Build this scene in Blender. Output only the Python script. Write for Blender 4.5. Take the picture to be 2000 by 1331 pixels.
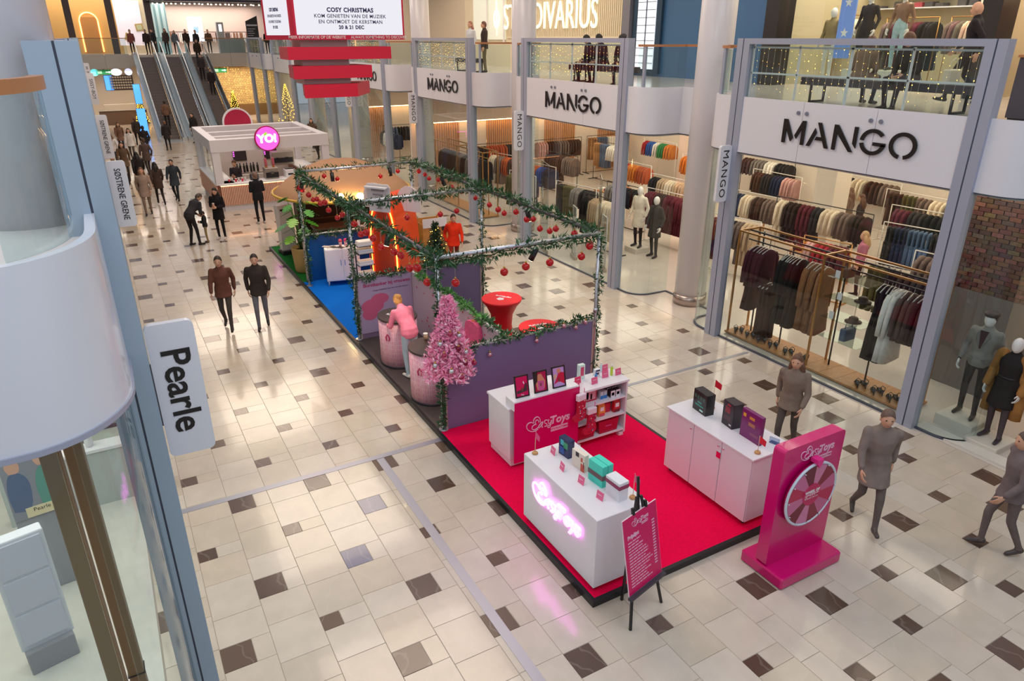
import bpy, bmesh, math, random
import numpy as np
from mathutils import Vector, Matrix, Euler

for o in list(bpy.data.objects):
    bpy.data.objects.remove(o, do_unlink=True)
SC = bpy.context.scene
COL = SC.collection
PI = math.pi
rnd = random.Random(7)

# ------------------------------------------------------------------ camera
EYE = Vector((0.0, 0.0, 6.1))
cam_d = bpy.data.cameras.new('camera')
cam = bpy.data.objects.new('camera', cam_d)
COL.objects.link(cam)
cam.location = EYE
cam.rotation_euler = (math.radians(90 - 23.2), 0, math.radians(-29.4))
cam_d.sensor_width = 36.0
cam_d.lens = 24.9
cam_d.clip_end = 300
SC.camera = cam

# ------------------------------------------------------------------ view + world
SC.view_settings.view_transform = 'Standard'
SC.view_settings.look = 'None'
SC.view_settings.gamma = 1.0
SC.view_settings.exposure = -0.10
SC.view_settings.use_curve_mapping = False
world = bpy.data.worlds.new('world')
SC.world = world
world.use_nodes = True
bg = world.node_tree.nodes['Background']
bg.inputs[0].default_value = (0.86, 0.90, 1.0, 1)
bg.inputs[1].default_value = 0.44


LK = 0.47


def area(name, loc, sx, sy, power, col=(1, 1, 1), rot=(0, 0, 0), spread=180):
    l = bpy.data.lights.new(name, 'AREA')
    l.shape = 'RECTANGLE'
    l.size, l.size_y = sx, sy
    l.energy = power * LK
    l.color = col
    l.spread = math.radians(spread)
    o = bpy.data.objects.new(name, l)
    o.location = loc
    o.rotation_euler = rot
    COL.objects.link(o)
    return o


WARM = (1.0, 0.80, 0.58)
WARM2 = (1.0, 0.86, 0.70)
# ceiling lamps of the ground floor fashion store
for ay in (6.0, 10.5, 15.0, 19.5, 24.5):
    area('store_ceiling_lamp', (14.5, ay, 3.86), 4.5, 3.2, 270, WARM2)
    area('store_ceiling_lamp', (20.0, ay + 1.5, 3.86), 4.5, 3.6, 300, WARM)
for ay in (33, 41, 50):
    area('store_ceiling_lamp', (14.5, ay, 3.86), 4.5, 5.5, 420, WARM)
# upper floor: walkway and shops
for ay in (6.5, 14.5, 23.0, 32.0, 44.0):
    area('walkway_lamp', (14.0, ay, 9.3), 2.5, 6.0, 230, WARM2)
for ay in (8.0, 12.5):
    area('upper_shop_lamp', (18.2, ay, 9.2), 3.2, 4.0, 620, WARM2)
area('sign_wall_lamp', (14.6, 26.0, 9.3), 1.0, 9.0, 300, WARM2, (0, math.radians(-25), 0))
# far end of the mall
area('far_lower_light', (1.5, 62.5, 3.8), 7.0, 5.0, 700, WARM2)
area('far_lower_light', (11.2, 63.5, 3.8), 5.0, 4.0, 700, WARM)  # added fill light, brightens the golden brick wall
area('far_upper_lamp', (1.0, 66.0, 9.2), 8.0, 2.4, 700, WARM2)
area('far_upper_lamp', (9.5, 67.0, 8.5), 8.0, 4.0, 1100, (1.0, 0.88, 0.78))
area('near_fill_light', (-2.4, 8.0, 9.3), 3.0, 8.0, 420, (0.90, 0.93, 1.0))  # added fill, no real fixture: lifts the white column and near balustrade
area('near_fill_light', (-1.0, 0.5, 9.8), 5.0, 3.0, 300, (0.88, 0.94, 1.0), (math.radians(35), 0, 0))  # added fill from the camera side for the front of that column
# optician behind the near facade
area('optician_lamp', (-2.4, 8.2, 3.86), 3.6, 6.0, 330, (1.0, 0.97, 0.90))
# rows of lamps under the atrium roof along the aisle
for ay in (14, 24, 34, 46):
    area('atrium_lamp', (5.2, ay, 11.5), 5.0, 6.0, 1150, (1.0, 0.80, 0.62))
area('atrium_day_lamp', (6.5, 1.0, 11.5), 8.0, 5.0, 800, (0.80, 0.90, 1.0))


# ------------------------------------------------------------------ materials
def lin(c):
    if isinstance(c, str):
        c = c.lstrip('#')
        c = [int(c[i:i + 2], 16) / 255 for i in (0, 2, 4)]
        c = [x / 12.92 if x <= 0.04045 else ((x + 0.055) / 1.055) ** 2.4 for x in c]
    return tuple(c[:3])


_M = {}


def M(name, col='#cccccc', rough=0.5, metal=0.0, emit=None, es=0.0, var=0.0, vscale=6.0, bump=0.0, bscale=80.0, coat=0.0, spec=0.5):
    if name in _M:
        return _M[name]
    m = bpy.data.materials.new(name)
    m.use_nodes = True
    nt = m.node_tree
    b = nt.nodes['Principled BSDF']
    c = lin(col)
    b.inputs['Base Color'].default_value = (*c, 1)
    b.inputs['Roughness'].default_value = rough
    b.inputs['Metallic'].default_value = metal
    b.inputs['Specular IOR Level'].default_value = spec
    if coat:
        b.inputs['Coat Weight'].default_value = coat
        b.inputs['Coat Roughness'].default_value = 0.05
    if emit is not None:
        b.inputs['Emission Color'].default_value = (*lin(emit), 1)
        b.inputs['Emission Strength'].default_value = es
    m.diffuse_color = (*c, 1)
    if var > 0 or bump > 0:
        tc = nt.nodes.new('ShaderNodeTexCoord')
        if var > 0:
            n = nt.nodes.new('ShaderNodeTexNoise')
            n.inputs['Scale'].default_value = vscale
            n.inputs['Detail'].default_value = 5
            nt.links.new(tc.outputs['Object'], n.inputs['Vector'])
            mr = nt.nodes.new('ShaderNodeMapRange')
            mr.inputs[1].default_value = 0.3
            mr.inputs[2].default_value = 0.7
            mr.inputs[3].default_value = 1 - var
            mr.inputs[4].default_value = 1 + var
            nt.links.new(n.outputs[0], mr.inputs[0])
            mx = nt.nodes.new('ShaderNodeVectorMath')
            mx.operation = 'SCALE'
            mx.inputs[0].default_value = c
            nt.links.new(mr.outputs[0], mx.inputs['Scale'])
            nt.links.new(mx.outputs[0], b.inputs['Base Color'])
        if bump > 0:
            n2 = nt.nodes.new('ShaderNodeTexNoise')
            n2.inputs['Scale'].default_value = bscale
            nt.links.new(tc.outputs['Object'], n2.inputs['Vector'])
            bp = nt.nodes.new('ShaderNodeBump')
            bp.inputs['Strength'].default_value = bump
            bp.inputs['Distance'].default_value = 0.01
            nt.links.new(n2.outputs[0], bp.inputs['Height'])
            nt.links.new(bp.outputs[0], b.inputs['Normal'])
    _M[name] = m
    return m


def MC(name, rough=0.8, attr=False, var=0.12, vscale=9.0, bump=0.0, spec=0.3, coat=0.0, veins=0.0):
    """colour comes from the object (obj.color), or from the mesh attribute 'Col'"""
    if name in _M:
        return _M[name]
    m = bpy.data.materials.new(name)
    m.use_nodes = True
    nt = m.node_tree
    b = nt.nodes['Principled BSDF']
    b.inputs['Roughness'].default_value = rough
    b.inputs['Specular IOR Level'].default_value = spec
    if coat:
        b.inputs['Coat Weight'].default_value = coat
        b.inputs['Coat Roughness'].default_value = 0.04
    if attr:
        s = nt.nodes.new('ShaderNodeAttribute')
        s.attribute_name = 'Col'
    else:
        s = nt.nodes.new('ShaderNodeObjectInfo')
    g = nt.nodes.new('ShaderNodeNewGeometry')
    n = nt.nodes.new('ShaderNodeTexNoise')
    n.inputs['Scale'].default_value = vscale
    n.inputs['Detail'].default_value = 6
    nt.links.new(g.outputs['Position'], n.inputs['Vector'])
    mr = nt.nodes.new('ShaderNodeMapRange')
    mr.inputs[1].default_value = 0.3
    mr.inputs[2].default_value = 0.7
    mr.inputs[3].default_value = 1 - var
    mr.inputs[4].default_value = 1 + var
    nt.links.new(n.outputs[0], mr.inputs[0])
    mx = nt.nodes.new('ShaderNodeVectorMath')
    mx.operation = 'SCALE'
    nt.links.new(s.outputs['Color'], mx.inputs[0])
    nt.links.new(mr.outputs[0], mx.inputs['Scale'])
    out = mx.outputs[0]
    if veins:
        w = nt.nodes.new('ShaderNodeTexWave')
        w.inputs['Scale'].default_value = 0.9
        w.inputs['Distortion'].default_value = 14
        w.inputs['Detail'].default_value = 4
        nt.links.new(g.outputs['Position'], w.inputs['Vector'])
        r2 = nt.nodes.new('ShaderNodeMapRange')
        r2.inputs[1].default_value = 0.965
        r2.inputs[2].default_value = 1.0
        r2.inputs[3].default_value = 0
        r2.inputs[4].default_value = veins
        nt.links.new(w.outputs[0], r2.inputs[0])
        m2 = nt.nodes.new('ShaderNodeMix')
        m2.data_type = 'RGBA'
        nt.links.new(r2.outputs[0], m2.inputs[0])
        nt.links.new(out, m2.inputs[6])
        m2.inputs[7].default_value = (0.75, 0.66, 0.56, 1)
        out = m2.outputs[2]
    nt.links.new(out, b.inputs['Base Color'])
    if bump:
        bp = nt.nodes.new('ShaderNodeBump')
        bp.inputs['Strength'].default_value = bump
        bp.inputs['Distance'].default_value = 0.01
        nt.links.new(n.outputs[0], bp.inputs['Height'])
        nt.links.new(bp.outputs[0], b.inputs['Normal'])
    _M[name] = m
    return m


def glass(name, tint='#f4fafa', ior=1.45, rough=0.0, k=1.0):
    if name in _M:
        return _M[name]
    m = bpy.data.materials.new(name)
    m.use_nodes = True
    nt = m.node_tree
    nt.nodes.remove(nt.nodes['Principled BSDF'])
    out = nt.nodes['Material Output']
    t = nt.nodes.new('ShaderNodeBsdfTransparent')
    t.inputs[0].default_value = (*lin(tint), 1)
    g = nt.nodes.new('ShaderNodeBsdfGlossy')
    g.inputs['Roughness'].default_value = rough
    fr = nt.nodes.new('ShaderNodeLayerWeight')
    pw = nt.nodes.new('ShaderNodeMath')
    pw.operation = 'POWER'
    pw.inputs[1].default_value = 4.5
    nt.links.new(fr.outputs['Facing'], pw.inputs[0])
    mul = nt.nodes.new('ShaderNodeMath')
    mul.operation = 'MULTIPLY_ADD'
    mul.inputs[1].default_value = 0.75 * k
    mul.inputs[2].default_value = 0.03 * k
    nt.links.new(pw.outputs[0], mul.inputs[0])
    mx = nt.nodes.new('ShaderNodeMixShader')
    nt.links.new(mul.outputs[0], mx.inputs[0])
    nt.links.new(t.outputs[0], mx.inputs[1])
    nt.links.new(g.outputs[0], mx.inputs[2])
    nt.links.new(mx.outputs[0], out.inputs[0])
    m.diffuse_color = (0.8, 0.9, 0.9, 0.3)
    _M[name] = m
    return m


# ------------------------------------------------------------------ mesh builder
def basis(d):
    d = Vector(d).normalized()
    a = Vector((0, 0, 1)) if abs(d.z) < 0.9 else Vector((1, 0, 0))
    u = d.cross(a).normalized()
    return u, d.cross(u).normalized()


class MB:
    def __init__(s):
        s.v, s.f, s.m, s.s, s.col = [], [], [], [], []
        s.sharp = False

    def add(s, vs, fs, m=0, smooth=False):
        n = len(s.v)
        s.v.extend([tuple(p) for p in vs])
        for f in fs:
            s.f.append(tuple(i + n for i in f))
            s.m.append(m)
            s.s.append(smooth)
        return s

    def box(s, x0, x1, y0, y1, z0, z1, m=0):
        v = [(x0, y0, z0), (x1, y0, z0), (x1, y1, z0), (x0, y1, z0), (x0, y0, z1), (x1, y0, z1), (x1, y1, z1), (x0, y1, z1)]
        return s.add(v, [(3, 2, 1, 0), (4, 5, 6, 7), (0, 1, 5, 4), (1, 2, 6, 5), (2, 3, 7, 6), (3, 0, 4, 7)], m)

    def cbox(s, c, size, m=0, rot=None):
        h = [x / 2 for x in size]
        R = rot if rot is not None else Matrix.Identity(3)
        c = Vector(c)
        v = [c + R @ Vector((sx * h[0], sy * h[1], sz * h[2])) for sz in (-1, 1) for sx, sy in ((-1, -1), (1, -1), (1, 1), (-1, 1))]
        return s.add(v, [(3, 2, 1, 0), (4, 5, 6, 7), (0, 1, 5, 4), (1, 2, 6, 5), (2, 3, 7, 6), (3, 0, 4, 7)], m)

    def rbox(s, x0, x1, y0, y1, z0, z1, r=0.01, m=0):
        """box with chamfered vertical and top edges"""
        def ring(i, z):
            return [(x0 + i + r, y0 + i, z), (x1 - i - r, y0 + i, z), (x1 - i, y0 + i + r, z), (x1 - i, y1 - i - r, z),
                    (x1 - i - r, y1 - i, z), (x0 + i + r, y1 - i, z), (x0 + i, y1 - i - r, z), (x0 + i, y0 + i + r, z)]
        v = ring(0, z0) + ring(0, z1 - r) + ring(r * 0.7, z1)
        f = [tuple(range(7, -1, -1)), tuple(range(16, 24))]
        for k in (0, 8):
            f += [(k + i, k + (i + 1) % 8, k + 8 + (i + 1) % 8, k + 8 + i) for i in range(8)]
        return s.add(v, f, m)

    def tube(s, pts, r, n=8, m=0, closed=False, smooth=True):
        pts = [Vector(p) for p in pts]
        rs = r if isinstance(r, (list, tuple)) else [r] * len(pts)
        vs = []
        u = None
        N = len(pts)
        for i, p in enumerate(pts):
            if closed:
                d = pts[(i + 1) % N] - pts[i - 1]
            else:
                d = pts[min(i + 1, N - 1)] - pts[max(i - 1, 0)]
            if d.length < 1e-9:
                d = Vector((0, 0, 1))
            d.normalize()
            if u is None:
                u, w = basis(d)
            else:
                u = (u - d * u.dot(d))
                if u.length < 1e-6:
                    u, w = basis(d)
                u.normalize()
                w = d.cross(u)
            for k in range(n):
                a = 2 * PI * k / n
                vs.append(p + (u * math.cos(a) + w * math.sin(a)) * rs[i])
        fs = []
        for i in range(N if closed else N - 1):
            a, b = i * n, ((i + 1) % N) * n
            for k in range(n):
                fs.append((a + k, a + (k + 1) % n, b + (k + 1) % n, b + k))
        s.add(vs, fs, m, smooth)
        if not closed:
            q = len(s.v) - N * n
            s.f.append(tuple(q + k for k in range(n - 1, -1, -1)))
            s.f.append(tuple(q + (N - 1) * n + k for k in range(n)))
            s.m += [m, m]
            s.s += [False, False]
        return s

    def bar(s, a, b, w, h=None, m=0, up=(0, 0, 1)):
        """rectangular bar from a to b"""
        a, b = Vector(a), Vector(b)
        h = h or w
        d = (b - a).normalized()
        up = Vector(up)
        if abs(d.dot(up)) > 0.95:
            up = Vector((0, 1, 0))
        x = d.cross(up).normalized() * (w / 2)
        y = x.cross(d).normalized() * (h / 2)
        v = [a - x - y, a + x - y, a + x + y, a - x + y, b - x - y, b + x - y, b + x + y, b - x + y]
        return s.add(v, [(0, 1, 2, 3), (7, 6, 5, 4), (4, 5, 1, 0), (5, 6, 2, 1), (6, 7, 3, 2), (7, 4, 0, 3)], m)

    def lathe(s, prof, c=(0, 0, 0), n=20, m=0, smooth=True, sx=1.0, sy=1.0):
        vs, fs = [], []
        for r, z in prof:
            for k in range(n):
                a = 2 * PI * k / n
                vs.append((c[0] + r * math.cos(a) * sx, c[1] + r * math.sin(a) * sy, c[2] + z))
        for i in range(len(prof) - 1):
            for k in range(n):
                fs.append((i * n + k, i * n + (k + 1) % n, (i + 1) * n + (k + 1) % n, (i + 1) * n + k))
        s.add(vs, fs, m, smooth)
        q = len(s.v) - len(prof) * n
        if prof[0][0] > 1e-4:
            s.f.append(tuple(q + k for k in range(n - 1, -1, -1)))
            s.m.append(m)
            s.s.append(False)
        if prof[-1][0] > 1e-4:
            s.f.append(tuple(q + (len(prof) - 1) * n + k for k in range(n)))
            s.m.append(m)
            s.s.append(False)
        return s

    def ell(s, c, r, nu=12, nv=8, m=0, rot=None, smooth=True):
        R = rot if rot is not None else Matrix.Identity(3)
        c = Vector(c)
        if not isinstance(r, (list, tuple)):
            r = (r, r, r)
        vs = [c + R @ Vector((0, 0, -r[2]))]
        for j in range(1, nv):
            t = PI * j / nv - PI / 2
            for i in range(nu):
                a = 2 * PI * i / nu
                vs.append(c + R @ Vector((r[0] * math.cos(t) * math.cos(a), r[1] * math.cos(t) * math.sin(a), r[2] * math.sin(t))))
        vs.append(c + R @ Vector((0, 0, r[2])))
        fs = [(0, 1 + (i + 1) % nu, 1 + i) for i in range(nu)]
        for j in range(nv - 2):
            a, b = 1 + j * nu, 1 + (j + 1) * nu
            fs += [(a + i, a + (i + 1) % nu, b + (i + 1) % nu, b + i) for i in range(nu)]
        a = 1 + (nv - 2) * nu
        fs += [(a + i, a + (i + 1) % nu, len(vs) - 1) for i in range(nu)]
        return s.add(vs, fs, m, smooth)

    def prism(s, poly, o, u, w, d, m=0, smooth_side=False):
        """polygon (2-D points) laid out in plane o + a*u + b*w, extruded by vector d"""
        o, u, w, d = Vector(o), Vector(u), Vector(w), Vector(d)
        n = len(poly)
        if u.cross(w).dot(d) > 0:
            area2 = sum(poly[i][0] * poly[(i + 1) % n][1] - poly[(i + 1) % n][0] * poly[i][1] for i in range(n))
            flip = area2 > 0
        else:
            area2 = sum(poly[i][0] * poly[(i + 1) % n][1] - poly[(i + 1) % n][0] * poly[i][1] for i in range(n))
            flip = area2 < 0
        vs = [o + u * a + w * b for a, b in poly] + [o + u * a + w * b + d for a, b in poly]
        lo, hi = tuple(range(n)), tuple(range(n, 2 * n))
        side = [(i, (i + 1) % n, n + (i + 1) % n, n + i) for i in range(n)]
        if not flip:
            fs = [lo, hi[::-1]] + [q[::-1] for q in side]
        else:
            fs = [lo[::-1], hi] + side
        return s.add(vs, fs, m)

    def quad(s, a, b, c, d, m=0):
        return s.add([a, b, c, d], [(0, 1, 2, 3)], m)

    def sweep(s, path, prof, m=0, closed=False):
        """vertical-section profile [(out, z)] swept along a plan path [(x, y)]; 'out' to the right of travel"""
        P = [Vector((p[0], p[1])) for p in path]
        N = len(P)
        vs, fs = [], []
        for i in range(N):
            d = P[min(i + 1, N - 1)] - P[max(i - 1, 0)]
            d.normalize()
            r = Vector((d.y, -d.x))
            for o_, z in prof:
                vs.append((P[i].x + r.x * o_, P[i].y + r.y * o_, z))
        k = len(prof)
        for i in range(N - 1):
            for j in range(k):
                fs.append((i * k + j, i * k + (j + 1) % k, (i + 1) * k + (j + 1) % k, (i + 1) * k + j))
        fs.append(tuple(range(k))[::-1])
        fs.append(tuple((N - 1) * k + j for j in range(k)))
        s.sharp = True
        return s.add(vs, fs, m, True)

    def mesh(s, name, mats):
        me = bpy.data.meshes.new(name)
        me.from_pydata(s.v, [], s.f)
        for mt in (mats if isinstance(mats, (list, tuple)) else [mats]):
            me.materials.append(mt)
        me.polygons.foreach_set('material_index', s.m)
        me.polygons.foreach_set('use_smooth', s.s)
        if s.col:
            ca = me.color_attributes.new('Col', 'FLOAT_COLOR', 'POINT')
            ca.data.foreach_set('color', np.array(s.col, dtype=np.float32).ravel())
        me.update()
        if s.sharp:
            me.set_sharp_from_angle(angle=0.6)
        return me

    def build(s, name, mats, parent=None, loc=(0, 0, 0), rot=(0, 0, 0)):
        return link(name, s.mesh(name, mats), parent, loc, rot)


def link(name, me, parent=None, loc=(0, 0, 0), rot=(0, 0, 0)):
    o = bpy.data.objects.new(name, me)
    COL.objects.link(o)
    o.location = loc
    o.rotation_euler = rot
    if parent is not None:
        o.parent = parent
    return o


def tag(o, label, cat, group=None, kind=None):
    o['label'] = label
    o['category'] = cat
    if group:
        o['group'] = group
    if kind:
        o['kind'] = kind
    return o


def thing(name, label, cat, loc=(0, 0, 0), rz=0.0, group=None):
    o = bpy.data.objects.new(name, None)
    o.empty_display_size = 0.1
    COL.objects.link(o)
    o.location = loc
    o.rotation_euler = (0, 0, rz)
    return tag(o, label, cat, group)


def holder(name, loc=(0, 0, 0)):
    """an Empty that parents the pieces of one piece of the setting"""
    o = bpy.data.objects.new(name, None)
    o.empty_display_size = 0.1
    COL.objects.link(o)
    o.location = loc
    o['kind'] = 'structure'
    return o


def struct(name, mb, mats, parent=None):
    o = mb.build(name, mats, parent)
    if parent is None:
        o['kind'] = 'structure'
    return o


def dup(root, loc, rz=None, label=None, group=None, color=None, scale=None):
    r = root.copy()
    COL.objects.link(r)
    r.location = loc
    if rz is not None:
        r.rotation_euler = (0, 0, rz)
    if scale is not None:
        r.scale = (scale,) * 3
    if label:
        r['label'] = label
    if group:
        r['group'] = group
    if color is not None:
        r.color = (*color, 1)
    for ch in root.children:
        c = ch.copy()
        COL.objects.link(c)
        c.parent = r
        for g in ch.children:
            d = g.copy()
            COL.objects.link(d)
            d.parent = c
    return r


def txt(s, size, depth=0.004, bold=0.0, align='CENTER', shear=0.0, spacing=1.0):
    """lettering as a mesh in the x-y plane, y up, extruded along z"""
    cu = bpy.data.curves.new('lettering', 'FONT')
    cu.body = s
    cu.size = size
    cu.extrude = depth / 2
    cu.offset = bold
    cu.align_x = align
    cu.align_y = 'CENTER'
    cu.shear = shear
    cu.space_character = spacing
    cu.resolution_u = 3
    o = bpy.data.objects.new('lettering', cu)
    COL.objects.link(o)
    dg = bpy.context.evaluated_depsgraph_get()
    me = bpy.data.meshes.new_from_object(o.evaluated_get(dg))
    bpy.data.objects.remove(o)
    bpy.data.curves.remove(cu)
    return me


def put_txt(name, s, mat, size, origin, u, w, parent=None, depth=0.004, bold=0.0, align='CENTER', shear=0.0, spacing=1.0, xs=1.0, label=None):
    """lettering whose x axis runs along u and whose letters stand up along w"""
    me = txt(s, size, depth, bold, align, shear, spacing)
    me.name = name
    u, w = Vector(u).normalized(), Vector(w).normalized()
    n = u.cross(w)
    R = Matrix((u * xs, w, n)).transposed().to_4x4()
    R.translation = Vector(origin)
    me.transform(R)
    me.materials.clear()
    me.materials.append(mat)
    o = link(name, me, parent)
    if label:
        o['label'] = label
    return o


def put_strokes(name, strokes, mat, r, origin, u, w, scale, parent=None, n=6, flat=0.4):
    """script lettering drawn as tubes: strokes are lists of 2-D points"""
    mb = MB()
    u, w = Vector(u), Vector(w)
    nn = u.cross(w)
    for st in strokes:
        pts = smooth2(st, 4)
        mb.tube([Vector(origin) + u * (a * scale) + w * (b * scale) + nn * (r * flat) for a, b in pts], r, n)
    return mb.build(name, mat, parent)


def smooth2(pts, k=4):
    """Catmull-Rom through 2-D points"""
    if len(pts) < 3:
        return pts
    P = [Vector(p) for p in pts]
    out = []
    for i in range(len(P) - 1):
        p0, p1, p2, p3 = P[max(i - 1, 0)], P[i], P[i + 1], P[min(i + 2, len(P) - 1)]
        for j in range(k):
            t = j / k
            out.append(0.5 * ((2 * p1) + (p2 - p0) * t + (2 * p0 - 5 * p1 + 4 * p2 - p3) * t * t + (3 * p1 - p0 - 3 * p2 + p3) * t ** 3))
    out.append(P[-1])
    return [tuple(p) for p in out]


# common materials
WHITE = M('white_paint', '#e9e7ea', 0.35)
FASCIA = M('white_fascia_panel', '#e4e3ea', 0.28, coat=0.3)
STEEL = M('grey_blue_steel', '#a9aec0', 0.38, metal=0.2)
STEELD = M('dark_steel_seam', '#4a4f5e', 0.5)
ALU = M('brushed_aluminium', '#c9cbd2', 0.3, metal=0.8)
CHROME = M('polished_steel', '#d6d8dc', 0.15, metal=1.0)
BLACK = M('black_metal', '#1c1a1c', 0.45)
DARK = M('dark_plastic', '#26242a', 0.4)
WOOD = M('oak_wood', '#b9814e', 0.45, var=0.15, vscale=14)
GOLD = M('brass_tube', '#c08a4a', 0.3, metal=0.7)
GLASS = glass('clear_glass')
GLASSR = glass('balustrade_glass', '#eef6f6', 1.35)
PINK = M('magenta_panel', '#d80061', 0.4)
PINKD = M('magenta_satin', '#d4006e', 0.3, coat=0.4)
REDC = M('red_carpet', '#f6064c', 0.95, var=0.06, vscale=30, bump=0.3, bscale=400, spec=0.1)
FAB = MC('fabric', 0.85, var=0.10, vscale=14)
TRI = '#221d20'
# ================================================================== SETTING
# ------------------------------------------------------------------ mall floor with stone tiles
GROUT = M('floor_grout', '#a89c90', 0.5)
SHOPF = M('store_floor_stone', '#cfc4ba', 0.22, var=0.05, vscale=1.5, coat=0.3)
floor = struct('floor', MB().box(-14, 26, -2, 75, -0.30, -0.006), [GROUT])
TILE_O = MC('limestone_tile', 0.16, False, 0.06, 3.0, spec=0.5, coat=0.25, veins=0.10)
TILE_A = MC('limestone_tile_joined', 0.16, True, 0.06, 3.0, spec=0.5, coat=0.25, veins=0.10)
CREAM = [lin(c) for c in ('#cdbfaf', '#d0c3b4', '#cabdad', '#d2c6b8', '#ccbdab', '#cfc3b5', '#c8bba9')]
BROWN = [lin(c) for c in ('#5e4a40', '#66524a', '#584438', '#6b5648')]
GREYB = lin('#77758c')
tiles = []          # (x0, x1, y0, y1, colour)
g = 0.0016
xs = [0.05 + 0.535 * k for k in range(-1, 10)] + [5.40] + [5.70 + 0.535 * k for k in range(0, 10)] + [11.05]
ph_r = [2.94, 3.81, 3.11, 3.77, 3.35, 4.31, 3.57, 4.39, 3.8, 4.32, 3.6]
for ci in range(len(xs) - 1):
    x0, x1 = xs[ci], xs[ci + 1]
    k = ci - 1
    if k <= 9:
        ph = 6.36 if k % 2 == 0 else 7.28
        rows = [ph + 1.87 * n for n in range(-4, 22)]
    elif k == 10:
        rows = []
    else:
        rows = [ph_r[k - 11] + 1.45 * n for n in range(-3, 8)]
        f0 = 9.15 if k % 2 == 0 else 9.95
        rows = [y for y in rows if y < f0 - 1.3] + [f0 + 1.84 * n for n in range(0, 20)]
    marks = []
    for y in rows:
        small = rnd.random() < (0.3 if y < 9.4 else 0.78)
        marks.append((y, 0.225 if small else 0.33, 0.23 if small else 0.355))
    ends = [(-1.0, None)]
    for y, bw, bl in marks:
        yb = y - bl / 2
        c = BROWN[rnd.randrange(4)]
        if 6.9 < y < 8.6 and ((k == 3 and y < 7.6) or (k == 4)):
            c = GREYB
        tiles.append((x0, x0 + bw, yb, yb + bl, c))
        if x1 - x0 - bw > 0.05:
            tiles.append((x0 + bw, x1, yb, yb + bl, CREAM[rnd.randrange(7)]))
    spans = [(a[0] + a[2] / 2, b[0] - b[2] / 2) for a, b in zip(marks[:-1], marks[1:])] if marks else [(-1.0 + 0.62 * n, -0.38 + 0.62 * n) for n in range(75)]
    for a, b in spans:
        n = max(1, round((b - a) / 0.50))
        q = [a + (b - a) * (m + (rnd.uniform(-.14, .14) if 0 < m < n else 0)) / n for m in range(n + 1)]
        for u, v in zip(q[:-1], q[1:]):
            tiles.append((x0, x1, u, v, CREAM[rnd.randrange(7)]))


def seen(x0, x1, y0, y1):
    cx, cy = (x0 + x1) / 2, (y0 + y1) / 2
    if cy < 1.6 or cy > 45:
        return False
    if 4.0 < x0 and x1 < 7.05 and 5.2 < y0 and y1 < 22.2:
        return False
    h = cx * math.sin(math.radians(29.4)) + cy * math.cos(math.radians(29.4))
    r = cx * math.cos(math.radians(29.4)) - cy * math.sin(math.radians(29.4))
    dep = h * math.cos(math.radians(23.2)) + 6.1 * math.sin(math.radians(23.2))
    up = h * math.sin(math.radians(23.2)) - 6.1 * math.cos(math.radians(23.2))
    return dep > 0.5 and abs(r / dep) < 0.80 and -0.56 < up / dep < 0.5


def tile_verts(x0, x1, y0, y1, dz):
    e = 0.003
    x0, x1, y0, y1 = x0 + g, x1 - g, y0 + g, y1 - g
    return [(x0, y0, -0.006), (x1, y0, -0.006), (x1, y1, -0.006), (x0, y1, -0.006), (x0 + e, y0 + e, dz), (x1 - e, y0 + e, dz), (x1 - e, y1 - e, dz), (x0 + e, y1 - e, dz)]


TF = [(4, 5, 6, 7), (0, 1, 5, 4), (1, 2, 6, 5), (2, 3, 7, 6), (3, 0, 4, 7)]
vis = [t for t in tiles if seen(*t[:4])]
# the drain strips cut through tiles
vis.sort(key=lambda t: ((t[0] + t[1]) / 2) ** 2 + ((t[2] + t[3]) / 2) ** 2)
stuffmb = MB()
cache = {}
for i, (x0, x1, y0, y1, c) in enumerate(vis):
    if i < 300:
        key = (round(x1 - x0, 3), round(y1 - y0, 3))
        if key not in cache:
            mb = MB()
            w, l = key
            mb.add(tile_verts(-w / 2, w / 2, -l / 2, l / 2, 0.0), TF)
            cache[key] = mb.mesh('floor_tile', TILE_O)
        o = link('floor_tile', cache[key], floor, ((x0 + x1) / 2, (y0 + y1) / 2, rnd.uniform(-0.0006, 0.0006)))
        o.color = (*c, 1)
    else:
        stuffmb.add(tile_verts(x0, x1, y0, y1, rnd.uniform(-0.0006, 0.0006)), TF)
        stuffmb.col += [(*c, 1)] * 8
so = stuffmb.build('floor_tiling', TILE_A, floor)
so['kind'] = 'stuff'
# stone beyond the tiles and inside the stores
far = MB()
far.box(-0.5, 11.05, 45.3, 74, -0.006, 0.0)
far.build('far_floor_stone', M('far_stone', '#bfae9b', 0.2, var=0.12, vscale=1.2, coat=0.25), floor)
sf = MB()
sf.box(11.06, 26, -2, 74, -0.006, 0.0)
sf.build('store_floor_stone', SHOPF, floor)
sf = MB().box(-14, -0.5, -2, 60, -0.006, 0.0)
sf.build('store_floor_stone', M('pale_store_floor', '#d8d5cc', 0.25, var=0.04, coat=0.3), floor)
# drain strips
st = MB()
st.box(-0.15, 4.0, 9.31, 9.42, 0.0, 0.004)
st.box(7.08, 11.0, 9.38, 9.46, 0.0, 0.004)
struct('trim_1', st, [M('drain_strip', '#a6a6b2', 0.35, metal=0.5)])
st = MB()
st.box(2.80, 2.92, 1.0, 9.30, 0.0, 0.004)
struct('trim_2', st, [M('drain_strip')])

# ------------------------------------------------------------------ right facade
PER = 8.27
Y0 = 5.92
BW = 4.62
ZF0, ZF1, ZR = 4.0, 5.04, 6.08
XF = 11.05


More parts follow.
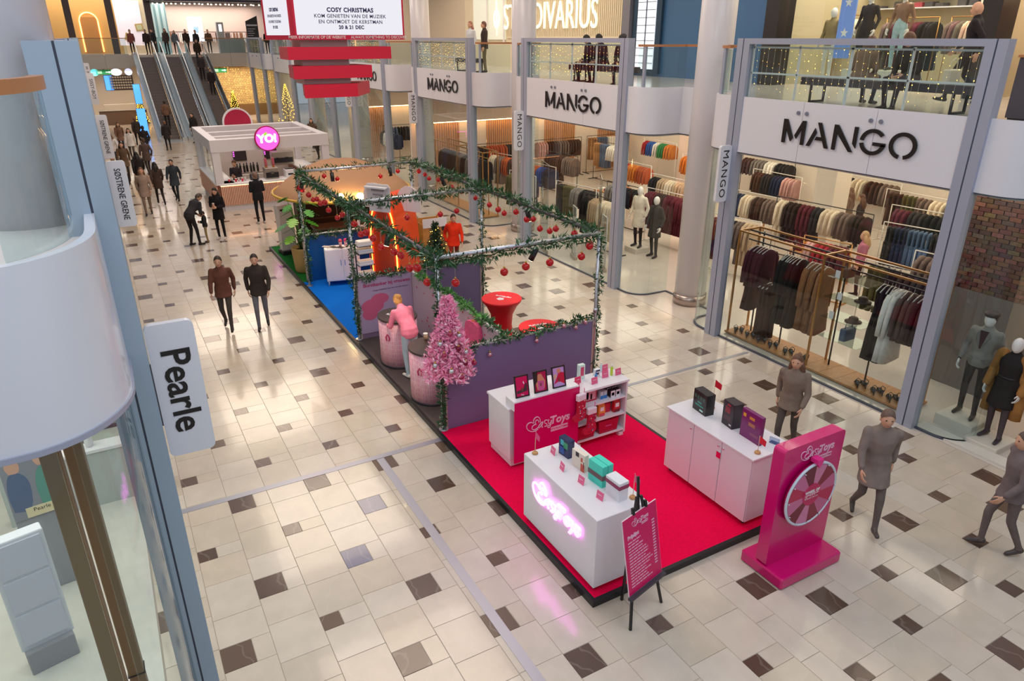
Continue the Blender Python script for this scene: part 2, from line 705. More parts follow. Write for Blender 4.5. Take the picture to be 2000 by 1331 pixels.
def recess(Ya, Yb, off=0.0):
    """plan curve of the recess between the post at Ya (farther) and the post at Yb (nearer)"""
    a = [(11.1, Ya), (11.1, Ya - 0.40)] + [(11.1 + 0.5 * (1 - math.cos(t * PI / 16)), Ya - 0.40 - 0.50 * math.sin(t * PI / 16)) for t in range(1, 9)] + [(11.85, Ya - 0.91), (12.08, Ya - 0.92)]
    b = [(x, Yb + (Ya - y)) for x, y in a][::-1]
    return [(x + off, y) for x, y in a + b]


def post_mesh(name, x0, x1, yc, z1, parent, mats=(STEEL, STEELD)):
    mb = MB()
    mb.box(x0, x1, yc - 0.155, yc - 0.012, 0, z1, 0)
    mb.box(x0, x1, yc + 0.012, yc + 0.155, 0, z1, 0)
    mb.box(x0 + 0.012, x1 - 0.012, yc - 0.012, yc + 0.012, 0, z1, 1)
    mb.box(x0 + 0.02, x1 + 0.10, yc - 0.05, yc + 0.05, 0, z1 - 0.2, 0)
    return mb.build(name, mats, parent)


STONE = M('pale_stone_soffit', '#dcd5cf', 0.5)
BAYS = [(-1, Y0 - PER)] + [(i, Y0 + PER * i) for i in range(0, 7)]
slab = [(26, Y0 - PER), (XF + 0.03, Y0 - PER)]
nwin, ntrim = 0, 2
bal_labels = ['balustrade above the nearest clothes store window', 'balustrade above the second store window, before the bench with a seated pair',
              'balustrade above the third store window, next to the standing couple', 'balustrade above the fourth store window, behind the hanging screen',
              'balustrade of the fifth bay, behind the screen', 'balustrade of the sixth bay, near the escalators', 'balustrade of the last bay at the escalator hall', '']
BULB = M('warm_bulb', '#ffcf80', 0.4, emit='#ffb84a', es=8.0)
WIRE = M('fine_wire', '#d8d4d0', 0.5)


def light_curtain(x, y0, y1, nstr, dens, label, xoff=0.03):
    t = thing('fairy_light_curtain', label, 'fairy lights', (x, (y0 + y1) / 2, ZF1 + 0.03), group='fairy light curtains on the balustrades')
    w, b = MB(), MB()
    w.tube([(0, y0 - (y0 + y1) / 2, 0.86), (0, y1 - (y0 + y1) / 2, 0.86)], 0.004, 4)
    for k in range(nstr):
        yy = y0 + (y1 - y0) * (k + 0.5) / nstr - (y0 + y1) / 2 + rnd.uniform(-0.02, 0.02)
        L = rnd.uniform(0.72, 0.86)
        w.bar((0, yy, 0.86), (rnd.uniform(-0.01, 0.01), yy, 0.86 - L), 0.0025)
        for j in range(dens):
            zz = 0.84 - L * (j + rnd.random() * 0.7) / dens
            r = 0.006 if rnd.random() < 0.8 else 0.010
            c = Vector((rnd.uniform(-0.012, 0.012), yy + rnd.uniform(-0.012, 0.012), zz))
            b.add([c + Vector(q) * r for q in ((1, 0, 0), (-1, 0, 0), (0, 1, 0), (0, -1, 0), (0, 0, 1), (0, 0, -1))],
                  [(0, 2, 4), (2, 1, 4), (1, 3, 4), (3, 0, 4), (2, 0, 5), (1, 2, 5), (3, 1, 5), (0, 3, 5)], 0, True)
    wo = w.build('wire', WIRE, t)
    wo['kind'] = 'stuff'
    bo = b.build('bulbs', BULB, t)
    bo['kind'] = 'stuff'
    return t


for bi, (i, ys) in enumerate(BAYS):
    ye = ys + BW
    nwin += 1
    H = holder('window_%d' % nwin)
    post_mesh('post', 10.98, 11.16, ys, ZR, H)
    post_mesh('post', 10.98, 11.16, ye, ZR, H)
    for k in range(3):
        a, b = ys + 0.16 + (BW - 0.32) * k / 3 + 0.004, ys + 0.16 + (BW - 0.32) * (k + 1) / 3 - 0.004
        MB().box(11.105, 11.117, a, b, 0.03, ZF0).build('pane', GLASS, H)
    MB().box(11.085, 11.135, ys + 0.15, ye - 0.15, 0, 0.03).build('sill', STEELD, H)
    # fascia panels
    ntrim += 1
    T = holder('trim_%d' % ntrim)
    for k in range(3):
        a, b = ys + 0.14 + (BW - 0.28) * k / 3 + 0.005, ys + 0.14 + (BW - 0.28) * (k + 1) / 3 - 0.005
        MB().box(11.0, 11.05, a, b, ZF0, ZF1).build('fascia_panel', FASCIA, T)
    mb = MB()
    for k in (1, 2):
        yy = ys + 0.14 + (BW - 0.28) * k / 3
        for s in (-0.09, 0.09):
            for zz in (ZF1 - 0.19,):
                mb.tube([(10.975, yy + s, zz), (11.0, yy + s, zz)], 0.035, 10)
            
    mb.build('bolt', M('bolt_grey', '#8d92a4', 0.35, metal=0.5), T)
    MB().box(11.02, 11.05, ys, ye, ZF0 - 0.02, ZF0).build('drip_edge', STEELD, T)
    # balustrade
    if i >= 0:
        B = thing('glass_balustrade', 'grey framed glass ' + bal_labels[i], 'balustrade', (11.05, (ys + ye) / 2, ZF1), group=None)
        h = BW / 2 - 0.155
        MB().box(-0.07, 0.07, -h, h, 0.94, 1.04).build('top_rail', STEEL, B)
        for k in range(3):
            MB().box(-0.006, 0.006, -h + 2 * h * k / 3 + 0.006, -h + 2 * h * (k + 1) / 3 - 0.006, 0.0, 0.94).build('pane', GLASSR, B)
        for k in range(5):
            yy = -h + 2 * h * k / 4 * 0.985 + 0.03
            MB().box(0.03, 0.05 + 0.02 * (k % 2), yy - 0.012 - 0.012 * (k == 2), yy + 0.012 + 0.012 * (k == 2), 0.0, 0.92).build('mullion', WHITE, B)
        MB().box(0.03, 0.05, -h, h, 0.42, 0.45).build('mid_rail', WHITE, B)
        MB().box(0.03, 0.05, -h, h, 0.87, 0.90).build('mid_rail', WHITE, B)
        if i <= 4:
            light_curtain(11.12, ys + 0.2, ye - 0.2, [32, 30, 34, 26, 18][i], [5, 6, 10, 8, 6][i],
                          ['sparse warm fairy lights hanging over the balustrade of the nearest store window', 'warm fairy lights hanging in front of the seated pair on the upper bench',
                           'dense warm fairy light curtain on the balustrade beside the standing couple', 'warm fairy light curtain on the balustrade next to the hanging screen', 'fairy light curtain on the balustrade behind the hanging screen'][i])
    slab += [(XF + 0.03, ys), (XF + 0.03, ye)]
    # recess to the next bay
    Ya, Yb = ys + PER, ye
    if bi < len(BAYS) - 1:
        pth = recess(Ya, Yb)
        slab += [(x + 0.03, y) for x, y in pth][::-1]
        nwin += 1
        R = holder('window_%d' % nwin)
        q = [p for p in pth]
        mid = len(q) // 2
        for part_ in (q[:9], q[8:mid], q[mid:mid + 4], q[mid + 3:]):
            if len(part_) > 1:
                MB().sweep(part_, [(-0.006, 0.03), (0.006, 0.03), (0.006, ZF0), (-0.006, ZF0)]).build('pane', GLASS, R)
        MB().sweep(q, [(-0.025, 0.0), (0.025, 0.0), (0.025, 0.03), (-0.025, 0.03)]).build('sill', STEELD, R)
        ntrim += 1
        T = holder('trim_%d' % ntrim)
        for part_ in (q[:mid], q[mid - 1:mid + 1], q[mid:]):
            MB().sweep([(x - 0.03, y) for x, y in part_], [(-0.03, ZF0), (0.03, ZF0), (0.03, ZF1), (-0.03, ZF1)]).build('fascia_panel', FASCIA, T)
        MB().sweep([(x - 0.02, y) for x, y in q], [(-0.03, ZF0 - 0.02), (0.03, ZF0 - 0.02), (0.03, ZF0), (-0.03, ZF0)]).build('drip_edge', STEELD, T)
        if i >= 0:
            B = thing('curved_balustrade', ['curved glass balustrade with wooden handrail beside the tallest looking column', 'curved glass balustrade with wooden handrail around the second white column',
                                            'curved glass balustrade with wooden handrail around the third column by the hanging screen', 'curved glass balustrade behind the hanging screen', 'curved glass balustrade past the hanging screen', 'curved glass balustrade by the escalator hall', 'last curved balustrade'][i], 'balustrade', (11.5, (Ya + Yb) / 2, ZF1))
            loc = [(x - 11.5, y - (Ya + Yb) / 2) for x, y in q[1:-1]]
            MB().sweep(loc, [(-0.035, 0.86), (0.035, 0.86), (0.035, 0.91), (-0.035, 0.91)]).build('handrail', M('handrail_wood', '#b37a4f', 0.35), B)
            for part_ in (loc[:mid - 1], loc[mid - 1:]):
                MB().sweep(part_, [(-0.006, 0.0), (0.006, 0.0), (0.006, 0.84), (-0.006, 0.84)]).build('pane', GLASSR, B)
            for kk in (2, len(loc) - 3):
                MB().box(loc[kk][0] - 0.03, loc[kk][0] + 0.03, loc[kk][1] - 0.03, loc[kk][1] + 0.03, 0, 0.86).build('post', STEEL, B)
        # column in the recess
        c = MB()
        c.lathe([(0.405, 0.0), (0.405, 0.26)], (12.05, (Ya + Yb) / 2, 0), 32, 1)
        c.lathe([(0.38, 0.26), (0.38, 11.0)], (12.05, (Ya + Yb) / 2, 0), 32, 0)
        struct('column', c, [M('column_white', '#dedbe0', 0.30, coat=0.3), M('column_steel_foot', '#b5a59c', 0.25, metal=0.8)])
slab += [(XF + 0.03, 74), (26, 74)]
sl = MB().prism(slab, (0, 0, ZF0 - 0.05), (1, 0, 0), (0, 1, 0), (0, 0, 0.88))
struct('ceiling', sl, [STONE])
sl = MB().prism(slab, (0, 0, ZF0 + 0.84), (1, 0, 0), (0, 1, 0), (0, 0, 0.06))
struct('floor', sl, [M('upper_floor_stone', '#cfc6bc', 0.2, var=0.05, coat=0.25)])
struct('ceiling', MB().box(11.3, 26, -2.4, 62, 9.4, 9.6), [STONE])

# shell of the ground floor store
PLAST = M('store_plaster', '#e3d6ca', 0.7)
struct('wall_back', MB().box(23.0, 23.2, -2, 62, 0, ZF0 - 0.05), [PLAST])
struct('wall_front', MB().box(11.3, 23, 2.6, 2.7, 0, ZF0 - 0.05), [PLAST])
WSL = M('slat_wood', '#c98f5c', 0.5, var=0.12, vscale=20)
LED = M('warm_led', '#ffd9a8', 0.5, emit='#ffc583', es=16.0)


def slat_wall(name, y, x0, x1, zs):
    W = holder(name)
    MB().box(x0, x1, y, y + 0.15, 0, ZF0 - 0.05).build('plaster', PLAST, W)
    MB().box(x0, x1, y - 0.35, y - 0.001, zs, ZF0 - 0.05).build('bulkhead', M('bulkhead_beige', '#dcc6b4', 0.7), W)
    MB().box(x0 + 0.1, x1 - 0.1, y - 0.30, y - 0.26, zs - 0.035, zs - 0.001).build('light_strip', LED, W)
    x = x0 + 0.55
    while x < x1 - 0.3:
        w = MB()
        xx = x
        while xx < min(x + 1.7, x1):
            w.box(xx, xx + 0.055, y - 0.06, y - 0.001, 0.0, zs - 0.05)
            xx += 0.11
        s = w.build('wood_slat', WSL, W)
        s['kind'] = 'stuff'
        x += 3.1


slat_wall('wall_end', 29.6, 11.7, 23.0, 2.72)
slat_wall('wall_end.001', 38.3, 11.7, 19.0, 2.72)

# ------------------------------------------------------------------ upper shopfronts on the right
CREAMW = M('cream_panel', '#ddd0b4', 0.55)
up = holder('wall_upper')
MB().box(16.3, 16.5, 21.2, 33.5, 4.9, 9.4).build('panel', CREAMW, up)
rb = MB()
y = 21.25
while y < 29.3:
    rb.box(16.262, 16.3, y, y + 0.065, 6.12, 9.35)
    y += 0.115
r_ = rb.build('rib', M('cream_rib', '#d9ccb0', 0.5), up)
r_['kind'] = 'stuff'
MB().box(16.25, 16.3, 21.2, 29.3, 6.06, 6.12).build('rail', CREAMW, up)
for k in range(2):
    w = MB().box(16.22, 16.30, 29.45 + k * 1.55, 30.9 + k * 1.55, 6.0, 9.2)
    w.build('display_window', M('lit_shop_window', '#e9efe4', 0.2, emit='#eaf3e0', es=0.18), up)
    MB().box(16.18, 16.22, 29.45 + k * 1.55, 29.52 + k * 1.55, 5.9, 9.2).build('window_mullion', WHITE, up)
struct('wall_upper.001', MB().box(16.4, 16.6, 14.9, 21.2, 4.9, 9.4), [M('blue_wall', '#3f6c97', 0.35, coat=0.4)])
struct('wall_upper.002', MB().box(16.3, 16.5, 33.5, 62, 4.9, 9.4), [M('upper_cream', '#cfc0aa', 0.6)])
# lit lattice window between the blue panels
lw = holder('window_40')
MB().box(16.30, 16.40, 19.25, 20.65, 4.98, 9.3).build('frame', M('dark_blue_frame', '#274158', 0.35), lw)
MB().box(16.27, 16.30, 19.5, 20.4, 5.12, 9.3).build('pane', M('lit_pane', '#f2f7ff', 0.3, emit='#eef5ff', es=0.7), lw)
for k in range(18):
    MB().box(16.245, 16.27, 19.5, 20.4, 5.3 + 0.23 * k, 5.315 + 0.23 * k).build('glazing_bar', M('bar_grey', '#5a6676', 0.4), lw)
MB().box(16.245, 16.27, 19.93, 19.96, 5.12, 9.3).build('glazing_bar', M('bar_grey'), lw)
struct('wall_upper.003', MB().box(16.2, 16.6, 20.75, 21.15, 4.9, 9.4), [M('grey_pillar', '#75757f', 0.4)])
struct('wall_upper.004', MB().box(16.1, 16.7, 14.35, 14.8, 4.9, 9.4), [M('black_pillar', '#2a2626', 0.35)])
struct('wall_upper.005', MB().box(16.1, 16.7, 8.75, 9.15, 4.9, 9.4), [M('black_pillar')])
struct('wall_upper.006', MB().box(19.9, 20.1, -2, 14.4, 4.9, 9.4), [M('upper_shop_back', '#c9b894', 0.6)])
struct('wall_upper.007', MB().box(16.7, 20.0, 14.4, 14.5, 4.9, 9.4), [M('upper_shop_back')])
struct('wall_upper.008', MB().box(16.7, 20.0, 8.9, 9.0, 4.9, 9.4), [M('upper_shop_back')])
wg = holder('window_41')
for k in range(3):
    MB().box(16.395, 16.405, 9.2 + 1.71 * k, 10.88 + 1.71 * k, 4.95, 9.35).build('pane', GLASS, wg)

# ------------------------------------------------------------------ left facade
XL = -0.18
LY = 5.5
lbays = [LY + PER * k for k in range(0, 7)]


def lrecess(Ya, Yb):
    """from the post at Yb (nearer) to ... mirrored recess; Ya farther"""
    a = [(XL, Ya), (XL, Ya - 0.62)] + [(XL - 0.55 * (1 - math.cos(t * PI / 20)), Ya - 0.62 - 0.66 * math.sin(t * PI / 20)) for t in range(1, 11)] + [(XL - 0.8, Ya - 1.29), (XL - 1.0, Ya - 1.30)]
    b = [(x, Yb + (Ya - y)) for x, y in a][::-1]
    return a + b


lslab = [(-14, 4.1), (-6.5, 4.06)]
lw_n = 50
prev = LY - PER + BW
for k, ys in enumerate([LY - PER] + lbays):
    ye = ys + BW
    if k > 0:
        pth = lrecess(ys, ys - PER + BW)
        if k == 1:
            pth = pth[:14] + [(-2.2, 4.18), (-6.5, 4.16)]
        lslab += [(x - 0.04, y) for x, y in pth[::-1]][(1 if k == 1 else 0):]
        lw_n += 1
        R = holder('window_%d' % lw_n)
        mid = len(pth) // 2 if k > 1 else 9
        MB().sweep(pth[:mid], [(-0.006, 0.03), (0.006, 0.03), (0.006, ZF0), (-0.006, ZF0)]).build('pane', GLASS, R)
        MB().sweep(pth[mid:], [(-0.006, 0.03), (0.006, 0.03), (0.006, ZF0), (-0.006, ZF0)]).build('pane', GLASS, R)
        MB().sweep(pth, [(-0.025, 0.0), (0.025, 0.0), (0.025, 0.05), (-0.025, 0.05)]).build('sill', STEELD, R)
        T = holder('trim_%d' % (40 + k))
        for part_ in ((pth,) if k == 1 else (pth[:mid], pth[mid - 1:mid + 1], pth[mid:])):
            MB().sweep([(x + 0.02, y) for x, y in part_], [(-0.03, ZF0), (0.03, ZF0), (0.03, ZF1), (-0.03, ZF1)]).build('fascia_panel', M('fascia_cool', '#dfe2ea', 0.25, coat=0.4), T)
        MB().sweep([(x + 0.02, y) for x, y in pth], [(-0.045, ZF0 - 0.03), (0.045, ZF0 - 0.03), (0.045, ZF0 + 0.005), (-0.045, ZF0 + 0.005)]).build('drip_edge', STEEL, T)
        if k == 1:
            B = thing('curved_balustrade', 'curved glass balustrade with wooden handrail next to the tall blue-grey post', 'balustrade', (XL, ys - 1.0, ZF1))
            loc = [(x - XL - 0.06, y - ys + 1.0) for x, y in pth[1:-1]]
            MB().sweep(loc, [(-0.035, 0.80), (0.035, 0.80), (0.035, 0.87), (-0.035, 0.87)]).build('handrail', M('handrail_wood'), B)
            MB().sweep(loc[:mid - 1], [(-0.006, 0.0), (0.006, 0.0), (0.006, 0.80), (-0.006, 0.80)]).build('pane', GLASSR, B)
            MB().sweep(loc[mid - 1:], [(-0.006, 0.0), (0.006, 0.0), (0.006, 0.80), (-0.006, 0.80)]).build('pane', GLASSR, B)
            c = MB()
            c.lathe([(0.36, 4.9), (0.36, 11.0)], (-0.50, 6.05, 0), 32, 0)
            struct('column', c, [M('column_white')])
    if k > 0:
        lslab += [(XL - 0.04, ys), (XL - 0.04, ye)]
    if k > 0:
        lw_n += 1
        H = holder('window_%d' % lw_n)
        BLU = M('post_blue_grey', '#a3b5c6', 0.35)
        mb = MB()
        mb.box(XL - 0.12, XL + 0.035, ys - 0.16, ys + 0.16, 0, ZR, 0)
        mb.box(XL + 0.035, XL + 0.05, ys - 0.15, ys + 0.15, 0, ZR, 1)
        mb.box(XL + 0.05, XL + 0.17, ys - 0.16, ys + 0.16, 0, ZR, 0)
        mb.build('post', [BLU, STEELD], H)
        mb = MB()
        mb.box(XL - 0.12, XL + 0.04, ye - 0.16, ye + 0.16, 0, ZR, 0)
        mb.build('post', [M('post_mauve_grey', '#8e8a99', 0.35)], H)
        for q in range(3):
            a, b = ys + 0.17 + (BW - 0.34) * q / 3, ys + 0.17 + (BW - 0.34) * (q + 1) / 3 - 0.008
            MB().box(XL - 0.006, XL + 0.006, a, b, 0.03, ZF0).build('pane', GLASS, H)
        T = holder('trim_%d' % (60 + k))
        MB().box(XL, XL + 0.05, ys + 0.16, ye - 0.16, ZF0, ZF1).build('fascia_panel', FASCIA, T)
        if k <= 5:
            B = thing('glass_balustrade', 'grey framed glass balustrade seen edge-on past the tall blue-grey post, bay number %s from it' % ['one', 'two', 'three', 'four', 'five'][k - 1], 'balustrade', (XL, (ys + ye) / 2, ZF1))
            h = BW / 2 - 0.17
            MB().box(-0.05, 0.05, -h, h, 0.94, 1.03).build('top_rail', STEEL, B)
            MB().box(-0.006, 0.006, -h, h, 0.0, 0.94).build('pane', GLASSR, B)
        if k in (1, 2, 3):
            light_curtain(XL + 0.075, ys + 0.3, ye - 0.25, 12, 7, ['fairy lights on the balustrade just behind the tall blue-grey post', 'fairy lights on the balustrade above the nearer upright script sign', 'fairy lights on the balustrade above the farther upright script sign'][k - 1])
lslab += [(XL - 0.04, 74), (-14, 74)]
struct('ceiling', MB().prism(lslab, (0, 0, ZF0 - 0.04), (1, 0, 0), (0, 1, 0), (0, 0, 0.94)), [STONE])
struct('wall_left', MB().box(-7.2, -7.0, -2, 62, 0, ZF0 - 0.04), [M('pale_wall', '#dcdcd4', 0.6)])
struct('wall_left.001', MB().box(-7, -0.5, 15.9, 16.0, 0, ZF0 - 0.04), [M('pale_wall')])
struct('wall_left.002', MB().box(-4.2, -4.0, 6, 62, 4.9, 9.4), [M('upper_cream')])

# ------------------------------------------------------------------ far end of the mall
FARW = M('far_panel', '#c4bcb2', 0.45)
tf = holder('trim_80')
for a, b in ((-0.3, 1.4), (1.4, 3.0), (8.15, 10.0), (10.0, 12.2)):
    MB().box(a + 0.01, b - 0.01, 62.0, 62.1, 4.0, 4.98).build('fascia_panel', FARW, tf)
struct('floor', MB().box(-0.3, 12.3, 62.05, 70, 4.1, 4.9), [M('upper_floor_stone')])
struct('wall_far', MB().box(-4, 3.0, 67.5, 67.7, 4.9, 9.4), [M('golden_wall', '#c59a5a', 0.5)])
struct('wall_far.001', MB().box(3.0, 5.0, 67.5, 67.7, 4.9, 9.4), [M('cream_wall_far', '#e1d3b4', 0.5)])
struct('wall_far.002', MB().box(5.0, 14.5, 69.5, 69.7, 4.9, 9.4), [M('rosy_wall', '#d9c2b8', 0.5)])
struct('wall_far.003', MB().box(-4, 7.5, 68, 68.2, 0, 4.0), [M('far_low_wall', '#e6d8c6', 0.6)])
struct('ceiling', MB().box(5.0, 14.5, 63.5, 69.6, 8.6, 8.75), [M('dark_ceiling', '#3c3743', 0.6)])
mbp = MB()
for x in (-0.55, 2.15, 4.75):
    mbp.box(x, x + 0.45, 64.6, 65.0, 4.9, 9.4)
for q, x in enumerate((-0.55, 2.15, 4.75)):
    struct('wall_far.%03d' % (10 + q), MB().box(x, x + 0.45, 64.6, 65.0, 4.9, 9.4), [M('dark_brown_pillar', '#4a3a36', 0.4)])
# brick wall with hanging lights beyond the escalators: rows of glazed bricks
gb = holder('wall_far.004')
MB().box(8.3, 14.0, 66.3, 66.5, 0, 4.0).build('backing', M('gold_backing', '#b39a6a', 0.6), gb)
BR = M('gold_brick', '#d9bb80', 0.35, var=0.2, vscale=3)
bm_ = MB()
for r in range(22):
    for c in range(26):
        x = 8.35 + c * 0.215 + (0.1 if r % 2 else 0)
        bm_.box(x, x + 0.19, 66.27, 66.3, 0.9 + r * 0.14, 1.01 + r * 0.14)
o = bm_.build('brick', BR, gb)
o['kind'] = 'stuff'
lb = MB()
for r in range(21):
    for c in range(27):
        if rnd.random() < 0.3:
            lb.cbox((8.4 + c * 0.21 + rnd.uniform(-.03, .03), 66.24, 1.0 + r * 0.14), (0.03, 0.03, 0.03))
o = lb.build('lights', M('tiny_gold_light', '#ffd27a', 0.4, emit='#ffcf75', es=3.0), gb)
o['kind'] = 'stuff'
MB().box(8.3, 14.0, 66.0, 66.3, 0, 0.85).build('counter_band', M('brown_band', '#7a5a36', 0.5), gb)
# ================================================================== PEOPLE, MANNEQUINS, GARMENTS
def V(*a):
    return Vector(a)


def pose_joints(p):
    J = dict(hipL=V(-.09, 0, .92), hipR=V(.09, 0, .92), kneL=V(-.10, .015, .50), kneR=V(.10, .015, .50), ankL=V(-.10, -.03, .075), ankR=V(.10, -.03, .075),
             toeL=V(-.12, .13, .03), toeR=V(.12, .13, .03), shL=V(-.175, 0, 1.39), shR=V(.175, 0, 1.39), elL=V(-.225, -.03, 1.12), elR=V(.225, -.03, 1.12),
             wrL=V(-.235, .05, .88), wrR=V(.235, .05, .88), neck=V(0, -.005, 1.46), head=V(0, .02, 1.605))
    bend, hp, hy, pel = 0.0, 0.0, 0.0, V(0, 0, 0)
    if p == 'walk':
        J.update(kneL=V(-.09, .20, .53), ankL=V(-.09, .26, .11), toeL=V(-.10, .41, .10), kneR=V(.09, .03, .50), ankR=V(.09, -.30, .15), toeR=V(.10, -.18, .04),
                 elL=V(-.22, -.16, 1.14), wrL=V(-.22, -.12, .90), elR=V(.22, .10, 1.13), wrR=V(.21, .26, .96))
        bend = .06
    elif p == 'walk2':
        J.update(kneR=V(.09, .15, .52), ankR=V(.09, .14, .09), toeR=V(.10, .29, .05), kneL=V(-.09, -.03, .50), ankL=V(-.09, -.22, .12), toeL=V(-.10, -.09, .03),
                 elR=V(.235, -.14, 1.14), wrR=V(.22, -.06, .90), elL=V(-.235, .05, 1.12), wrL=V(-.21, .20, .93))
        bend = .05
    elif p == 'hold':
        J.update(elL=V(-.22, .0, 1.12), wrL=V(-.08, .22, 1.12), elR=V(.22, .0, 1.12), wrR=V(.06, .23, 1.16))
        hp = .25
    elif p == 'bend':
        J.update(kneL=V(-.09, .06, .50), ankL=V(-.10, -.02, .075), toeL=V(-.12, .14, .03), kneR=V(.10, .10, .50), ankR=V(.12, .12, .075), toeR=V(.14, .28, .03),
                 elL=V(-.20, .16, 1.16), wrL=V(-.10, .36, 1.08), elR=V(.20, .16, 1.16), wrR=V(.10, .36, 1.05))
        bend, hp = .75, .1
    elif p == 'lean':
        J.update(kneL=V(-.10, .04, .50), kneR=V(.08, .02, .50), ankR=V(.09, -.12, .075), toeR=V(.10, .04, .03),
                 elL=V(-.24, .22, 1.18), wrL=V(-.18, .42, 1.26), elR=V(.24, .20, 1.18), wrR=V(.15, .42, 1.26))
        bend, hp = .62, -.1
    elif p == 'sit':
        pel = V(0, 0, -.45)
        J.update(kneL=V(-.14, .42, .50), ankL=V(-.13, .46, .075), toeL=V(-.15, .62, .03), kneR=V(.14, .42, .50), ankR=V(.12, .36, .075), toeR=V(.14, .52, .03),
                 elL=V(-.23, .08, 1.13), wrL=V(-.12, .30, 1.08), elR=V(.23, .08, 1.13), wrR=V(.10, .30, 1.05))
        bend, hp = .28, .35
    elif p == 'mann':
        J.update(kneL=V(-.11, .04, .50), ankL=V(-.13, .04, .075), toeL=V(-.16, .19, .03), ankR=V(.11, -.05, .075), elL=V(-.25, -.05, 1.13), wrL=V(-.25, .06, .90),
                 elR=V(.25, -.03, 1.13), wrR=V(.24, .10, .91))
    return J, bend, hp, pel


UPPER = ('shL', 'shR', 'elL', 'elR', 'wrL', 'wrR', 'neck', 'head')


def bender(bend, pel):
    def f(p):
        p = Vector(p)
        t = min(1, max(0, (p.z - .92) / .25))
        a = -bend * t
        q = p - V(0, 0, .95)
        q = Matrix.Rotation(a, 3, 'X') @ q
        return q + V(0, 0, .95) + pel
    return f


def caps(mb, a, b, ra, rb, n=10):
    a, b = Vector(a), Vector(b)
    d = (b - a).normalized()
    pts, rs = [], []
    for t in (1.0, .8, .45):
        pts.append(a - d * ra * t)
        rs.append(ra * math.sqrt(max(0.0004, 1 - t * t)))
    pts.append(a)
    rs.append(ra)
    pts.append(b)
    rs.append(rb)
    for t in (.45, .8, 1.0):
        pts.append(b + d * rb * t)
        rs.append(rb * math.sqrt(max(0.0004, 1 - t * t)))
    mb.tube(pts, rs, n)


TORSO = [(.80, .05, .05, 0), (.84, .13, .10, 0), (.93, .168, .118, -.005), (1.02, .150, .108, 0), (1.10, .135, .098, .005), (1.20, .148, .106, .008), (1.30, .168, .112, .004),
         (1.38, .172, .098, -.008), (1.42, .135, .080, -.012), (1.455, .066, .062, -.010)]


def torso(mb, f, inflate=0.0, n=16, zmin=0):
    vs, fs = [], []
    rows = [r for r in TORSO if r[0] >= zmin]
    for z, rx, ry, oy in rows:
        for k in range(n):
            a = 2 * PI * k / n
            vs.append(f((math.cos(a) * (rx + inflate), oy + math.sin(a) * (ry + inflate), z)))
    for i in range(len(rows) - 1):
        for k in range(n):
            fs.append((i * n + k, i * n + (k + 1) % n, (i + 1) * n + (k + 1) % n, (i + 1) * n + k))
    fs.append(tuple(range(n))[::-1])
    fs.append(tuple((len(rows) - 1) * n + k for k in range(n)))
    mb.add(vs, fs, 0, True)


def remesh(mb, vox, it=5):
    me = mb.mesh('tmp', WHITE)
    o = bpy.data.objects.new('tmp', me)
    COL.objects.link(o)
    md = o.modifiers.new('r', 'REMESH')
    md.mode = 'VOXEL'
    md.voxel_size = vox
    md.use_smooth_shade = True
    sm = o.modifiers.new('s', 'SMOOTH')
    sm.factor = 0.5
    sm.iterations = it
    dg = bpy.context.evaluated_depsgraph_get()
    out = bpy.data.meshes.new_from_object(o.evaluated_get(dg))
    bpy.data.objects.remove(o)
    bpy.data.meshes.remove(me)
    n = len(out.vertices)
    co = np.empty(n * 3)
    out.vertices.foreach_get('co', co)
    fs = [tuple(p.vertices) for p in out.polygons]
    bpy.data.meshes.remove(out)
    return co.reshape(-1, 3), fs


def hand(mb, w, d, side, m=0):
    d = Vector(d).normalized()
    inw = V(-side, 0, 0)
    inw = (inw - d * inw.dot(d)).normalized()
    fwd = d.cross(inw) * (1 if side > 0 else -1)
    if fwd.y < 0 and abs(fwd.y) > 0.2:
        fwd = -fwd
    R = Matrix((fwd, inw, d)).transposed()
    mb.ell(w + d * .055, (.040, .017, .055), 10, 6, m, R)
    for k, L in enumerate((.072, .082, .076, .058)):
        b = w + d * .095 + fwd * (.027 - .018 * k)
        p1 = b + d * L * .45 + inw * .008
        p2 = p1 + d * L * .32 + inw * .018
        p3 = p2 + d * L * .18 + inw * .022
        mb.tube([b - d * .02, b, p1, p2, p3], [.009, .009, .0085, .0078, .005], 5, m)
    b = w + d * .035 + fwd * .032
    mb.tube([b - fwd * .012, b + fwd * .018 + d * .02 + inw * .01, b + fwd * .026 + d * .048 + inw * .022, b + fwd * .022 + d * .066 + inw * .026], [.011, .0105, .009, .006], 5, m)


_B = {}


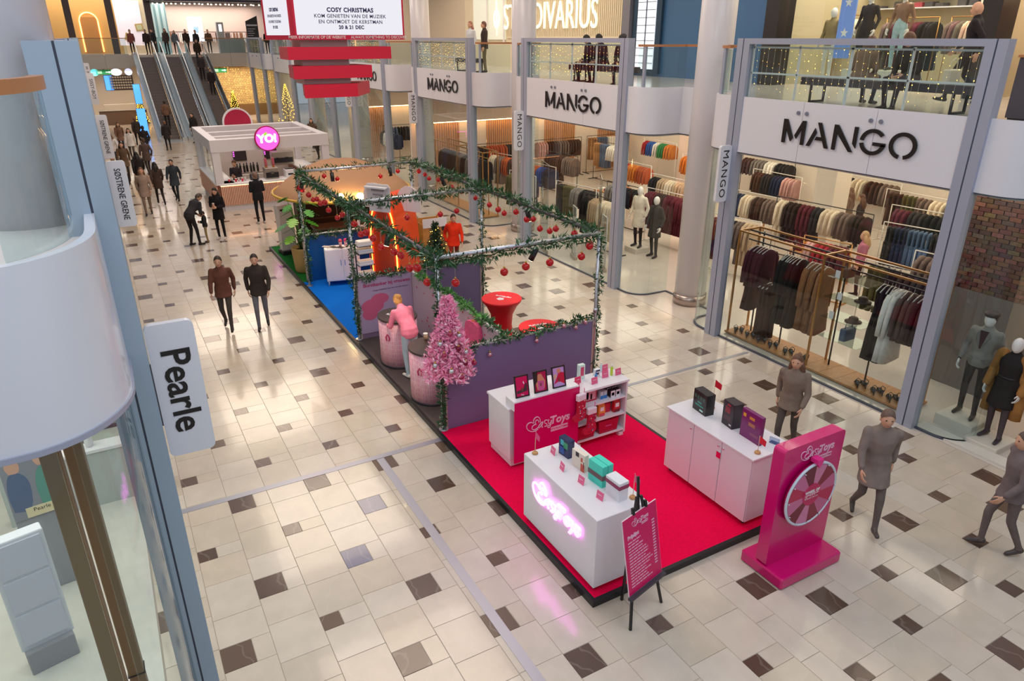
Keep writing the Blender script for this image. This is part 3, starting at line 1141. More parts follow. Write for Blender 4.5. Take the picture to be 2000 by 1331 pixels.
def body(p, face=True, vox=0.02):
    key = (p, face)
    if key in _B:
        return _B[key]
    J, bend, hp, pel = pose_joints(p)
    f = bender(bend, pel)
    for k in J:
        if k in UPPER or k.startswith('hip'):
            J[k] = f(J[k])
    if p == 'sit':
        pass
    mb = MB()
    torso(mb, f)
    bones = []

    def B(a, b, ra, rb, zone):
        caps(mb, a, b, ra, rb)
        bones.append((np.array(a), np.array(b), ra, rb, zone))
    for s in 'LR':
        B(J['hip' + s], J['kne' + s], .085, .056, 2)
        B(J['kne' + s], J['ank' + s], .057, .040, 2)
        ank, toe = J['ank' + s], J['toe' + s]
        dv = (toe - ank)
        B(ank + V(0, -.03, -.03), toe, .042, .034, 3)
        B(J['sh' + s], J['el' + s], .052, .043, 1)
        B(J['el' + s], J['wr' + s], .042, .031, 1)
    hd, nk = J['head'], J['neck']
    up = (hd - nk).normalized()
    B(nk - up * .05, nk + up * .07, .052, .05, 0)
    HR = Matrix.Rotation(-(bend + hp * 1.0) if True else 0, 3, 'X')
    mb.ell(hd, (.080, .100, .122), 16, 12, 0, HR)
    mb.ell(hd + HR @ V(0, .025, -.055), (.056, .066, .062), 12, 8, 0, HR)
    if face:
        mb.ell(hd + HR @ V(0, .098, -.02), (.014, .020, .026), 8, 6, 0, HR)
    bones.append((np.array(hd - HR @ V(0, 0, .03)), np.array(hd + HR @ V(0, 0, .03)), .1, .1, 0))
    bones.append((np.array(f((0, 0, .86))), np.array(f((0, 0, 1.0))), .13, .13, 2))
    bones.append((np.array(f((-.06, 0, 1.08))), np.array(f((-.06, 0, 1.38))), .09, .09, 1))
    bones.append((np.array(f((.06, 0, 1.08))), np.array(f((.06, 0, 1.38))), .09, .09, 1))
    co, fs = remesh(mb, vox)
    ctr = np.array([co[list(q)].mean(0) for q in fs])
    best = np.full(len(fs), 1e9)
    zone = np.zeros(len(fs), int)
    for a, b, ra, rb, z in bones:
        d = b - a
        t = np.clip(((ctr - a) @ d) / max(d @ d, 1e-9), 0, 1)
        dist = np.linalg.norm(ctr - (a + t[:, None] * d), axis=1) - (ra + (rb - ra) * t)
        w = dist < best
        best[w] = dist[w]
        zone[w] = z
    out = MB()
    out.v = [tuple(x) for x in co]
    out.f = fs
    out.m = [int(z) for z in zone]
    out.s = [True] * len(fs)
    for s, sd in (('L', -1), ('R', 1)):
        d = (J['wr' + s] - J['el' + s]).normalized()
        hand(out, J['wr' + s], d, sd, 0)
    if face:
        for sd in (-1, 1):
            out.ell(hd + HR @ V(sd * .076, -.004, -.012), (.012, .022, .034), 8, 6, 0, HR)
            out.ell(hd + HR @ V(sd * .031, .083, .012), (.013, .010, .009), 8, 6, 4, HR)
        out.ell(hd + HR @ V(0, .088, -.062), (.024, .010, .007), 8, 4, 5, HR)
    me = out.mesh('person_body', [WHITE] * 6)
    info = dict(J=J, f=f, HR=HR, hd=hd, pel=pel, mesh=me, p=p)
    _B[key] = info
    return info


_H = {}


def hair_mesh(info, style):
    key = (info['p'], style)
    if key in _H:
        return _H[key]
    mb = MB()
    hd, HR = info['hd'], info['HR']
    vs, fs = [], []
    nu, nv = 18, 9
    for j in range(nv + 1):
        for i in range(nu):
            a = 2 * PI * i / nu
            back = 0.5 - 0.5 * math.sin(a)            # 1 at the back of the head (-y)
            lim = -0.15 + 0.75 * (1 - back) - 0.75 * back
            t = PI / 2 - (PI / 2 - lim) * j / nv
            k = 1.0 + 0.03 * math.sin(5 * a + 3 * j)
            vs.append(hd + HR @ V(.084 * math.cos(t) * math.cos(a) * k, (.104 * math.cos(t) * math.sin(a) - .006) * k, .126 * math.sin(t) + .004))
    for j in range(nv):
        for i in range(nu):
            fs.append((j * nu + i, j * nu + (i + 1) % nu, (j + 1) * nu + (i + 1) % nu, (j + 1) * nu + i))
    mb.add(vs, fs, 0, True)
    if style == 'long':
        for sd, w in ((-1, .055), (0, .075), (1, .055)):
            b = hd + HR @ V(sd * .05, -.05 + .03 * abs(sd), -.02)
            mb.tube([b + V(0, 0, .05), b + V(sd * .02, -.02, -.08), b + V(sd * .03, -.05, -.2), b + V(sd * .035, -.045, -.30), b + V(sd * .03, -.04, -.34)], [w * .7, w, w * 1.05, w * .8, w * .3], 8)
    elif style == 'bun':
        mb.ell(hd + HR @ V(0, -.10, .05), (.05, .05, .05), 10, 8, 0, HR)
    elif style == 'cap':
        mb.ell(hd + HR @ V(0, -.005, .075), (.105, .118, .055), 16, 8, 0, HR)
    me = mb.mesh('hair', WHITE)
    _H[key] = me
    return me


_C = {}


def coat_mesh(info, length):
    """a coat that follows the pose: shell of torso and sleeves plus a skirt"""
    key = (info['p'], length)
    if key in _C:
        return _C[key]
    J, f, pel = info['J'], info['f'], info['pel']
    mb = MB()
    torso(mb, f, .018, 16, .84)
    for s in 'LR':
        caps(mb, J['sh' + s], J['el' + s], .063, .054)
        caps(mb, J['el' + s], J['wr' + s] - (J['wr' + s] - J['el' + s]).normalized() * .03, .054, .044)
    caps(mb, J['neck'] - V(0, 0, .04), J['neck'] + V(0, 0, .01), .078, .074)
    if length:
        vs, fs = [], []
        n = 16
        levels = [1.02, .92, .80, .68, .58]
        levels = [z for z in levels if z >= length]
        if info['p'] == 'sit':
            for s in 'LR':
                caps(mb, J['hip' + s], J['hip' + s].lerp(J['kne' + s], .7), .115, .10)
        else:
            mk = (J['kneL'] + J['kneR']) / 2
            sp = abs(J['kneL'].y - J['kneR'].y) / 2
            for z in levels:
                t = max(0, (.92 - z) / .42)
                cx, cy = 0, mk.y * t
                for k in range(n):
                    a = 2 * PI * k / n
                    vs.append(f((cx + math.cos(a) * (.178 + .035 * t), cy + math.sin(a) * (.135 + .035 * t + sp * .6 * t), z)))
            for i in range(len(levels) - 1):
                for k in range(n):
                    fs.append((i * n + k, (i + 1) * n + k, (i + 1) * n + (k + 1) % n, i * n + (k + 1) % n))
            fs.append(tuple(range(n)))
            fs.append(tuple((len(levels) - 1) * n + k for k in range(n))[::-1])
            mb.add(vs, fs, 0, True)
    co, fs = remesh(mb, .018, 5)
    out = MB()
    out.v = [tuple(x) for x in co]
    out.f = fs
    out.m = [0] * len(fs)
    out.s = [True] * len(fs)
    me = out.mesh('coat', WHITE)
    _C[key] = me
    return me


def setmat(o, mats):
    for i, m in enumerate(mats):
        o.material_slots[i].link = 'OBJECT'
        o.material_slots[i].material = m


def cmat(hexc, rough=0.85):
    return M('cloth_' + hexc.strip('#') + ('' if rough == 0.85 else '_s'), hexc, rough, var=0.10, vscale=12, spec=0.25)


SKIN = M('skin', '#d6a386', 0.5)
EYE = M('eye_dark', '#2a1d1a', 0.3)
LIPS = M('lips', '#b06a62', 0.5)


def person(label, loc, rz, pose='stand', h=1.72, top='#333333', bottom='#222226', shoes='#1d1a1a', hair='#3a2a20', style='short', coat=None, clen=.8, skin=None, face=True, name='person', cat='person', group=None):
    t = thing(name, label, cat, loc, rz, group)
    k = h / 1.72
    t.scale = (k, k, k)
    info = body(pose, face)
    o = link('body', info['mesh'], t)
    sk = skin or SKIN
    setmat(o, [sk, cmat(top), cmat(bottom), M('shoe_' + shoes.strip('#'), shoes, 0.4), EYE if face else sk, LIPS if face else sk])
    if style:
        hobj = link('hair' if style != 'cap' else 'cap', hair_mesh(info, style), t)
        setmat(hobj, [M('hair_' + hair.strip('#'), hair, 0.6, var=0.2, vscale=40)])
    if coat:
        c = link('coat', coat_mesh(info, clen), t)
        setmat(c, [cmat(coat)])
    return t


# ------------------------------------------------------------------ garments on hangers
def garment_mesh(kind):
    mb = MB()

    def loft(levels, n=10, wave=0.012):
        vs, fs = [], []
        for z, hw, th in levels:
            for k in range(n):
                a = 2 * PI * k / n
                wv = wave * math.sin(3 * a + z * 9) * (1 if z < -.1 else 0)
                sg = math.copysign(abs(math.cos(a)) ** .6, math.cos(a))
                vs.append((hw * sg, (th + wv) * math.sin(a), z + 0.012 * math.sin(2.5 * a) * (z < -.4)))
        for i in range(len(levels) - 1):
            for k in range(n):
                fs.append((i * n + k, (i + 1) * n + k, (i + 1) * n + (k + 1) % n, i * n + (k + 1) % n))
        fs.append(tuple(range(n)))
        fs.append(tuple((len(levels) - 1) * n + k for k in range(n))[::-1])
        mb.add(vs, fs, 0, True)

    def sleeves(L, r=.045):
        for s in (-1, 1):
            mb.tube([(s * .17, 0, -.07), (s * .215, 0.0, -.16), (s * .245, .012, -.16 - L * .45), (s * .25, .02, -.12 - L)], [r * .8, r, r * .9, r * .75], 7)
    if kind == 'jacket':
        loft([(0, .055, .035), (-.04, .15, .04), (-.075, .2, .045), (-.25, .20, .05), (-.5, .205, .05), (-.72, .215, .05)])
        sleeves(.52)
    elif kind == 'coat':
        loft([(0, .055, .035), (-.04, .15, .045), (-.08, .205, .05), (-.3, .2, .055), (-.5, .19, .055), (-.8, .23, .06), (-1.12, .265, .065)])
        sleeves(.58, .05)
    elif kind == 'dress':
        loft([(0, .07, .03), (-.05, .15, .035), (-.2, .155, .045), (-.42, .135, .045), (-.7, .19, .055), (-1.15, .25, .065)], 12, .018)
    elif kind == 'knit':
        loft([(0, .06, .04), (-.04, .15, .045), (-.08, .2, .05), (-.3, .19, .055), (-.6, .195, .055)])
        sleeves(.5, .05)
    elif kind == 'trousers':
        loft([(0, .15, .025), (-.05, .155, .03), (-.45, .15, .032), (-.46, .15, .03)])
        for s in (-1, 1):
            mb.tube([(s * .075, 0, -.40), (s * .08, 0, -.7), (s * .085, .005, -1.02)], [.06, .058, .062], 8)
    elif kind == 'skirt':
        loft([(0, .14, .025), (-.06, .145, .03), (-.4, .18, .04), (-.72, .215, .05)], 12, .02)
    return mb.mesh('hanging_' + kind, FAB)


GM = {k: garment_mesh(k) for k in ('jacket', 'coat', 'dress', 'knit', 'trousers', 'skirt')}
hg = MB()
hg.tube([(-.19, 0, -.065), (-.1, 0, -.02), (0, 0, .012), (.1, 0, -.02), (.19, 0, -.065)], .011, 5)
hg.tube([(0, 0, .01), (0, 0, .05), (.012, 0, .075), (.0, 0, .092)], .004, 5)
HANGER = hg.mesh('hanger', M('hanger_steel', '#c9c4c0', 0.3, metal=0.6))
PAL = dict(black='#191719', charcoal='#2e2a2c', brown='#4a2f26', chocolate='#33211d', camel='#a6794f', beige='#bfa487', cream='#dccbb4', white='#e8e3dc', grey='#7d7672',
           navy='#232a45', burgundy='#5a1f2b', rust='#b0532a', olive='#5f5733', red='#a3222c', denim='#4f6585', blue='#2a4f9c', orange='#c8762f', green='#2f7f45', taupe='#75625a', pinkish='#c79a94')
ngar = 0
_N = 'first second third fourth fifth sixth seventh eighth ninth tenth eleventh twelfth thirteenth fourteenth fifteenth sixteenth seventeenth eighteenth nineteenth'.split()


def nth(k):
    if k < 19:
        return _N[k]
    t = {2: 'twent', 3: 'thirt', 4: 'fort'}[(k + 1) // 10]
    return t + ('ieth' if (k + 1) % 10 == 0 else 'y-' + _N[k % 10])




def rack(where, x, y, L, ang, hgt, colors, kinds, style='white', gap=0.09, hangers=False, fill=(0, 1), swing=0.12):
    """a clothes rail with its garments; the rail runs along local y"""
    global ngar
    t = thing('clothes_rail', ('slim white' if style == 'white' else 'black metal' if style == 'black' else 'brass') + ' clothes rail ' + where, 'clothes rail', (x, y, 0), ang, 'clothes rails in the fashion store')
    mat = {'white': M('rail_white', '#e8e0d8', 0.35), 'black': BLACK, 'gold': GOLD}[style]
    MB().tube([(0, -L / 2, hgt), (0, L / 2, hgt)], .014, 6).build('rail', mat, t)
    for s in (-1, 1):
        MB().tube([(0, s * L / 2, 0.03), (0, s * L / 2, hgt)], .014, 6).build('upright', mat, t)
        MB().box(-.26, .26, s * L / 2 - .02, s * L / 2 + .02, 0, .03).build('foot', mat, t)
    MB().box(-.012, .012, -L / 2, L / 2, .03, .055).build('base_bar', mat, t)
    a, b = -L / 2 + .1 + (L - .2) * fill[0], -L / 2 + .1 + (L - .2) * fill[1]
    n = int((b - a) / gap)
    R = Matrix.Rotation(ang, 3, 'Z')
    for k in range(n):
        yy = a + (b - a) * (k + .5) / n
        ci = min(int(k / n * len(colors)), len(colors) - 1)
        cn = colors[ci]
        kd = kinds[min(int(k / n * len(kinds)), len(kinds) - 1)]
        p = R @ V(0, yy, 0)
        o = link('hanging_' + kd, GM[kd], None, (x + p.x, y + p.y, hgt - .10), (0, 0, ang + rnd.uniform(-swing, swing)))
        c = lin(PAL[cn])
        q = rnd.uniform(.85, 1.18)
        o.color = (*[min(1, v * q) for v in c], 1)
        tag(o, '%s %s, %s from the near end, rail %s' % (cn, kd, nth(n - 1 - k), where), kd, 'garments ' + where)
        o.name = 'hanging_' + kd
        ngar += 1
        if hangers:
            link('hanger', HANGER, o)
    return t
# ================================================================== EXHIBITION STAND
XS0, XS1, YS0, YS1 = 3.93, 7.08, 5.06, 22.42
pl = thing('stand_platform', 'long low platform carpeted red, grey-brown, blue and green with a black edge', 'platform', (5.5, 13.7, 0))
def zone(y0, y1, m, name='carpet', lab=None):
    o = MB().box(XS0 - 5.5 + .05, XS1 - 5.5 - .05, y0 - 13.7, y1 - 13.7, 0.0, 0.085).build(name, m, pl)
    if lab:
        o['label'] = lab
zone(YS0 + .05, 9.47, REDC, 'carpet', 'bright red low pile carpet')
zone(9.47, 13.9, M('dark_vinyl', '#4b403f', 0.6, var=0.15, vscale=8), 'vinyl_floor', 'dark grey-brown vinyl floor')
zone(13.9, 18.4, M('blue_carpet', '#0a6bd0', 0.95, var=.05, vscale=40, spec=.1), 'carpet', 'bright blue low pile carpet')
zone(18.4, YS1 - .05, M('green_turf', '#1f6b2c', 0.95, var=.15, vscale=60, spec=.1), 'turf', 'bright green artificial turf')
eb = MB()
eb.box(XS0 - 5.5, XS0 - 5.45, YS0 - 13.7, YS1 - 13.7, 0, .088).box(XS1 - 5.55, XS1 - 5.5, YS0 - 13.7, YS1 - 13.7, 0, .088)
eb.box(XS0 - 5.45, XS1 - 5.55, YS0 - 13.7, YS0 - 13.65, 0, .088).box(XS0 - 5.45, XS1 - 5.55, YS1 - 13.75, YS1 - 13.7, 0, .088)
eb.build('edge', M('black_edge', '#17191d', 0.4), pl)
ZP = .085

# frame of tubes
FX0, FX1, FY = 4.05, 7.05, (9.5, 13.9, 18.0)
ZT = 3.05
fr = thing('tubular_pavilion', 'tall tubular metal frame with six posts and overhead beams wrapped in garlands', 'frame', (5.55, 13.75, ZP))
def FL(x, y, z):
    return (x - 5.55, y - 13.75, z - ZP)
for y in FY:
    for x in (FX0, FX1):
        mb = MB().tube([FL(x, y, ZP), FL(x, y, ZT)], .032, 10)
        mb.tube([FL(x, y, 1.62), FL(x, y, 1.70)], .042, 10).tube([FL(x, y, ZP), FL(x, y, ZP + .02)], .08, 12)
        mb.build('post', ALU, fr)
    mb = MB().tube([FL(FX0, y, ZT), FL(FX1, y, ZT)], .035, 10)
    mb.build('beam', ALU, fr)
for x in (FX0, FX1):
    for a, b in ((FY[0], FY[1]), (FY[1], FY[2])):
        MB().tube([FL(x, a, ZT), FL(x, b, ZT)], .035, 10).build('beam', M('beam_grey', '#5f5a62', .35, metal=.5), fr)

# partitions
PURP = M('purple_partition', '#7b6b95', 0.45)
MAUV = M('mauve_partition', '#8f7590', 0.45)
BLUE = M('blue_partition', '#0b4f93', 0.35)
PALEP = M('pale_pink_partition', '#cbb2bf', 0.5)
def partition(label, x0, x1, y0, y1, z1, m, cap=ALU, mats2=None):
    cx, cy = (x0 + x1) / 2, (y0 + y1) / 2
    t = thing('partition_wall', label, 'partition', (cx, cy, ZP))
    MB().box(x0 - cx, x1 - cx, y0 - cy, y1 - cy, 0, z1 - ZP - .03).build('panel', m, t)
    MB().box(x0 - cx - .005, x1 - cx + .005, y0 - cy - .008, y1 - cy + .008, z1 - ZP - .03, z1 - ZP).build('cap_rail', cap, t)
    if x1 - x0 > y1 - y0:
        for xx in (x0 - cx, x1 - cx):
            MB().box(xx - .018, xx + .018, -.03, .03, 0, z1 - ZP - .03).build('edge_profile', M('edge_beige', '#b39a94', .5), t)
    return t
partition('low purple partition behind the white desk with the magenta front', 4.10, 7.0, 9.48, 9.52, 1.50, PURP)
partition('low mauve partition carrying the breast cancer poster', 4.10, 5.30, 13.88, 13.92, 1.46, MAUV)
partition('low purple partition behind the red bar tables', 5.36, 7.0, 13.88, 13.92, 1.46, M('purple_partition_b', '#6d5f85', .45))
dv = partition('pale divider wall with tiny red hearts and a pink sweater hung on it', 5.31, 5.35, 9.56, 13.86, 1.45, PALEP, M('white_cap', '#e8e4e6', .35))
partition('low blue partition behind the white cabinet with the pink cups', 4.10, 7.0, 18.38, 18.42, 1.36, BLUE, WHITE)
hm = M('red_heart', '#c81f52', .5)
for k in range(26):
    zz, yy = rnd.uniform(.35, 1.25), rnd.uniform(-1.9, 1.9)
    q = rnd.uniform(.022, .035)
    hp_ = [(0, -1), (.75, -.1), (.95, .45), (.5, .85), (0, .45), (-.5, .85), (-.95, .45), (-.75, -.1)]
    MB().prism([(a * q, b * q) for a, b in hp_], (-.0205, yy, zz), (0, -1, 0), (0, 0, 1), (-.003, 0, 0)).build('heart', hm, dv)

# poster on the mauve wall
po = thing('poster', 'pale mauve health poster headed in magenta Borstkanker bij vrouwen', 'poster', (4.72, 13.868, ZP))
MB().box(-.62, .58, -.008, .008, .12, 1.33).build('sheet', M('poster_sheet', '#b59fc0', .35), po)
put_txt('headline', 'Borstkanker bij vrouwen', M('poster_magenta', '#b01858', .5), .105, (.02, -.0095, 1.19), (1, 0, 0), (0, 0, 1), po, .002, .002)
put_txt('subtitle', 'vroeg ontdekken kan het verschil maken!', M('poster_navy', '#2d1e55', .5), .048, (.09, -.0095, 1.06), (1, 0, 0), (0, 0, 1), po, .002)
bl = MB()
for qi, (cx, cz, rx, rz_) in enumerate(((-.33, .72, .25, .16), (-.16, .86, .20, .12), (-.40, .55, .17, .14))):
    bl.prism([(rx * math.cos(2 * PI * k / 24), rz_ * math.sin(2 * PI * k / 24)) for k in range(24)], (cx, -.0085 - .0013 * qi, cz), (1, 0, 0), (0, 0, 1), (0, -.001, 0))
bl.build('pink_print', M('poster_pink', '#cf6288', .5), po)['kind'] = 'stuff'

# ------------------------------------------------------------------ garlands
GRN = M('fir_green', '#1f5229', 0.7, var=.25, vscale=25)
GRNL = M('fir_green_light', '#4b8a3e', 0.7, var=.2, vscale=25)
FROST = M('fir_frost_tip', '#8fa890', 0.7)
def needle_cloud(mb, p, d, n, r, L, w, fr=.16, rr=rnd):
    d = Vector(d).normalized()
    u, v = basis(d)
    for _ in range(n):
        a = rr.uniform(0, 2 * PI)
        o = (u * math.cos(a) + v * math.sin(a))
        dirv = (o * 1.0 + d * rr.uniform(-.9, .9)).normalized()
        s = dirv.cross(Vector((rr.uniform(-1, 1), rr.uniform(-1, 1), rr.uniform(-1, 1))))
        if s.length < 1e-3:
            continue
        s = s.normalized() * w * rr.uniform(.7, 1.2)
        b = Vector(p) + o * r * rr.uniform(.1, .6) + d * rr.uniform(-.03, .03)
        l = L * rr.uniform(.6, 1.25)
        t = b + dirv * l
        m = b + dirv * l * .5
        mb.add([b, m + s, t, m - s], [(0, 1, 2, 3)], 1 if rr.random() < fr else 0)
def garland(label, pts, n_per_m=150, r=.085, L=.105, sag=0.0, mats=None, wob=.02):
    base = Vector(pts[0])
    t = thing('fir_garland', label, 'garland', base, group=None)
    mb, wi = MB(), MB()
    dense = []
    for a, b in zip(pts[:-1], pts[1:]):
        a, b = Vector(a), Vector(b)
        n = max(2, int((b - a).length / .06))
        for k in range(n):
            q = k / n
            p = a.lerp(b, q)
            p.z -= sag * math.sin(PI * q) * (0.6 + .4 * math.sin(9 * q))
            dense.append(p + V(math.sin(k * .9) * wob, math.cos(k * .7) * wob, math.sin(k * 1.1) * wob))
    dense.append(Vector(pts[-1]))
    for i in range(len(dense) - 1):
        p, d = dense[i] - base, dense[i + 1] - dense[i]
        k = 1.0 + .35 * math.sin(i * .55) + rnd.uniform(-.15, .15)
        needle_cloud(mb, p, d, int(n_per_m * d.length * 1.9) + 1, r * k * 1.1, L * k, .013, .09)
    wi.tube([p - base for p in dense[::2]], .010, 5)
    wi.build('wire', M('wire_green', '#24391f', .7), t)
    mb.build('needles', mats or [GRN, FROST], t)['kind'] = 'stuff'
    return t
GX0, GX1 = FX0, FX1
garland('fir garland along the aisle-side overhead beam above the pink counters', [(GX0, 9.5, 3.05), (GX0, 13.9, 3.06)], sag=.12)
garland('fir garland along the aisle-side overhead beam above the blue carpet', [(GX0, 13.9, 3.05), (GX0, 18.0, 3.06)], sag=.10)
garland('fir garland along the store-side overhead beam above the red tables', [(GX1, 9.5, 3.06), (GX1, 13.9, 3.08)], 110, sag=-.04)
garland('fir garland along the store-side overhead beam beside the orange arch', [(GX1, 13.9, 3.08), (GX1, 18.0, 3.08)], 100, sag=-.03)
garland('fir garland under the front cross beam with three red baubles', [(GX0, 9.5, 3.02), (GX1, 9.5, 3.05)], sag=.09)
garland('fir garland along the middle cross beam', [(GX0, 13.9, 3.03), (GX1, 13.9, 3.08)], 190, sag=.06)
garland('thin fir garland along the rear cross beam before the kiosk', [(GX0, 18.0, 3.07), (GX1, 18.0, 3.1)], 60, .05, sag=.03)
garland('fir garland wound down the front post beside the pink tree', [(GX0 - .03, 9.47, 3.0), (GX0 - .02, 9.45, .12)], 150, .05, .075)
garland('fir garland wound down the front post on the store side', [(GX1 + .04, 9.5, 3.0), (GX1 + .03, 9.5, .3)], 120, .045, .07)
garland('fir garland wound down the middle post on the aisle side', [(GX0 - .02, 13.88, 3.0), (GX0 - .02, 13.86, .2)], 150, .05, .075)
garland('fir garland wound down the middle post behind the red tables', [(GX1, 13.88, 3.0), (GX1, 13.86, .6)], 120, .045, .07)
garland('fir garland wound down the rear post beside the potted plant', [(GX0, 17.98, 3.0), (GX0 + .02, 17.95, .15)], 150, .055, .08)
garland('fir garland wound down the rear post beside the orange arch', [(GX1, 17.98, 3.0), (GX1, 17.96, .5)], 120, .045, .07)
garland('fir garland lying on top of the front purple partition', [(4.35, 9.5, 1.47), (5.2, 9.48, 1.50), (7.0, 9.5, 1.55)], 170, .055, .08)
garland('brighter green fir garland on top of the pale divider wall', [(5.30, 13.5, 1.50), (5.33, 11.6, 1.52), (5.34, 10.4, 1.44)], 190, .06, .08, mats=[GRNL, FROST])
garland('dark fir garland at the front end of the pale divider wall', [(5.34, 10.5, 1.46), (5.34, 9.6, 1.46)], 170, .06, .08)
garland('fir garland on top of the mauve partition with the poster', [(4.1, 13.86, 1.46), (5.3, 13.86, 1.50)], 210, .06, .075)
garland('fir garland on top of the purple partition behind the red tables', [(5.36, 13.88, 1.48), (7.0, 13.88, 1.50)], 170, .06, .075)
garland('pale frosted fir garland on top of the blue partition', [(4.1, 18.36, 1.32), (6.4, 18.36, 1.33)], 190, .055, .075, mats=[GRN, M('fir_gold_tip', '#b8a878', .6)])

ORD = ['first', 'second', 'third', 'fourth', 'fifth', 'sixth', 'seventh', 'eighth', 'ninth', 'tenth', 'eleventh', 'twelfth']
# ------------------------------------------------------------------ baubles
RBAL = M('red_bauble_gloss', '#c00512', 0.25, coat=.25)
PBAL = M('pink_silver_bauble', '#d9a7b4', 0.12, metal=.7)
CAPG = M('bauble_cap_gold', '#c9a24f', .3, metal=.8)
bm = MB().ell((0, 0, -.065), .06, 14, 10)
BAU = bm.mesh('bauble', RBAL)
BAUP = MB().ell((0, 0, -.045), .04, 12, 8).mesh('bauble_small', PBAL)
CAPM = MB().lathe([(.016, -.012), (.016, .012), (.006, .02)], n=8).mesh('cap', CAPG)
def bauble(label, p, r=1.0, drop=.12, group='red baubles', me=None):
    o = link('red_bauble' if me is None else 'silver_pink_bauble', me or BAU, None, p)
    o.scale = (r, r, r)
    tag(o, label, 'bauble', group)
    link('cap', CAPM, o)
    if drop > 0:
        MB().tube([(0, 0, .015), (0, 0, drop / r)], .0025, 4).build('string', M('thread_white', '#c9c2bc', .7), o)
    return o
Lb = {'aisle': 'red bauble hanging below the long aisle-side beam, ', 'store': 'red bauble hanging below the long store-side beam, '}
for k, (y, z) in enumerate(((18.4, 2.67), (17.59, 2.67), (17.02, 2.66), (16.63, 2.61), (16.28, 2.69), (16.0, 2.65), (15.63, 2.74), (15.36, 2.62), (14.72, 2.58), (14.32, 2.73))):
    bauble('%s red bauble from the rear post, aisle-side beam, over the blue carpet' % ORD[k], (4.05, min(y, 17.95), z + .065), rnd.uniform(.95, 1.15), 3.0 - z - .06, 'red baubles over the blue carpet')
for k, (y, z) in enumerate(((13.54, 2.71), (13.16, 2.59), (12.83, 2.7), (12.43, 2.68), (12.0, 2.62), (11.34, 2.69), (11.02, 2.71), (10.64, 2.59), (10.3, 2.69), (9.91, 2.55))):
    bauble('%s red bauble from the middle post toward the front, aisle-side beam' % ORD[k], (4.05, y, z + .065), rnd.uniform(.95, 1.2), 3.0 - z - .06, 'red baubles over the pink counters')
for k, (y, z) in enumerate(((17.44, 2.93), (17.04, 2.9), (16.78, 2.84), (16.2, 2.9), (15.43, 2.86), (14.9, 2.84), (14.17, 2.82))):
    bauble('%s red bauble from the rear post, store-side beam by the orange arch' % ORD[k], (7.05, y, z + .03), rnd.uniform(.9, 1.05), max(.03, 3.0 - z), 'red baubles beside the orange arch')
for k, (y, z) in enumerate(((13.5, 2.8), (13.1, 2.78), (12.84, 2.75), (12.34, 2.88), (11.91, 2.82), (11.66, 2.87), (11.41, 2.74), (11.06, 2.77), (10.85, 2.86), (10.24, 2.91), (9.75, 2.84))):
    bauble('%s red bauble from the middle post, store-side beam over the red tables' % ORD[k], (7.05, y, z + .03), rnd.uniform(.95, 1.1), max(.03, 3.0 - z), 'red baubles over the red tables')
for (x, z), l in zip(((5.21, 2.66), (5.61, 2.69), (6.07, 2.69), (6.70, 2.70), (6.86, 2.86), (4.35, 2.62)), ('farthest along toward the aisle but one', 'third from the store side', 'beside the lit spotlight', 'close to the store-side post, lower one', 'close to the store-side post, upper one', 'next to the aisle-side post')):
    bauble('red bauble under the front cross beam, ' + l, (x, 9.5, z + .06), 1.1, 2.98 - z, 'red baubles under the front beam')
for k, (x, z) in enumerate(((4.40, 2.88), (4.72, 2.92), (5.05, 2.82), (6.19, 2.79), (6.68, 2.88))):
    bauble('%s red bauble from the aisle under the rear cross beam' % ORD[k], (x, 18.0, z + .03), 1.0, max(.03, 3.02 - z), 'red baubles under the rear beam')
for k, (x, z) in enumerate(((5.3, 2.62), (6.06, 2.60), (6.45, 2.63))):
    bauble('%s red bauble from the aisle under the middle cross beam' % ORD[k], (x, 13.9, z + .06), 1.05, 2.97 - z, 'red baubles under the middle beam')
for x, z, l in ((4.9, 1.30, 'low at the aisle end of the front partition'), (5.8, 1.36, 'under the middle of the front partition garland'), (6.35, 1.52, 'on the front partition before the second red table'), (6.6, 1.44, 'small one on the front partition garland'), (6.8, 1.5, 'at the store end of the front partition garland')):
    bauble('pale pink bauble ' + l, (x, 9.44, z + .04), 1.0, .05, 'pink baubles on the front partition', BAUP)

# ------------------------------------------------------------------ spotlights on the beams
LENS = M('spot_lens', '#fff2d8', .3, emit='#ffe2b0', es=22.0)
LENSO = M('spot_lens_dim', '#8a8378', .3)
def spot(label, p, rx, ry, lit, power=0):
    t = thing('spotlight', label, 'spotlight', p)
    R = Euler((rx, ry, 0)).to_matrix()
    d = R @ V(0, 0, -1)
    MB().tube([V(0, 0, .03), V(0, 0, -.05)], .012, 6).build('bracket', BLACK, t)
    MB().tube([V(0, 0, -.05) - d * .03, V(0, 0, -.05) + d * .19], .05, 14).build('housing', M('spot_black', '#1e1c1f', .35), t)
    MB().tube([V(0, 0, -.05) + d * .189, V(0, 0, -.05) + d * .195], .043, 14).build('lens', LENS if lit else LENSO, t)
    if power:
        l = bpy.data.lights.new('spot_lamp', 'SPOT')
        l.energy = power
        l.color = (1, .84, .62)
        l.spot_size = math.radians(75)
        l.shadow_soft_size = .04
        o = bpy.data.objects.new('spot_lamp', l)
        COL.objects.link(o)
        o.parent = t
        o.location = V(0, 0, -.05) + d * .22
        o.rotation_euler = (rx, ry, 0)
spot('black spotlight, lit, under the front cross beam', (5.79, 9.5, 2.98), .35, .25, True, 70)
spot('black spotlight, lit, on the store-side beam above the red tables', (7.05, 11.89, 2.98), .1, -.35, True, 60)
spot('black spotlight, lit, on the store-side beam beside the orange arch', (7.05, 15.99, 2.98), .1, -.45, True, 50)
spot('black spotlight under the aisle-side beam above the pink counters', (4.05, 11.56, 2.98), .0, .3, True, 70)
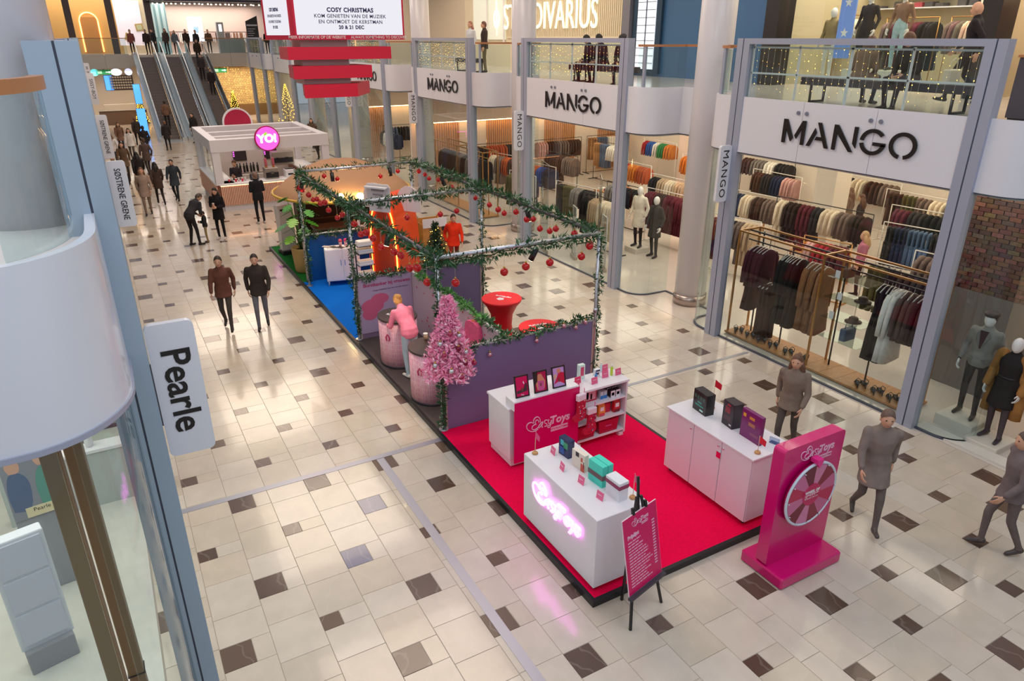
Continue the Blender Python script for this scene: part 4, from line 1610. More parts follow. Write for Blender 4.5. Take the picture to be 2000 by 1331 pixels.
spot('black spotlight under the aisle-side beam near the rear post', (4.05, 17.46, 2.98), .1, .25, False, 50)
spot('black spotlight under the rear cross beam, nearer the aisle', (4.92, 18.0, 2.98), -.2, 0, False)
spot('black spotlight under the rear cross beam, nearer the stores', (6.46, 18.0, 2.98), -.2, 0, False)

# ------------------------------------------------------------------ brand lettering used on several objects
def dk(pts):
    return [((x - 300) / 1420, (-y - .3 * (x - 1000) + 620) / 1420) for x, y in pts]
SCRIPT = [dk(s) for s in (
    [(690, 750), (600, 810), (480, 835), (370, 800), (310, 710), (320, 620), (380, 560), (460, 535), (540, 555), (535, 460), (590, 380), (660, 350), (730, 390), (755, 460), (750, 510)],
    [(715, 530), (690, 460), (640, 450), (600, 500), (600, 570), (630, 595), (560, 610), (495, 680), (490, 750), (550, 775), (620, 750), (690, 690)],
    [(850, 505), (790, 540), (730, 620), (700, 680), (720, 710), (780, 640), (850, 510), (815, 640), (815, 690), (850, 670)],
    [(1010, 450), (940, 450), (900, 500), (920, 550), (990, 580), (970, 640), (900, 660)],
    [(1050, 420), (1030, 500), (1050, 560), (1110, 530), (1140, 440), (1130, 560), (1080, 680), (1020, 690), (1030, 640), (1140, 560)])]
def logo(parent, o, u, w, width, mat, bar=True, r=None, tagc=None, neon=False):
    """script word, bold word and tagline bar; o = left end of the baseline"""
    u, w, o = Vector(u), Vector(w), Vector(o)
    n = u.cross(w)
    put_strokes('script_lettering', SCRIPT, mat, r or width * .011, o, u, w, width, parent, 6 if neon else 5)
    put_txt('bold_lettering', 'Toys', mat, width * .245, o + u * width * .795 + w * width * .078, u, w, parent, width * (.03 if neon else .012), width * (.0125 if neon else .007), shear=.1)
    if bar:
        MB().prism([(.585, -.175), (.995, -.175), (.995, -.075), (.585, -.075)], o, u * width, w * width, n * (width * .006)).build('tagline_bar', mat, parent)
        put_txt('tagline', "IT'S PLAYTIME!", tagc or PINK, width * .063, o + u * width * .79 + w * width * -.125 + n * width * .0075, u, w, parent, width * .002, width * .001)
PKW = M('pale_pink_print', '#f0bcd6', .45)
WPR = M('white_print', '#f3ecf1', .45)

# ------------------------------------------------------------------ white desk with magenta front and shelf unit
CW = M('counter_white', '#ece8ee', 0.25, coat=.3)
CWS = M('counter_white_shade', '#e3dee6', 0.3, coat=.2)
dk_ = thing('reception_desk', 'white desk with a magenta logo front and a raised ledge before the purple partition', 'desk', (5.0, 8.25, ZP))
MB().box(-.53, .53, -.28, .36, .02, .14).build('plinth', CWS, dk_)
MB().rbox(-.56, .56, -.29, .37, .14, .98, .006).build('body', CW, dk_)
MB().rbox(-.58, .58, -.30, .39, .98, 1.015, .005).build('worktop', CW, dk_)
MB().rbox(-.54, .60, -.39, -.14, 1.015, 1.165, .006).build('ledge', CW, dk_)
MB().box(-.53, .61, -.392, -.372, .12, 1.14).build('front_panel', PINK, dk_)
logo(dk_, (-.33, -.394, .63), (1, 0, 0), (0, 0, 1), .74, PKW, tagc=PINK)
sh = thing('shelf_unit', 'open white shelf unit with four levels standing against the magenta-fronted desk', 'shelf unit', (6.09, 8.08, ZP))
MB().rbox(-.48, .50, -.2, .28, .985, 1.02, .005).build('top', CW, sh)
for s in (-.47, .47):
    MB().box(s - .015, s + .015, -.18, .26, .06, .985).build('side_panel', CWS, sh)
for z in (.10, .40, .70):
    MB().box(-.455, .455, -.18, .26, z, z + .025).build('shelf', CW, sh)
MB().box(-.455, .455, .255, .265, .1, .985).build('back_panel', M('shelf_back', '#cdb8ae', .6), sh)
for s in (-.42, .42):
    MB().box(s - .04, s + .04, -.17, -.09, 0, .06).build('foot', CWS, sh)
    MB().box(s - .04, s + .04, .17, .25, 0, .06).build('foot', CWS, sh)

def product(name, label, cat, p, size, col, rz=0, front=None, face='-x', group=None, extra=None, rough=.4):
    """small box standing on a surface; printed front as a thin panel"""
    t = thing(name, label, cat, p, rz, group)
    a, b, c = size
    MB().rbox(-a / 2, a / 2, -b / 2, b / 2, 0, c, min(.004, a / 5)).build('carton', M('carton_' + col.strip('#'), col, rough), t)
    if front:
        for (u0, u1, v0, v1, cc) in front:
            m = M('print_' + cc.strip('#'), cc, rough)
            if face == '-x':
                MB().box(-a / 2 - .0015, -a / 2, b * (u0 - .5), b * (u1 - .5), c * v0, c * v1).build('print', m, t)
            else:
                MB().box(a * (u0 - .5), a * (u1 - .5), -b / 2 - .0015, -b / 2, c * v0, c * v1).build('print', m, t)
    return t
def price_card(label, p, rz, w=.10, h=.10, col='#f06a96', group='pink price cards'):
    t = thing('price_card', label, 'price card', p, rz, group)
    MB().cbox((0, 0, h / 2), (w, .003, h), 0, Euler((-.16, 0, 0)).to_matrix()).build('card', M('card_' + col.strip('#'), col, .45), t)
    MB().cbox((0, .022, .002), (w * .9, .05, .003)).build('foot', M('acrylic_white', '#dfe3ea', .2), t)
    MB().cbox((0, -.006, h * .62), (w * .55, .002, h * .05), 0, Euler((-.16, 0, 0)).to_matrix()).build('print', WPR, t)
    return t
def small_flag(label, p, col, H=.34, lean=.08, fw=.11, fh=.10, dy=-1, group='small table flags', rz=0):
    t = thing('table_flag', label, 'flag', p, rz, group)
    MB().lathe([(.038, 0), (.042, .012), (.034, .028), (.012, .034)], n=14).build('base', M('flag_wood', '#c8935e', .5), t)
    MB().tube([(0, 0, .03), (lean * .1, 0, H)], .004, 6).build('pole', M('pole_pale', '#d9c3a5', .5), t)
    MB().add([(0, dy * .003, H), (0, dy * fw, H - .03), (0, dy * fw * .95, H - .03 - fh * .8), (0, dy * .003, H - fh)], [(0, 1, 2, 3)]).add([(.002, dy * .003, H), (.002, dy * fw, H - .03), (.002, dy * fw * .95, H - .03 - fh * .8), (.002, dy * .003, H - fh)], [(3, 2, 1, 0)]).build('pennant', M('flag_' + col.strip('#'), col, .6), t)
    return t
# three picture frames on the ledge
for k, (x, lab) in enumerate(((4.66, 'framed picture of a boot on magenta, nearest the desk end'), (4.98, 'framed picture of a woman in a pink top, middle of three'), (5.30, 'framed picture of a person in red on lilac, beside the shelf'))):
    t = thing('picture_frame', 'black ' + lab, 'picture frame', (x, 7.95, 1.25), -.05)
    R = Euler((-.22, 0, 0)).to_matrix()
    def P(px, pz, py=0):
        return R @ V(px, py, pz)
    fm = MB()
    for sx in (-.105, .105):
        fm.cbox(P(sx, .165), (.018, .02, .33), 0, R)
    for z in (.009, .321):
        fm.cbox(P(0, z), (.228, .02, .018), 0, R)
    fm.build('frame', BLACK, t)
    bgc = ('#d60058', '#b8124a', '#c79ad6')[k]
    MB().cbox(P(0, .165), (.195, .006, .30), 0, R).build('picture', M('pic_%d' % k, bgc, .3), t)
    sh_ = MB()
    def blob(poly, m):
        return MB().prism(poly, P(0, 0, -.0035), R @ V(1, 0, 0), R @ V(0, 0, 1), R @ V(0, -.001 - .0004 * m, 0))
    if k == 0:
        blob([(-.09, .10), (.02, .12), (.06, .20), (.085, .20), (.085, .08), (-.08, .06)], 0).build('print', M('pic_boot', '#4a2d36', .4), t)
        blob([(.02, .22), (.03, .24), (.045, .20), (.035, .19)], 1).build('print', WPR, t)
        put_txt('print', 'Play', WPR, .03, P(0, .035, -.005), R @ V(1, 0, 0), R @ V(0, 0, 1), t, .001)
    elif k == 1:
        blob([(-.03, .28), (.02, .28), (.04, .24), (.08, .16), (.06, .05), (-.06, .04), (-.08, .16), (-.05, .24)], 0).build('print', M('pic_skin', '#d98a6a', .4), t)
        blob([(-.05, .18), (.06, .17), (.05, .03), (-.04, .03)], 1).build('print', M('pic_pinktop', '#d35594', .4), t)
        blob([(-.095, .31), (-.04, .31), (-.05, .18), (-.095, .12)], 2).build('print', M('pic_hair', '#32201c', .4), t)
    else:
        blob([(0, .24), (.095, .22), (.095, .04), (.0, .1), (-.09, .06), (-.03, .16)], 0).build('print', M('pic_redtop', '#cf1140', .4), t)
        blob([(-.02, .29), (.03, .29), (.04, .24), (.01, .215), (-.025, .24)], 1).build('print', M('pic_skin'), t)
        blob([(-.09, .2), (-.03, .22), (-.04, .15), (-.09, .12)], 2).build('print', M('pic_skin2', '#d8ab98', .4), t)
    MB().cbox((0, .06, .07), (.02, .09, .14)).build('easel_back', M('easel_brown', '#7b4a35', .5), t)
# products on top of the shelf
product('gift_box', 'tall white and mint box with a pink window standing on the shelf top', 'box', (5.92, 8.28, 1.105), (.11, .07, .25), '#d9efe4', -.05, [(.25, .8, .25, .85, '#d6486e')], '-y')
for k, (x, y, l) in enumerate(((5.68, 8.06, 'pink price card leaning at the desk end of the shelf top'), (5.78, 8.16, 'red price card tilted in front of the mint box on the shelf top'), (6.0, 8.02, 'pink price card before the blue tube on the shelf top'), (6.28, 8.12, 'pink price card before the clear bottle on the shelf top'), (6.42, 8.32, 'pink price card at the back of the shelf top'), (6.52, 8.10, 'pink price card at the far end of the shelf top'))):
    price_card(l, (x, y, 1.105), rnd.uniform(-.1, .1), .12, .11, '#e8386a' if k < 2 else '#f0668f')
def bottle(label, p, r, h, col, capc, group='bottles on the shelf top'):
    t = thing('bottle', label, 'bottle', p, 0, group)
    MB().lathe([(r * .95, 0), (r, .01), (r, h * .68), (r * .8, h * .75), (r * .45, h * .8)], n=14).build('body', M('bottle_' + col.strip('#'), col, .15, coat=.4), t)
    MB().lathe([(r * .5, h * .8), (r * .5, h), (r * .2, h)], n=12).build('cap', M('bottle_' + capc.strip('#'), capc, .3), t)
bottle('small blue tube with a dark blue cap on the shelf top', (6.10, 8.12, 1.105), .022, .13, '#3f8fd2', '#24509a')
bottle('clear pale blue bottle at the back of the shelf top', (6.34, 8.32, 1.105), .022, .17, '#cfe3ea', '#e9e9ee')
bottle('lime green bottle with a white pump on the shelf top', (6.42, 8.14, 1.105), .022, .19, '#b9d52e', '#f0f0f0')
product('carton', 'white carton with a dark blue print on the shelf top', 'box', (6.20, 8.24, 1.105), (.10, .06, .12), '#e9ecef', 0, [(.1, .9, .72, .95, '#2f3b57'), (.25, .7, .25, .55, '#2f3b57')], '-y')
# products on the shelves (z of shelves: ZP + .125, .425, .725)
z3, z2, z1 = ZP + .725, ZP + .425, ZP + .125
product('gift_set', 'wide red gift set with a pale pink window on the upper shelf', 'box', (5.88, 8.05, z3), (.36, .06, .22), '#c3163f', 0, [(.07, .93, .12, .9, '#e79aa8'), (.2, .35, .2, .7, '#f4ccd2'), (.45, .55, .2, .75, '#f4ccd2'), (.66, .74, .15, .6, '#b83355')], '-y')
for k in range(2):
    product('jar', 'clear jar with a bright blue base on the upper shelf, %s' % ('by the red gift set' if k == 0 else 'by the black boxes'), 'jar', (6.14 + .07 * k, 8.02, z3), (.06, .06, .13), '#c6d3dc', 0, [(0, 1, 0, .45, '#2377c8')], '-y', 'clear jars')
for k in range(4):
    product('small_box', 'small black box with a white framed front, %s row, %s side' % ('front' if k < 2 else 'back', 'stocking' if k % 2 == 0 else 'floor'), 'box', (6.33 + .10 * (k % 2), 8.0 + .11 * (k // 2), z3), (.085, .09, .12), '#2c2228', 0, [(0, 1, 0, 1, '#e4dce4'), (.2, .8, .28, .72, '#3a2c36')], '-y', 'small black boxes')
def pouch(label, p, col, low):
    t = thing('pouch', label, 'pouch', p, 0, 'pouches on the middle shelf')
    mb = MB()
    rows = [(0, .06, .03), (.06, .065, .035), (.16, .06, .025), (.22, .058, .006)]
    vs, fs = [], []
    for z, a, b in rows:
        vs += [(-a, -b, z), (a, -b, z), (a, b, z), (-a, b, z)]
    for i in range(3):
        fs += [(i * 4 + k, i * 4 + (k + 1) % 4, i * 4 + 4 + (k + 1) % 4, i * 4 + 4 + k) for k in range(4)]
    fs += [(3, 2, 1, 0), (12, 13, 14, 15)]
    mb.add(vs, fs, 0, False).build('bag', M('pouch_' + col.strip('#'), col, .3), t)
    MB().cbox((0, -.034, .13), (.07, .004, .07)).build('print', WPR, t)
    MB().cbox((0, -.037, .03), (.1, .002, .05)).build('print', M('pouch_' + low.strip('#'), low, .35), t)
    MB().cbox((0, 0, .235), (.05, .012, .03)).build('tag', M('hot_pink', '#f02f8f', .4), t)
pouch('orange and pink pouch on the middle shelf', (6.14, 8.0, z2), '#f2903c', '#e0415a')
pouch('deep red pouch with a white square on the middle shelf', (6.44, 8.0, z2), '#c9182a', '#7a1024')
for k, x in enumerate((5.95, 6.28)):
    product('red_box', 'flat magenta-red box on the middle shelf, %s' % ('behind the lower stocking' if k == 0 else 'between the two pouches'), 'box', (x, 8.06, z2), (.16, .05, .16), '#d3123f', 0, None, '-y', 'magenta-red boxes')
for k, x in enumerate((5.80, 6.26)):
    t = thing('storage_box', 'large red storage box on the bottom shelf, %s' % ('behind the stocking' if k == 0 else 'at the far end'), 'box', (x, 8.04, z1), 0, 'red storage boxes')
    MB().prism([(-.17, 0), (.17, 0), (.2, .22), (-.2, .22)], (0, -.11, 0), (1, 0, 0), (0, 0, 1), (0, .24, 0)).build('box_body', M('storage_red', '#b5123a', .4), t)
    MB().cbox((0, -.112, .12), (.12, .003, .02)).build('print', M('pic_pinktop'), t)
# stockings
def stocking(label, p, rz):
    t = thing('christmas_stocking', label, 'stocking', p, rz, 'pink christmas stockings')
    poly = [(-.07, 0), (.07, 0), (.075, -.22), (.09, -.30), (.08, -.37), (.0, -.40), (-.10, -.40), (-.15, -.37), (-.14, -.31), (-.07, -.27)]
    sm = smooth2(poly + [poly[0]], 3)[:-1]
    MB().prism(sm, (0, .025, 0), (1, 0, 0), (0, 0, 1), (0, -.05, 0)).build('sock', M('stocking_red', '#c4123e', .8), t)
    MB().rbox(-.085, .085, -.035, .035, -.05, .05, .012).build('cuff', M('stocking_cuff', '#e9dbe6', .8), t)
    dt = MB()
    for _ in range(26):
        dt.cbox((rnd.uniform(-.06, .065), -.0265, rnd.uniform(-.37, -.07)), (.014, .003, .014), rnd.randrange(3), Euler((0, rnd.uniform(0, 1), 0)).to_matrix())
    dt.build('dots', [WPR, M('dot_blue', '#5a6fae', .6), M('dot_black', '#2a1a26', .6)], t)['kind'] = 'stuff'
    MB().tube([(.06, 0, .05), (.065, 0, .12), (.05, 0, .13)], .005, 5).build('loop', M('hot_pink'), t)
stocking('pink-red christmas stocking with white cuff hanging at the desk corner', (5.60, 7.80, 1.08), 0.15)
stocking('lower pink-red christmas stocking hanging in front of the open shelves', (5.80, 7.79, .80), 0.05)

# ------------------------------------------------------------------ front white counter with neon script
c2 = thing('display_counter', 'white counter with glowing pink neon script at the front corner of the red carpet', 'counter', (4.38, 6.0, ZP))
MB().rbox(-.37, .37, -.82, .80, .075, 1.035, .006).build('body', CW, c2)
for sx in (-.3, .3):
    for sy in (-.74, .74):
        w = MB().tube([(sx - .02, sy, .035), (sx + .02, sy, .035)], .035, 12)
        w.box(sx - .025, sx + .025, sy - .03, sy + .03, .05, .076)
        w.build('castor', BLACK, c2)
NEON = M('pink_neon', '#ffffff', .4, emit='#ff60f4', es=4.2)
ng = thing('neon_sign', 'glowing pink neon script lettering mounted on the side of the front white counter', 'neon sign', (4.005, 6.52, .70))
logo(ng, (-.018, 0, 0), (0, -1, 0), (0, 0, 1), 1.02, NEON, False, .016, neon=True)
small_flag('small wooden-footed flag with a pink pennant at the far corner of the neon counter', (4.13, 6.72, 1.12), '#f0578f', group=None)
small_flag('small flag at the near end of the neon counter beside the easel', (4.63, 5.33, 1.12), '#e86a8a', group=None)
for (x, y, rz, l) in ((4.33, 6.60, -1.9, 'at the far end of the neon counter'), (4.23, 6.23, -1.95, 'before the flowered box on the neon counter'), (4.27, 5.87, -1.75, 'before the teal boxes on the neon counter'), (4.28, 5.50, -1.7, 'before the white and maroon box on the neon counter')):
    price_card('pink price card on clear foot ' + l, (x, y, 1.12), rz + .25, .115, .105)
product('gift_box', 'dark blue and green glossy box standing upright on the neon counter', 'box', (4.47, 6.50, 1.12), (.10, .20, .25), '#1c2c58', .1, [(.1, .5, .5, .85, '#2f9c6a'), (.45, .9, .1, .5, '#2a5fae'), (.5, .8, .6, .92, '#35b7c8')], rough=.2)
t = product('gift_box', 'cream box with red flowers and dark figures standing on the neon counter', 'box', (4.45, 6.16, 1.12), (.07, .24, .24), '#e9ddd0', .12, [(.0, .3, .0, .45, '#c9543f'), (.45, .7, .72, .98, '#2c2326'), (.15, .3, .55, .8, '#cf6a52'), (.05, .1, .2, .6, '#2c2326')])
t = thing('gift_box', 'pair of teal boxes held by one grey-brown band on the neon counter', 'box', (4.50, 5.80, 1.12), .08)
MB().rbox(-.085, -.003, -.13, .13, 0, .29, .004).build('carton', M('teal_box', '#45d6c2', .4), t)
MB().rbox(.003, .085, -.13, .13, 0, .29, .004).build('carton', M('teal_box'), t)
MB().box(-.088, .088, -.133, .133, .10, .165).build('band', M('band_taupe', '#6e5357', .45), t)
t = thing('gift_box', 'white box with a maroon band at the near end of the neon counter', 'box', (4.49, 5.46, 1.12), .06)
MB().rbox(-.07, .07, -.12, .12, 0, .24, .004).build('carton', M('white_box', '#e6e7ee', .35), t)
MB().rbox(-.073, .073, -.123, .123, .22, .255, .004).build('lid', M('white_box'), t)
MB().box(-.0735, .0735, -.1235, .1235, .165, .215).build('band', M('band_maroon', '#98305a', .45), t)

# ------------------------------------------------------------------ second white counter with doors
c3 = thing('display_cabinet', 'white cabinet on castors with three doors beside the wheel of fortune', 'cabinet', (6.82, 6.0, ZP))
MB().rbox(-.345, .36, -.80, .80, .075, 1.04, .006).build('body', CW, c3)
MB().rbox(-.375, .37, -.82, .84, 1.04, 1.062, .005).build('top', CW, c3)
for k in range(3):
    a, b = .80 - 1.6 * k / 3 - .006, .80 - 1.6 * (k + 1) / 3 + .006
    d = MB().rbox(-.365, -.346, b, a, .085, 1.03, .003).build('door', M('door_white', '#e6dfe8', .28, coat=.3), c3)
    yk = b + .04 if k in (0, 1) else a - .04
    MB().lathe([(.008, 0), (.016, .012), (.010, .02)], n=10).build('knob', CHROME, d, (-.366, yk, .96), (0, -PI / 2, 0))
MB().box(-.378, -.365, -.28, -.20, .78, .87).build('lock', CHROME, c3)
for sx in (-.28, .28):
    for sy in (-.72, .72):
        w = MB().tube([(sx - .02, sy, .035), (sx + .02, sy, .035)], .035, 12)
        w.box(sx - .025, sx + .025, sy - .03, sy + .03, .05, .076)
        w.build('castor', BLACK, c3)
zc = ZP + 1.062
product('gift_box', 'black box with green and teal symbols on the cabinet beside the magenta wheel', 'box', (6.80, 6.47, zc), (.15, .30, .32), '#2a2526', -.12, [(.12, .3, .62, .8, '#3d5a52'), (.34, .5, .62, .8, '#3d5a52'), (.55, .7, .62, .8, '#3d5a52'), (.75, .9, .62, .8, '#3d5a52'), (.2, .8, .3, .36, '#2f9c8a'), (.35, .65, .44, .52, '#3f8f86'), (.2, .45, .1, .18, '#bfe3e0')], rough=.25)
product('gift_box', 'very dark box with a red print between the black and purple boxes', 'box', (6.86, 5.98, zc), (.16, .23, .37), '#2b1c26', -.15, [(.3, .75, .55, .8, '#8a1626'), (.3, .6, .86, .93, '#a81c2c'), (.1, .3, .1, .16, '#d8cfd2'), (.15, .85, .25, .45, '#4a2430')], rough=.25)
product('gift_box', 'tall purple box with gold lettering on the cabinet', 'box', (6.80, 5.57, zc), (.06, .36, .41), '#7a2266', -.05, [(.78, .92, .74, .86, '#e0a836'), (.35, .6, .74, .84, '#d58c3c'), (.3, .62, .5, .62, '#b2704c'), (.1, .5, .2, .3, '#8f4a6c')], rough=.25)
small_flag('bright red table flag at the near corner of the cabinet', (6.62, 5.28, zc), '#e0102f', .26, .0, .11, .10, -1, None)
t = small_flag('bright red table flag behind the black box on the cabinet', (6.98, 6.47, zc), '#e0102f', .46, 0, .13, .11, -1, None)
t = thing('leaflet_holder', 'clear acrylic leaflet holder at the end of the cabinet', 'holder', (6.98, 5.33, zc), .3)
MB().cbox((0, 0, .05), (.004, .14, .10)).cbox((.04, 0, .003), (.08, .14, .004)).build('acrylic', glass('acrylic', '#d5dcea', 1.5), t)

# ------------------------------------------------------------------ wheel of fortune
w = thing('fortune_wheel_stand', 'magenta upright stand with a spinning prize wheel on a wide foot beside the red carpet', 'prize wheel', (6.57, 4.5, 0))
MB().rbox(-.53, .54, -.32, .33, .02, .16, .02).build('foot', PINKD, w)
def rrect(x0, x1, z0, z1, r, n=5):
    out = []
    for cx, cz, a0 in ((x1 - r, z0 + r, -90), (x1 - r, z1 - r, 0), (x0 + r, z1 - r, 90), (x0 + r, z0 + r, 180)):
        for k in range(n + 1):
            a = math.radians(a0 + 90 * k / n)
            out.append((cx + r * math.cos(a), cz + r * math.sin(a)))
    return out
MB().prism(rrect(-.52, .52, .16, 1.80, .05), (0, .11, 0), (1, 0, 0), (0, 0, 1), (0, -.16, 0)).build('panel', PINKD, w)
logo(w, (-.24, -.052, 1.60), (1, 0, 0), (0, 0, 1), .56, M('pale_pink_print'), tagc=PINKD)
wc = V(-.02, -.115, 1.10)
Rw = .42
wh = MB().tube([wc + V(0, .035, 0), wc + V(0, -.012, 0)], Rw, 40).build('wheel', M('wheel_base', '#b80b5a', .3), w)
rim = MB().tube([wc + V(Rw * math.cos(2 * PI * k / 40), -.006, Rw * math.sin(2 * PI * k / 40)) for k in range(40)], .019, 6, closed=True)
rim.build('rim', M('rim_silver', '#d5e2ee', .3, metal=.1), wh)
segc = ['#c9628f', '#8e1238', '#d680a8', '#6e1230', '#cf6f9c', '#c21050', '#cf6f9c', '#7a1230', '#d680a8', '#8e1238', '#c9628f', '#c21050']
for k in range(12):
    a0, a1 = 2 * PI * k / 12, 2 * PI * (k + 1) / 12
    poly = [(.15 * math.cos(a0), .15 * math.sin(a0))] + [(.40 * math.cos(a0 + (a1 - a0) * j / 3), .40 * math.sin(a0 + (a1 - a0) * j / 3)) for j in range(4)] + [(.15 * math.cos(a1), .15 * math.sin(a1))]
    MB().prism(poly, wc + V(0, -.012, 0), (1, 0, 0), (0, 0, 1), (0, -.004, 0)).build('segment', M('seg_' + segc[k].strip('#'), segc[k], .3), wh)
MB().tube([wc + V(0, -.012, 0), wc + V(0, -.022, 0)], .15, 28).build('hub', M('hub_pink', '#c8105c', .3), wh)
MB().box(wc.x - .115, wc.x + .115, wc.y - .0245, wc.y - .022, wc.z - .045, wc.z + .012).build('hub_bar', WPR, wh)
put_txt('hub_lettering', 'WHEEL OF', WPR, .052, wc + V(0, -.0245, .045), (1, 0, 0), (0, 0, 1), wh, .003, .002)
put_txt('hub_lettering', 'ORGASM', M('hub_pink'), .056, wc + V(0, -.0265, -.017), (1, 0, 0), (0, 0, 1), wh, .003, .002)
pg = MB()
for k in range(12):
    a = 2 * PI * k / 12
    pg.tube([wc + V(.40 * math.cos(a), -.012, .40 * math.sin(a)), wc + V(.40 * math.cos(a), -.04, .40 * math.sin(a))], .007, 6)
pg.build('pegs', CHROME, wh)['kind'] = 'stuff'
MB().prism([(-.05, .05), (.05, .05), (.05, 0), (0, -.06), (-.05, 0)], wc + V(0, .045, Rw + .03), (1, 0, 0), (0, 0, 1), (0, -.10, 0)).build('pointer', M('hot_pink'), w)

# ------------------------------------------------------------------ easel with price list
e = thing('easel', 'black tripod easel carrying a magenta price list at the corner of the platform', 'easel', (4.4, 4.75, 0))
ex = V(.56, .14, 0).normalized()
en = V(.14, -.56, 0).normalized()      # towards the viewer
BL, TL = V(4.08, 4.62, .45) - V(4.4, 4.75, 0), V(4.09, 4.80, 1.36) - V(4.4, 4.75, 0)
wv = TL - BL
Hh = wv.length
wv = (wv - ex * wv.dot(ex)).normalized()
nn = ex.cross(wv)
W_ = .60
def SP(a, b, c=0):
    return BL + ex * a + wv * b + nn * c
MB().prism([(0, 0), (W_, 0), (W_, Hh), (0, Hh)], BL, ex, wv, nn * -.012).build('board', M('board_edge', '#f0d5e2', .4), e)
sheet = MB().prism([(0.004, 0.004), (W_ - .004, 0.004), (W_ - .004, Hh - .004), (0.004, Hh - .004)], BL, ex, wv, nn * .002).build('sheet', PINK, e)
logo(sheet, SP(.15, .80, .004), ex, wv, .28, PKW)
put_txt('heading', 'Prijslijst', PKW, .062, SP(.06, .69, .004), ex, wv, sheet, .002, .003, 'LEFT')
lines = MB()
ll = [.22, .18, .26, .24, .30, .33, .33, .28, .36, .40, .34, .27, .36, .28, .31, .38]
for k, L in enumerate(ll):
    z = .62 - .036 * k
    x = .06
    while x < .06 + L:
        s = rnd.uniform(.03, .07)
        lines.prism([(x, z), (min(x + s, .06 + L), z), (min(x + s, .06 + L), z + .013), (x, z + .013)], SP(0, 0, .0022), ex, wv, nn * .001)
        x += s + .010
    lines.prism([(.49, z + .09), (.54, z + .09), (.54, z + .105), (.49, z + .105)], SP(0, 0, .0022), ex, wv, nn * .001)
lines.build('price_lines', PKW, sheet)['kind'] = 'stuff'
feet = (V(4.10, 4.58, 0), V(4.68, 4.74, 0), V(4.30, 5.00, 0))
apex = V(4.36, 4.93, 1.52)
b0 = V(4.4, 4.75, 0)
for k, f in enumerate(feet):
    top = apex + (V(-.02, 0, 0), V(.02, 0, 0), V(0, .02, -.05))[k]
    if k < 2:
        top = V(4.36 + (-.03, .03)[k], 4.92, 1.50)
    MB().bar(f - b0, top - b0, .026, .026).build('leg', BLACK, e)
MB().bar(V(4.36, 4.90, 1.2) - b0, V(4.37, 4.97, 1.72) - b0, .028, .02).build('mast', BLACK, e)
MB().bar(SP(-.02, -.02, .02), SP(W_ + .02, -.02, .02), .05, .03).build('tray', M('easel_grey', '#3b3944', .5), e)
for a in (.2, .42):
    MB().bar(SP(a, Hh - .01, -.005), SP(a, Hh + .07, -.005), .03, .03).build('clip', BLACK, e)

# ------------------------------------------------------------------ pink rounded reception counters
pk = bpy.data.materials.new('pink_ribbon_pattern')
pk.use_nodes = True
nt = pk.node_tree
b = nt.nodes['Principled BSDF']
b.inputs['Roughness'].default_value = .45
tc = nt.nodes.new('ShaderNodeTexCoord')
mp = nt.nodes.new('ShaderNodeMapping')
mp.inputs['Scale'].default_value = (1, 1, .75)
vo = nt.nodes.new('ShaderNodeTexVoronoi')
vo.feature = 'DISTANCE_TO_EDGE'
vo.inputs['Scale'].default_value = 15
vo.inputs['Randomness'].default_value = .25
cr = nt.nodes.new('ShaderNodeValToRGB')
cr.color_ramp.elements[0].position = .06
cr.color_ramp.elements[0].color = (*lin('#f0c0cd'), 1)
cr.color_ramp.elements[1].position = .10
cr.color_ramp.elements[1].color = (*lin('#e8a2b6'), 1)
nt.links.new(tc.outputs['Object'], mp.inputs[0])
nt.links.new(mp.outputs[0], vo.inputs['Vector'])
nt.links.new(vo.outputs['Distance'], cr.inputs[0])
nt.links.new(cr.outputs[0], b.inputs['Base Color'])
def pink_counter(label, x, y):
    t = thing('reception_counter', label, 'counter', (x, y, ZP), 0, 'pink patterned counters')
    MB().lathe([(1.0, 0), (1.0, .03)], n=36, sx=.385, sy=.435).build('plinth', DARK, t)
    MB().lathe([(1.0, .03), (1.0, .95)], n=36, sx=.37, sy=.42).build('body', pk, t)
    MB().lathe([(1.0, .95), (1.02, .955), (1.02, .985), (1.0, .99)], n=36, sx=.375, sy=.425, m=0).build('top', M('dark_top', '#3a2a2a', .4), t)
    rb_ = []
    for q in range(13):
        s = q / 12 * 2 - 1
        rb_.append((.03 * math.sin(PI * s) - (.02 if abs(s) < .2 else 0) * 0 + s * .02, .62 + .10 * (1 - abs(s) * 1.35)))
    a0 = math.radians(215)
    c0 = V(.385 * math.cos(a0), .435 * math.sin(a0), 0)
    tn = V(-math.sin(a0), math.cos(a0), 0)
    MB().tube([c0 + tn * p + V(0, 0, z) for p, z in rb_], .012, 5).build('ribbon_emblem', M('ribbon_pink', '#d2356c', .4), t)
    return t
pink_counter('rounded pink counter with dark top, holding paper leaflets, before the leaning woman', 4.42, 12.45)
pink_counter('rounded pink patterned counter with dark top beside the pink tree', 4.37, 10.72)
for k in range(5):
    t = link('leaflet', MB().cbox((0, 0, .003), (.07, .16, .003)).mesh('leaflet', M('paper_white', '#efe6e4', .6)), None, (4.30 + .05 * k, 12.52 - .035 * k + .03 * (k % 2), ZP + .99), (0, 0, .5 + .1 * k))
    tag(t, '%s white paper leaflet of the fan on the dark-topped pink counter' % ORD[k], 'leaflet', 'fan of leaflets on the pink counter')
def paper_cup(label, p, col='#c9a07a', r=.042, h=.11, group=None):
    t = thing('paper_cup', label, 'cup', p, 0, group)
    MB().lathe([(r * .72, 0), (r * .98, h)], n=16).build('cup_body', M('cup_' + col.strip('#'), col, .6), t)
    MB().lathe([(r * 1.04, h - .003), (r * 1.05, h + .008), (r * .9, h + .014)], n=16).build('lid', M('cup_lid', '#e5ddd6', .5), t)
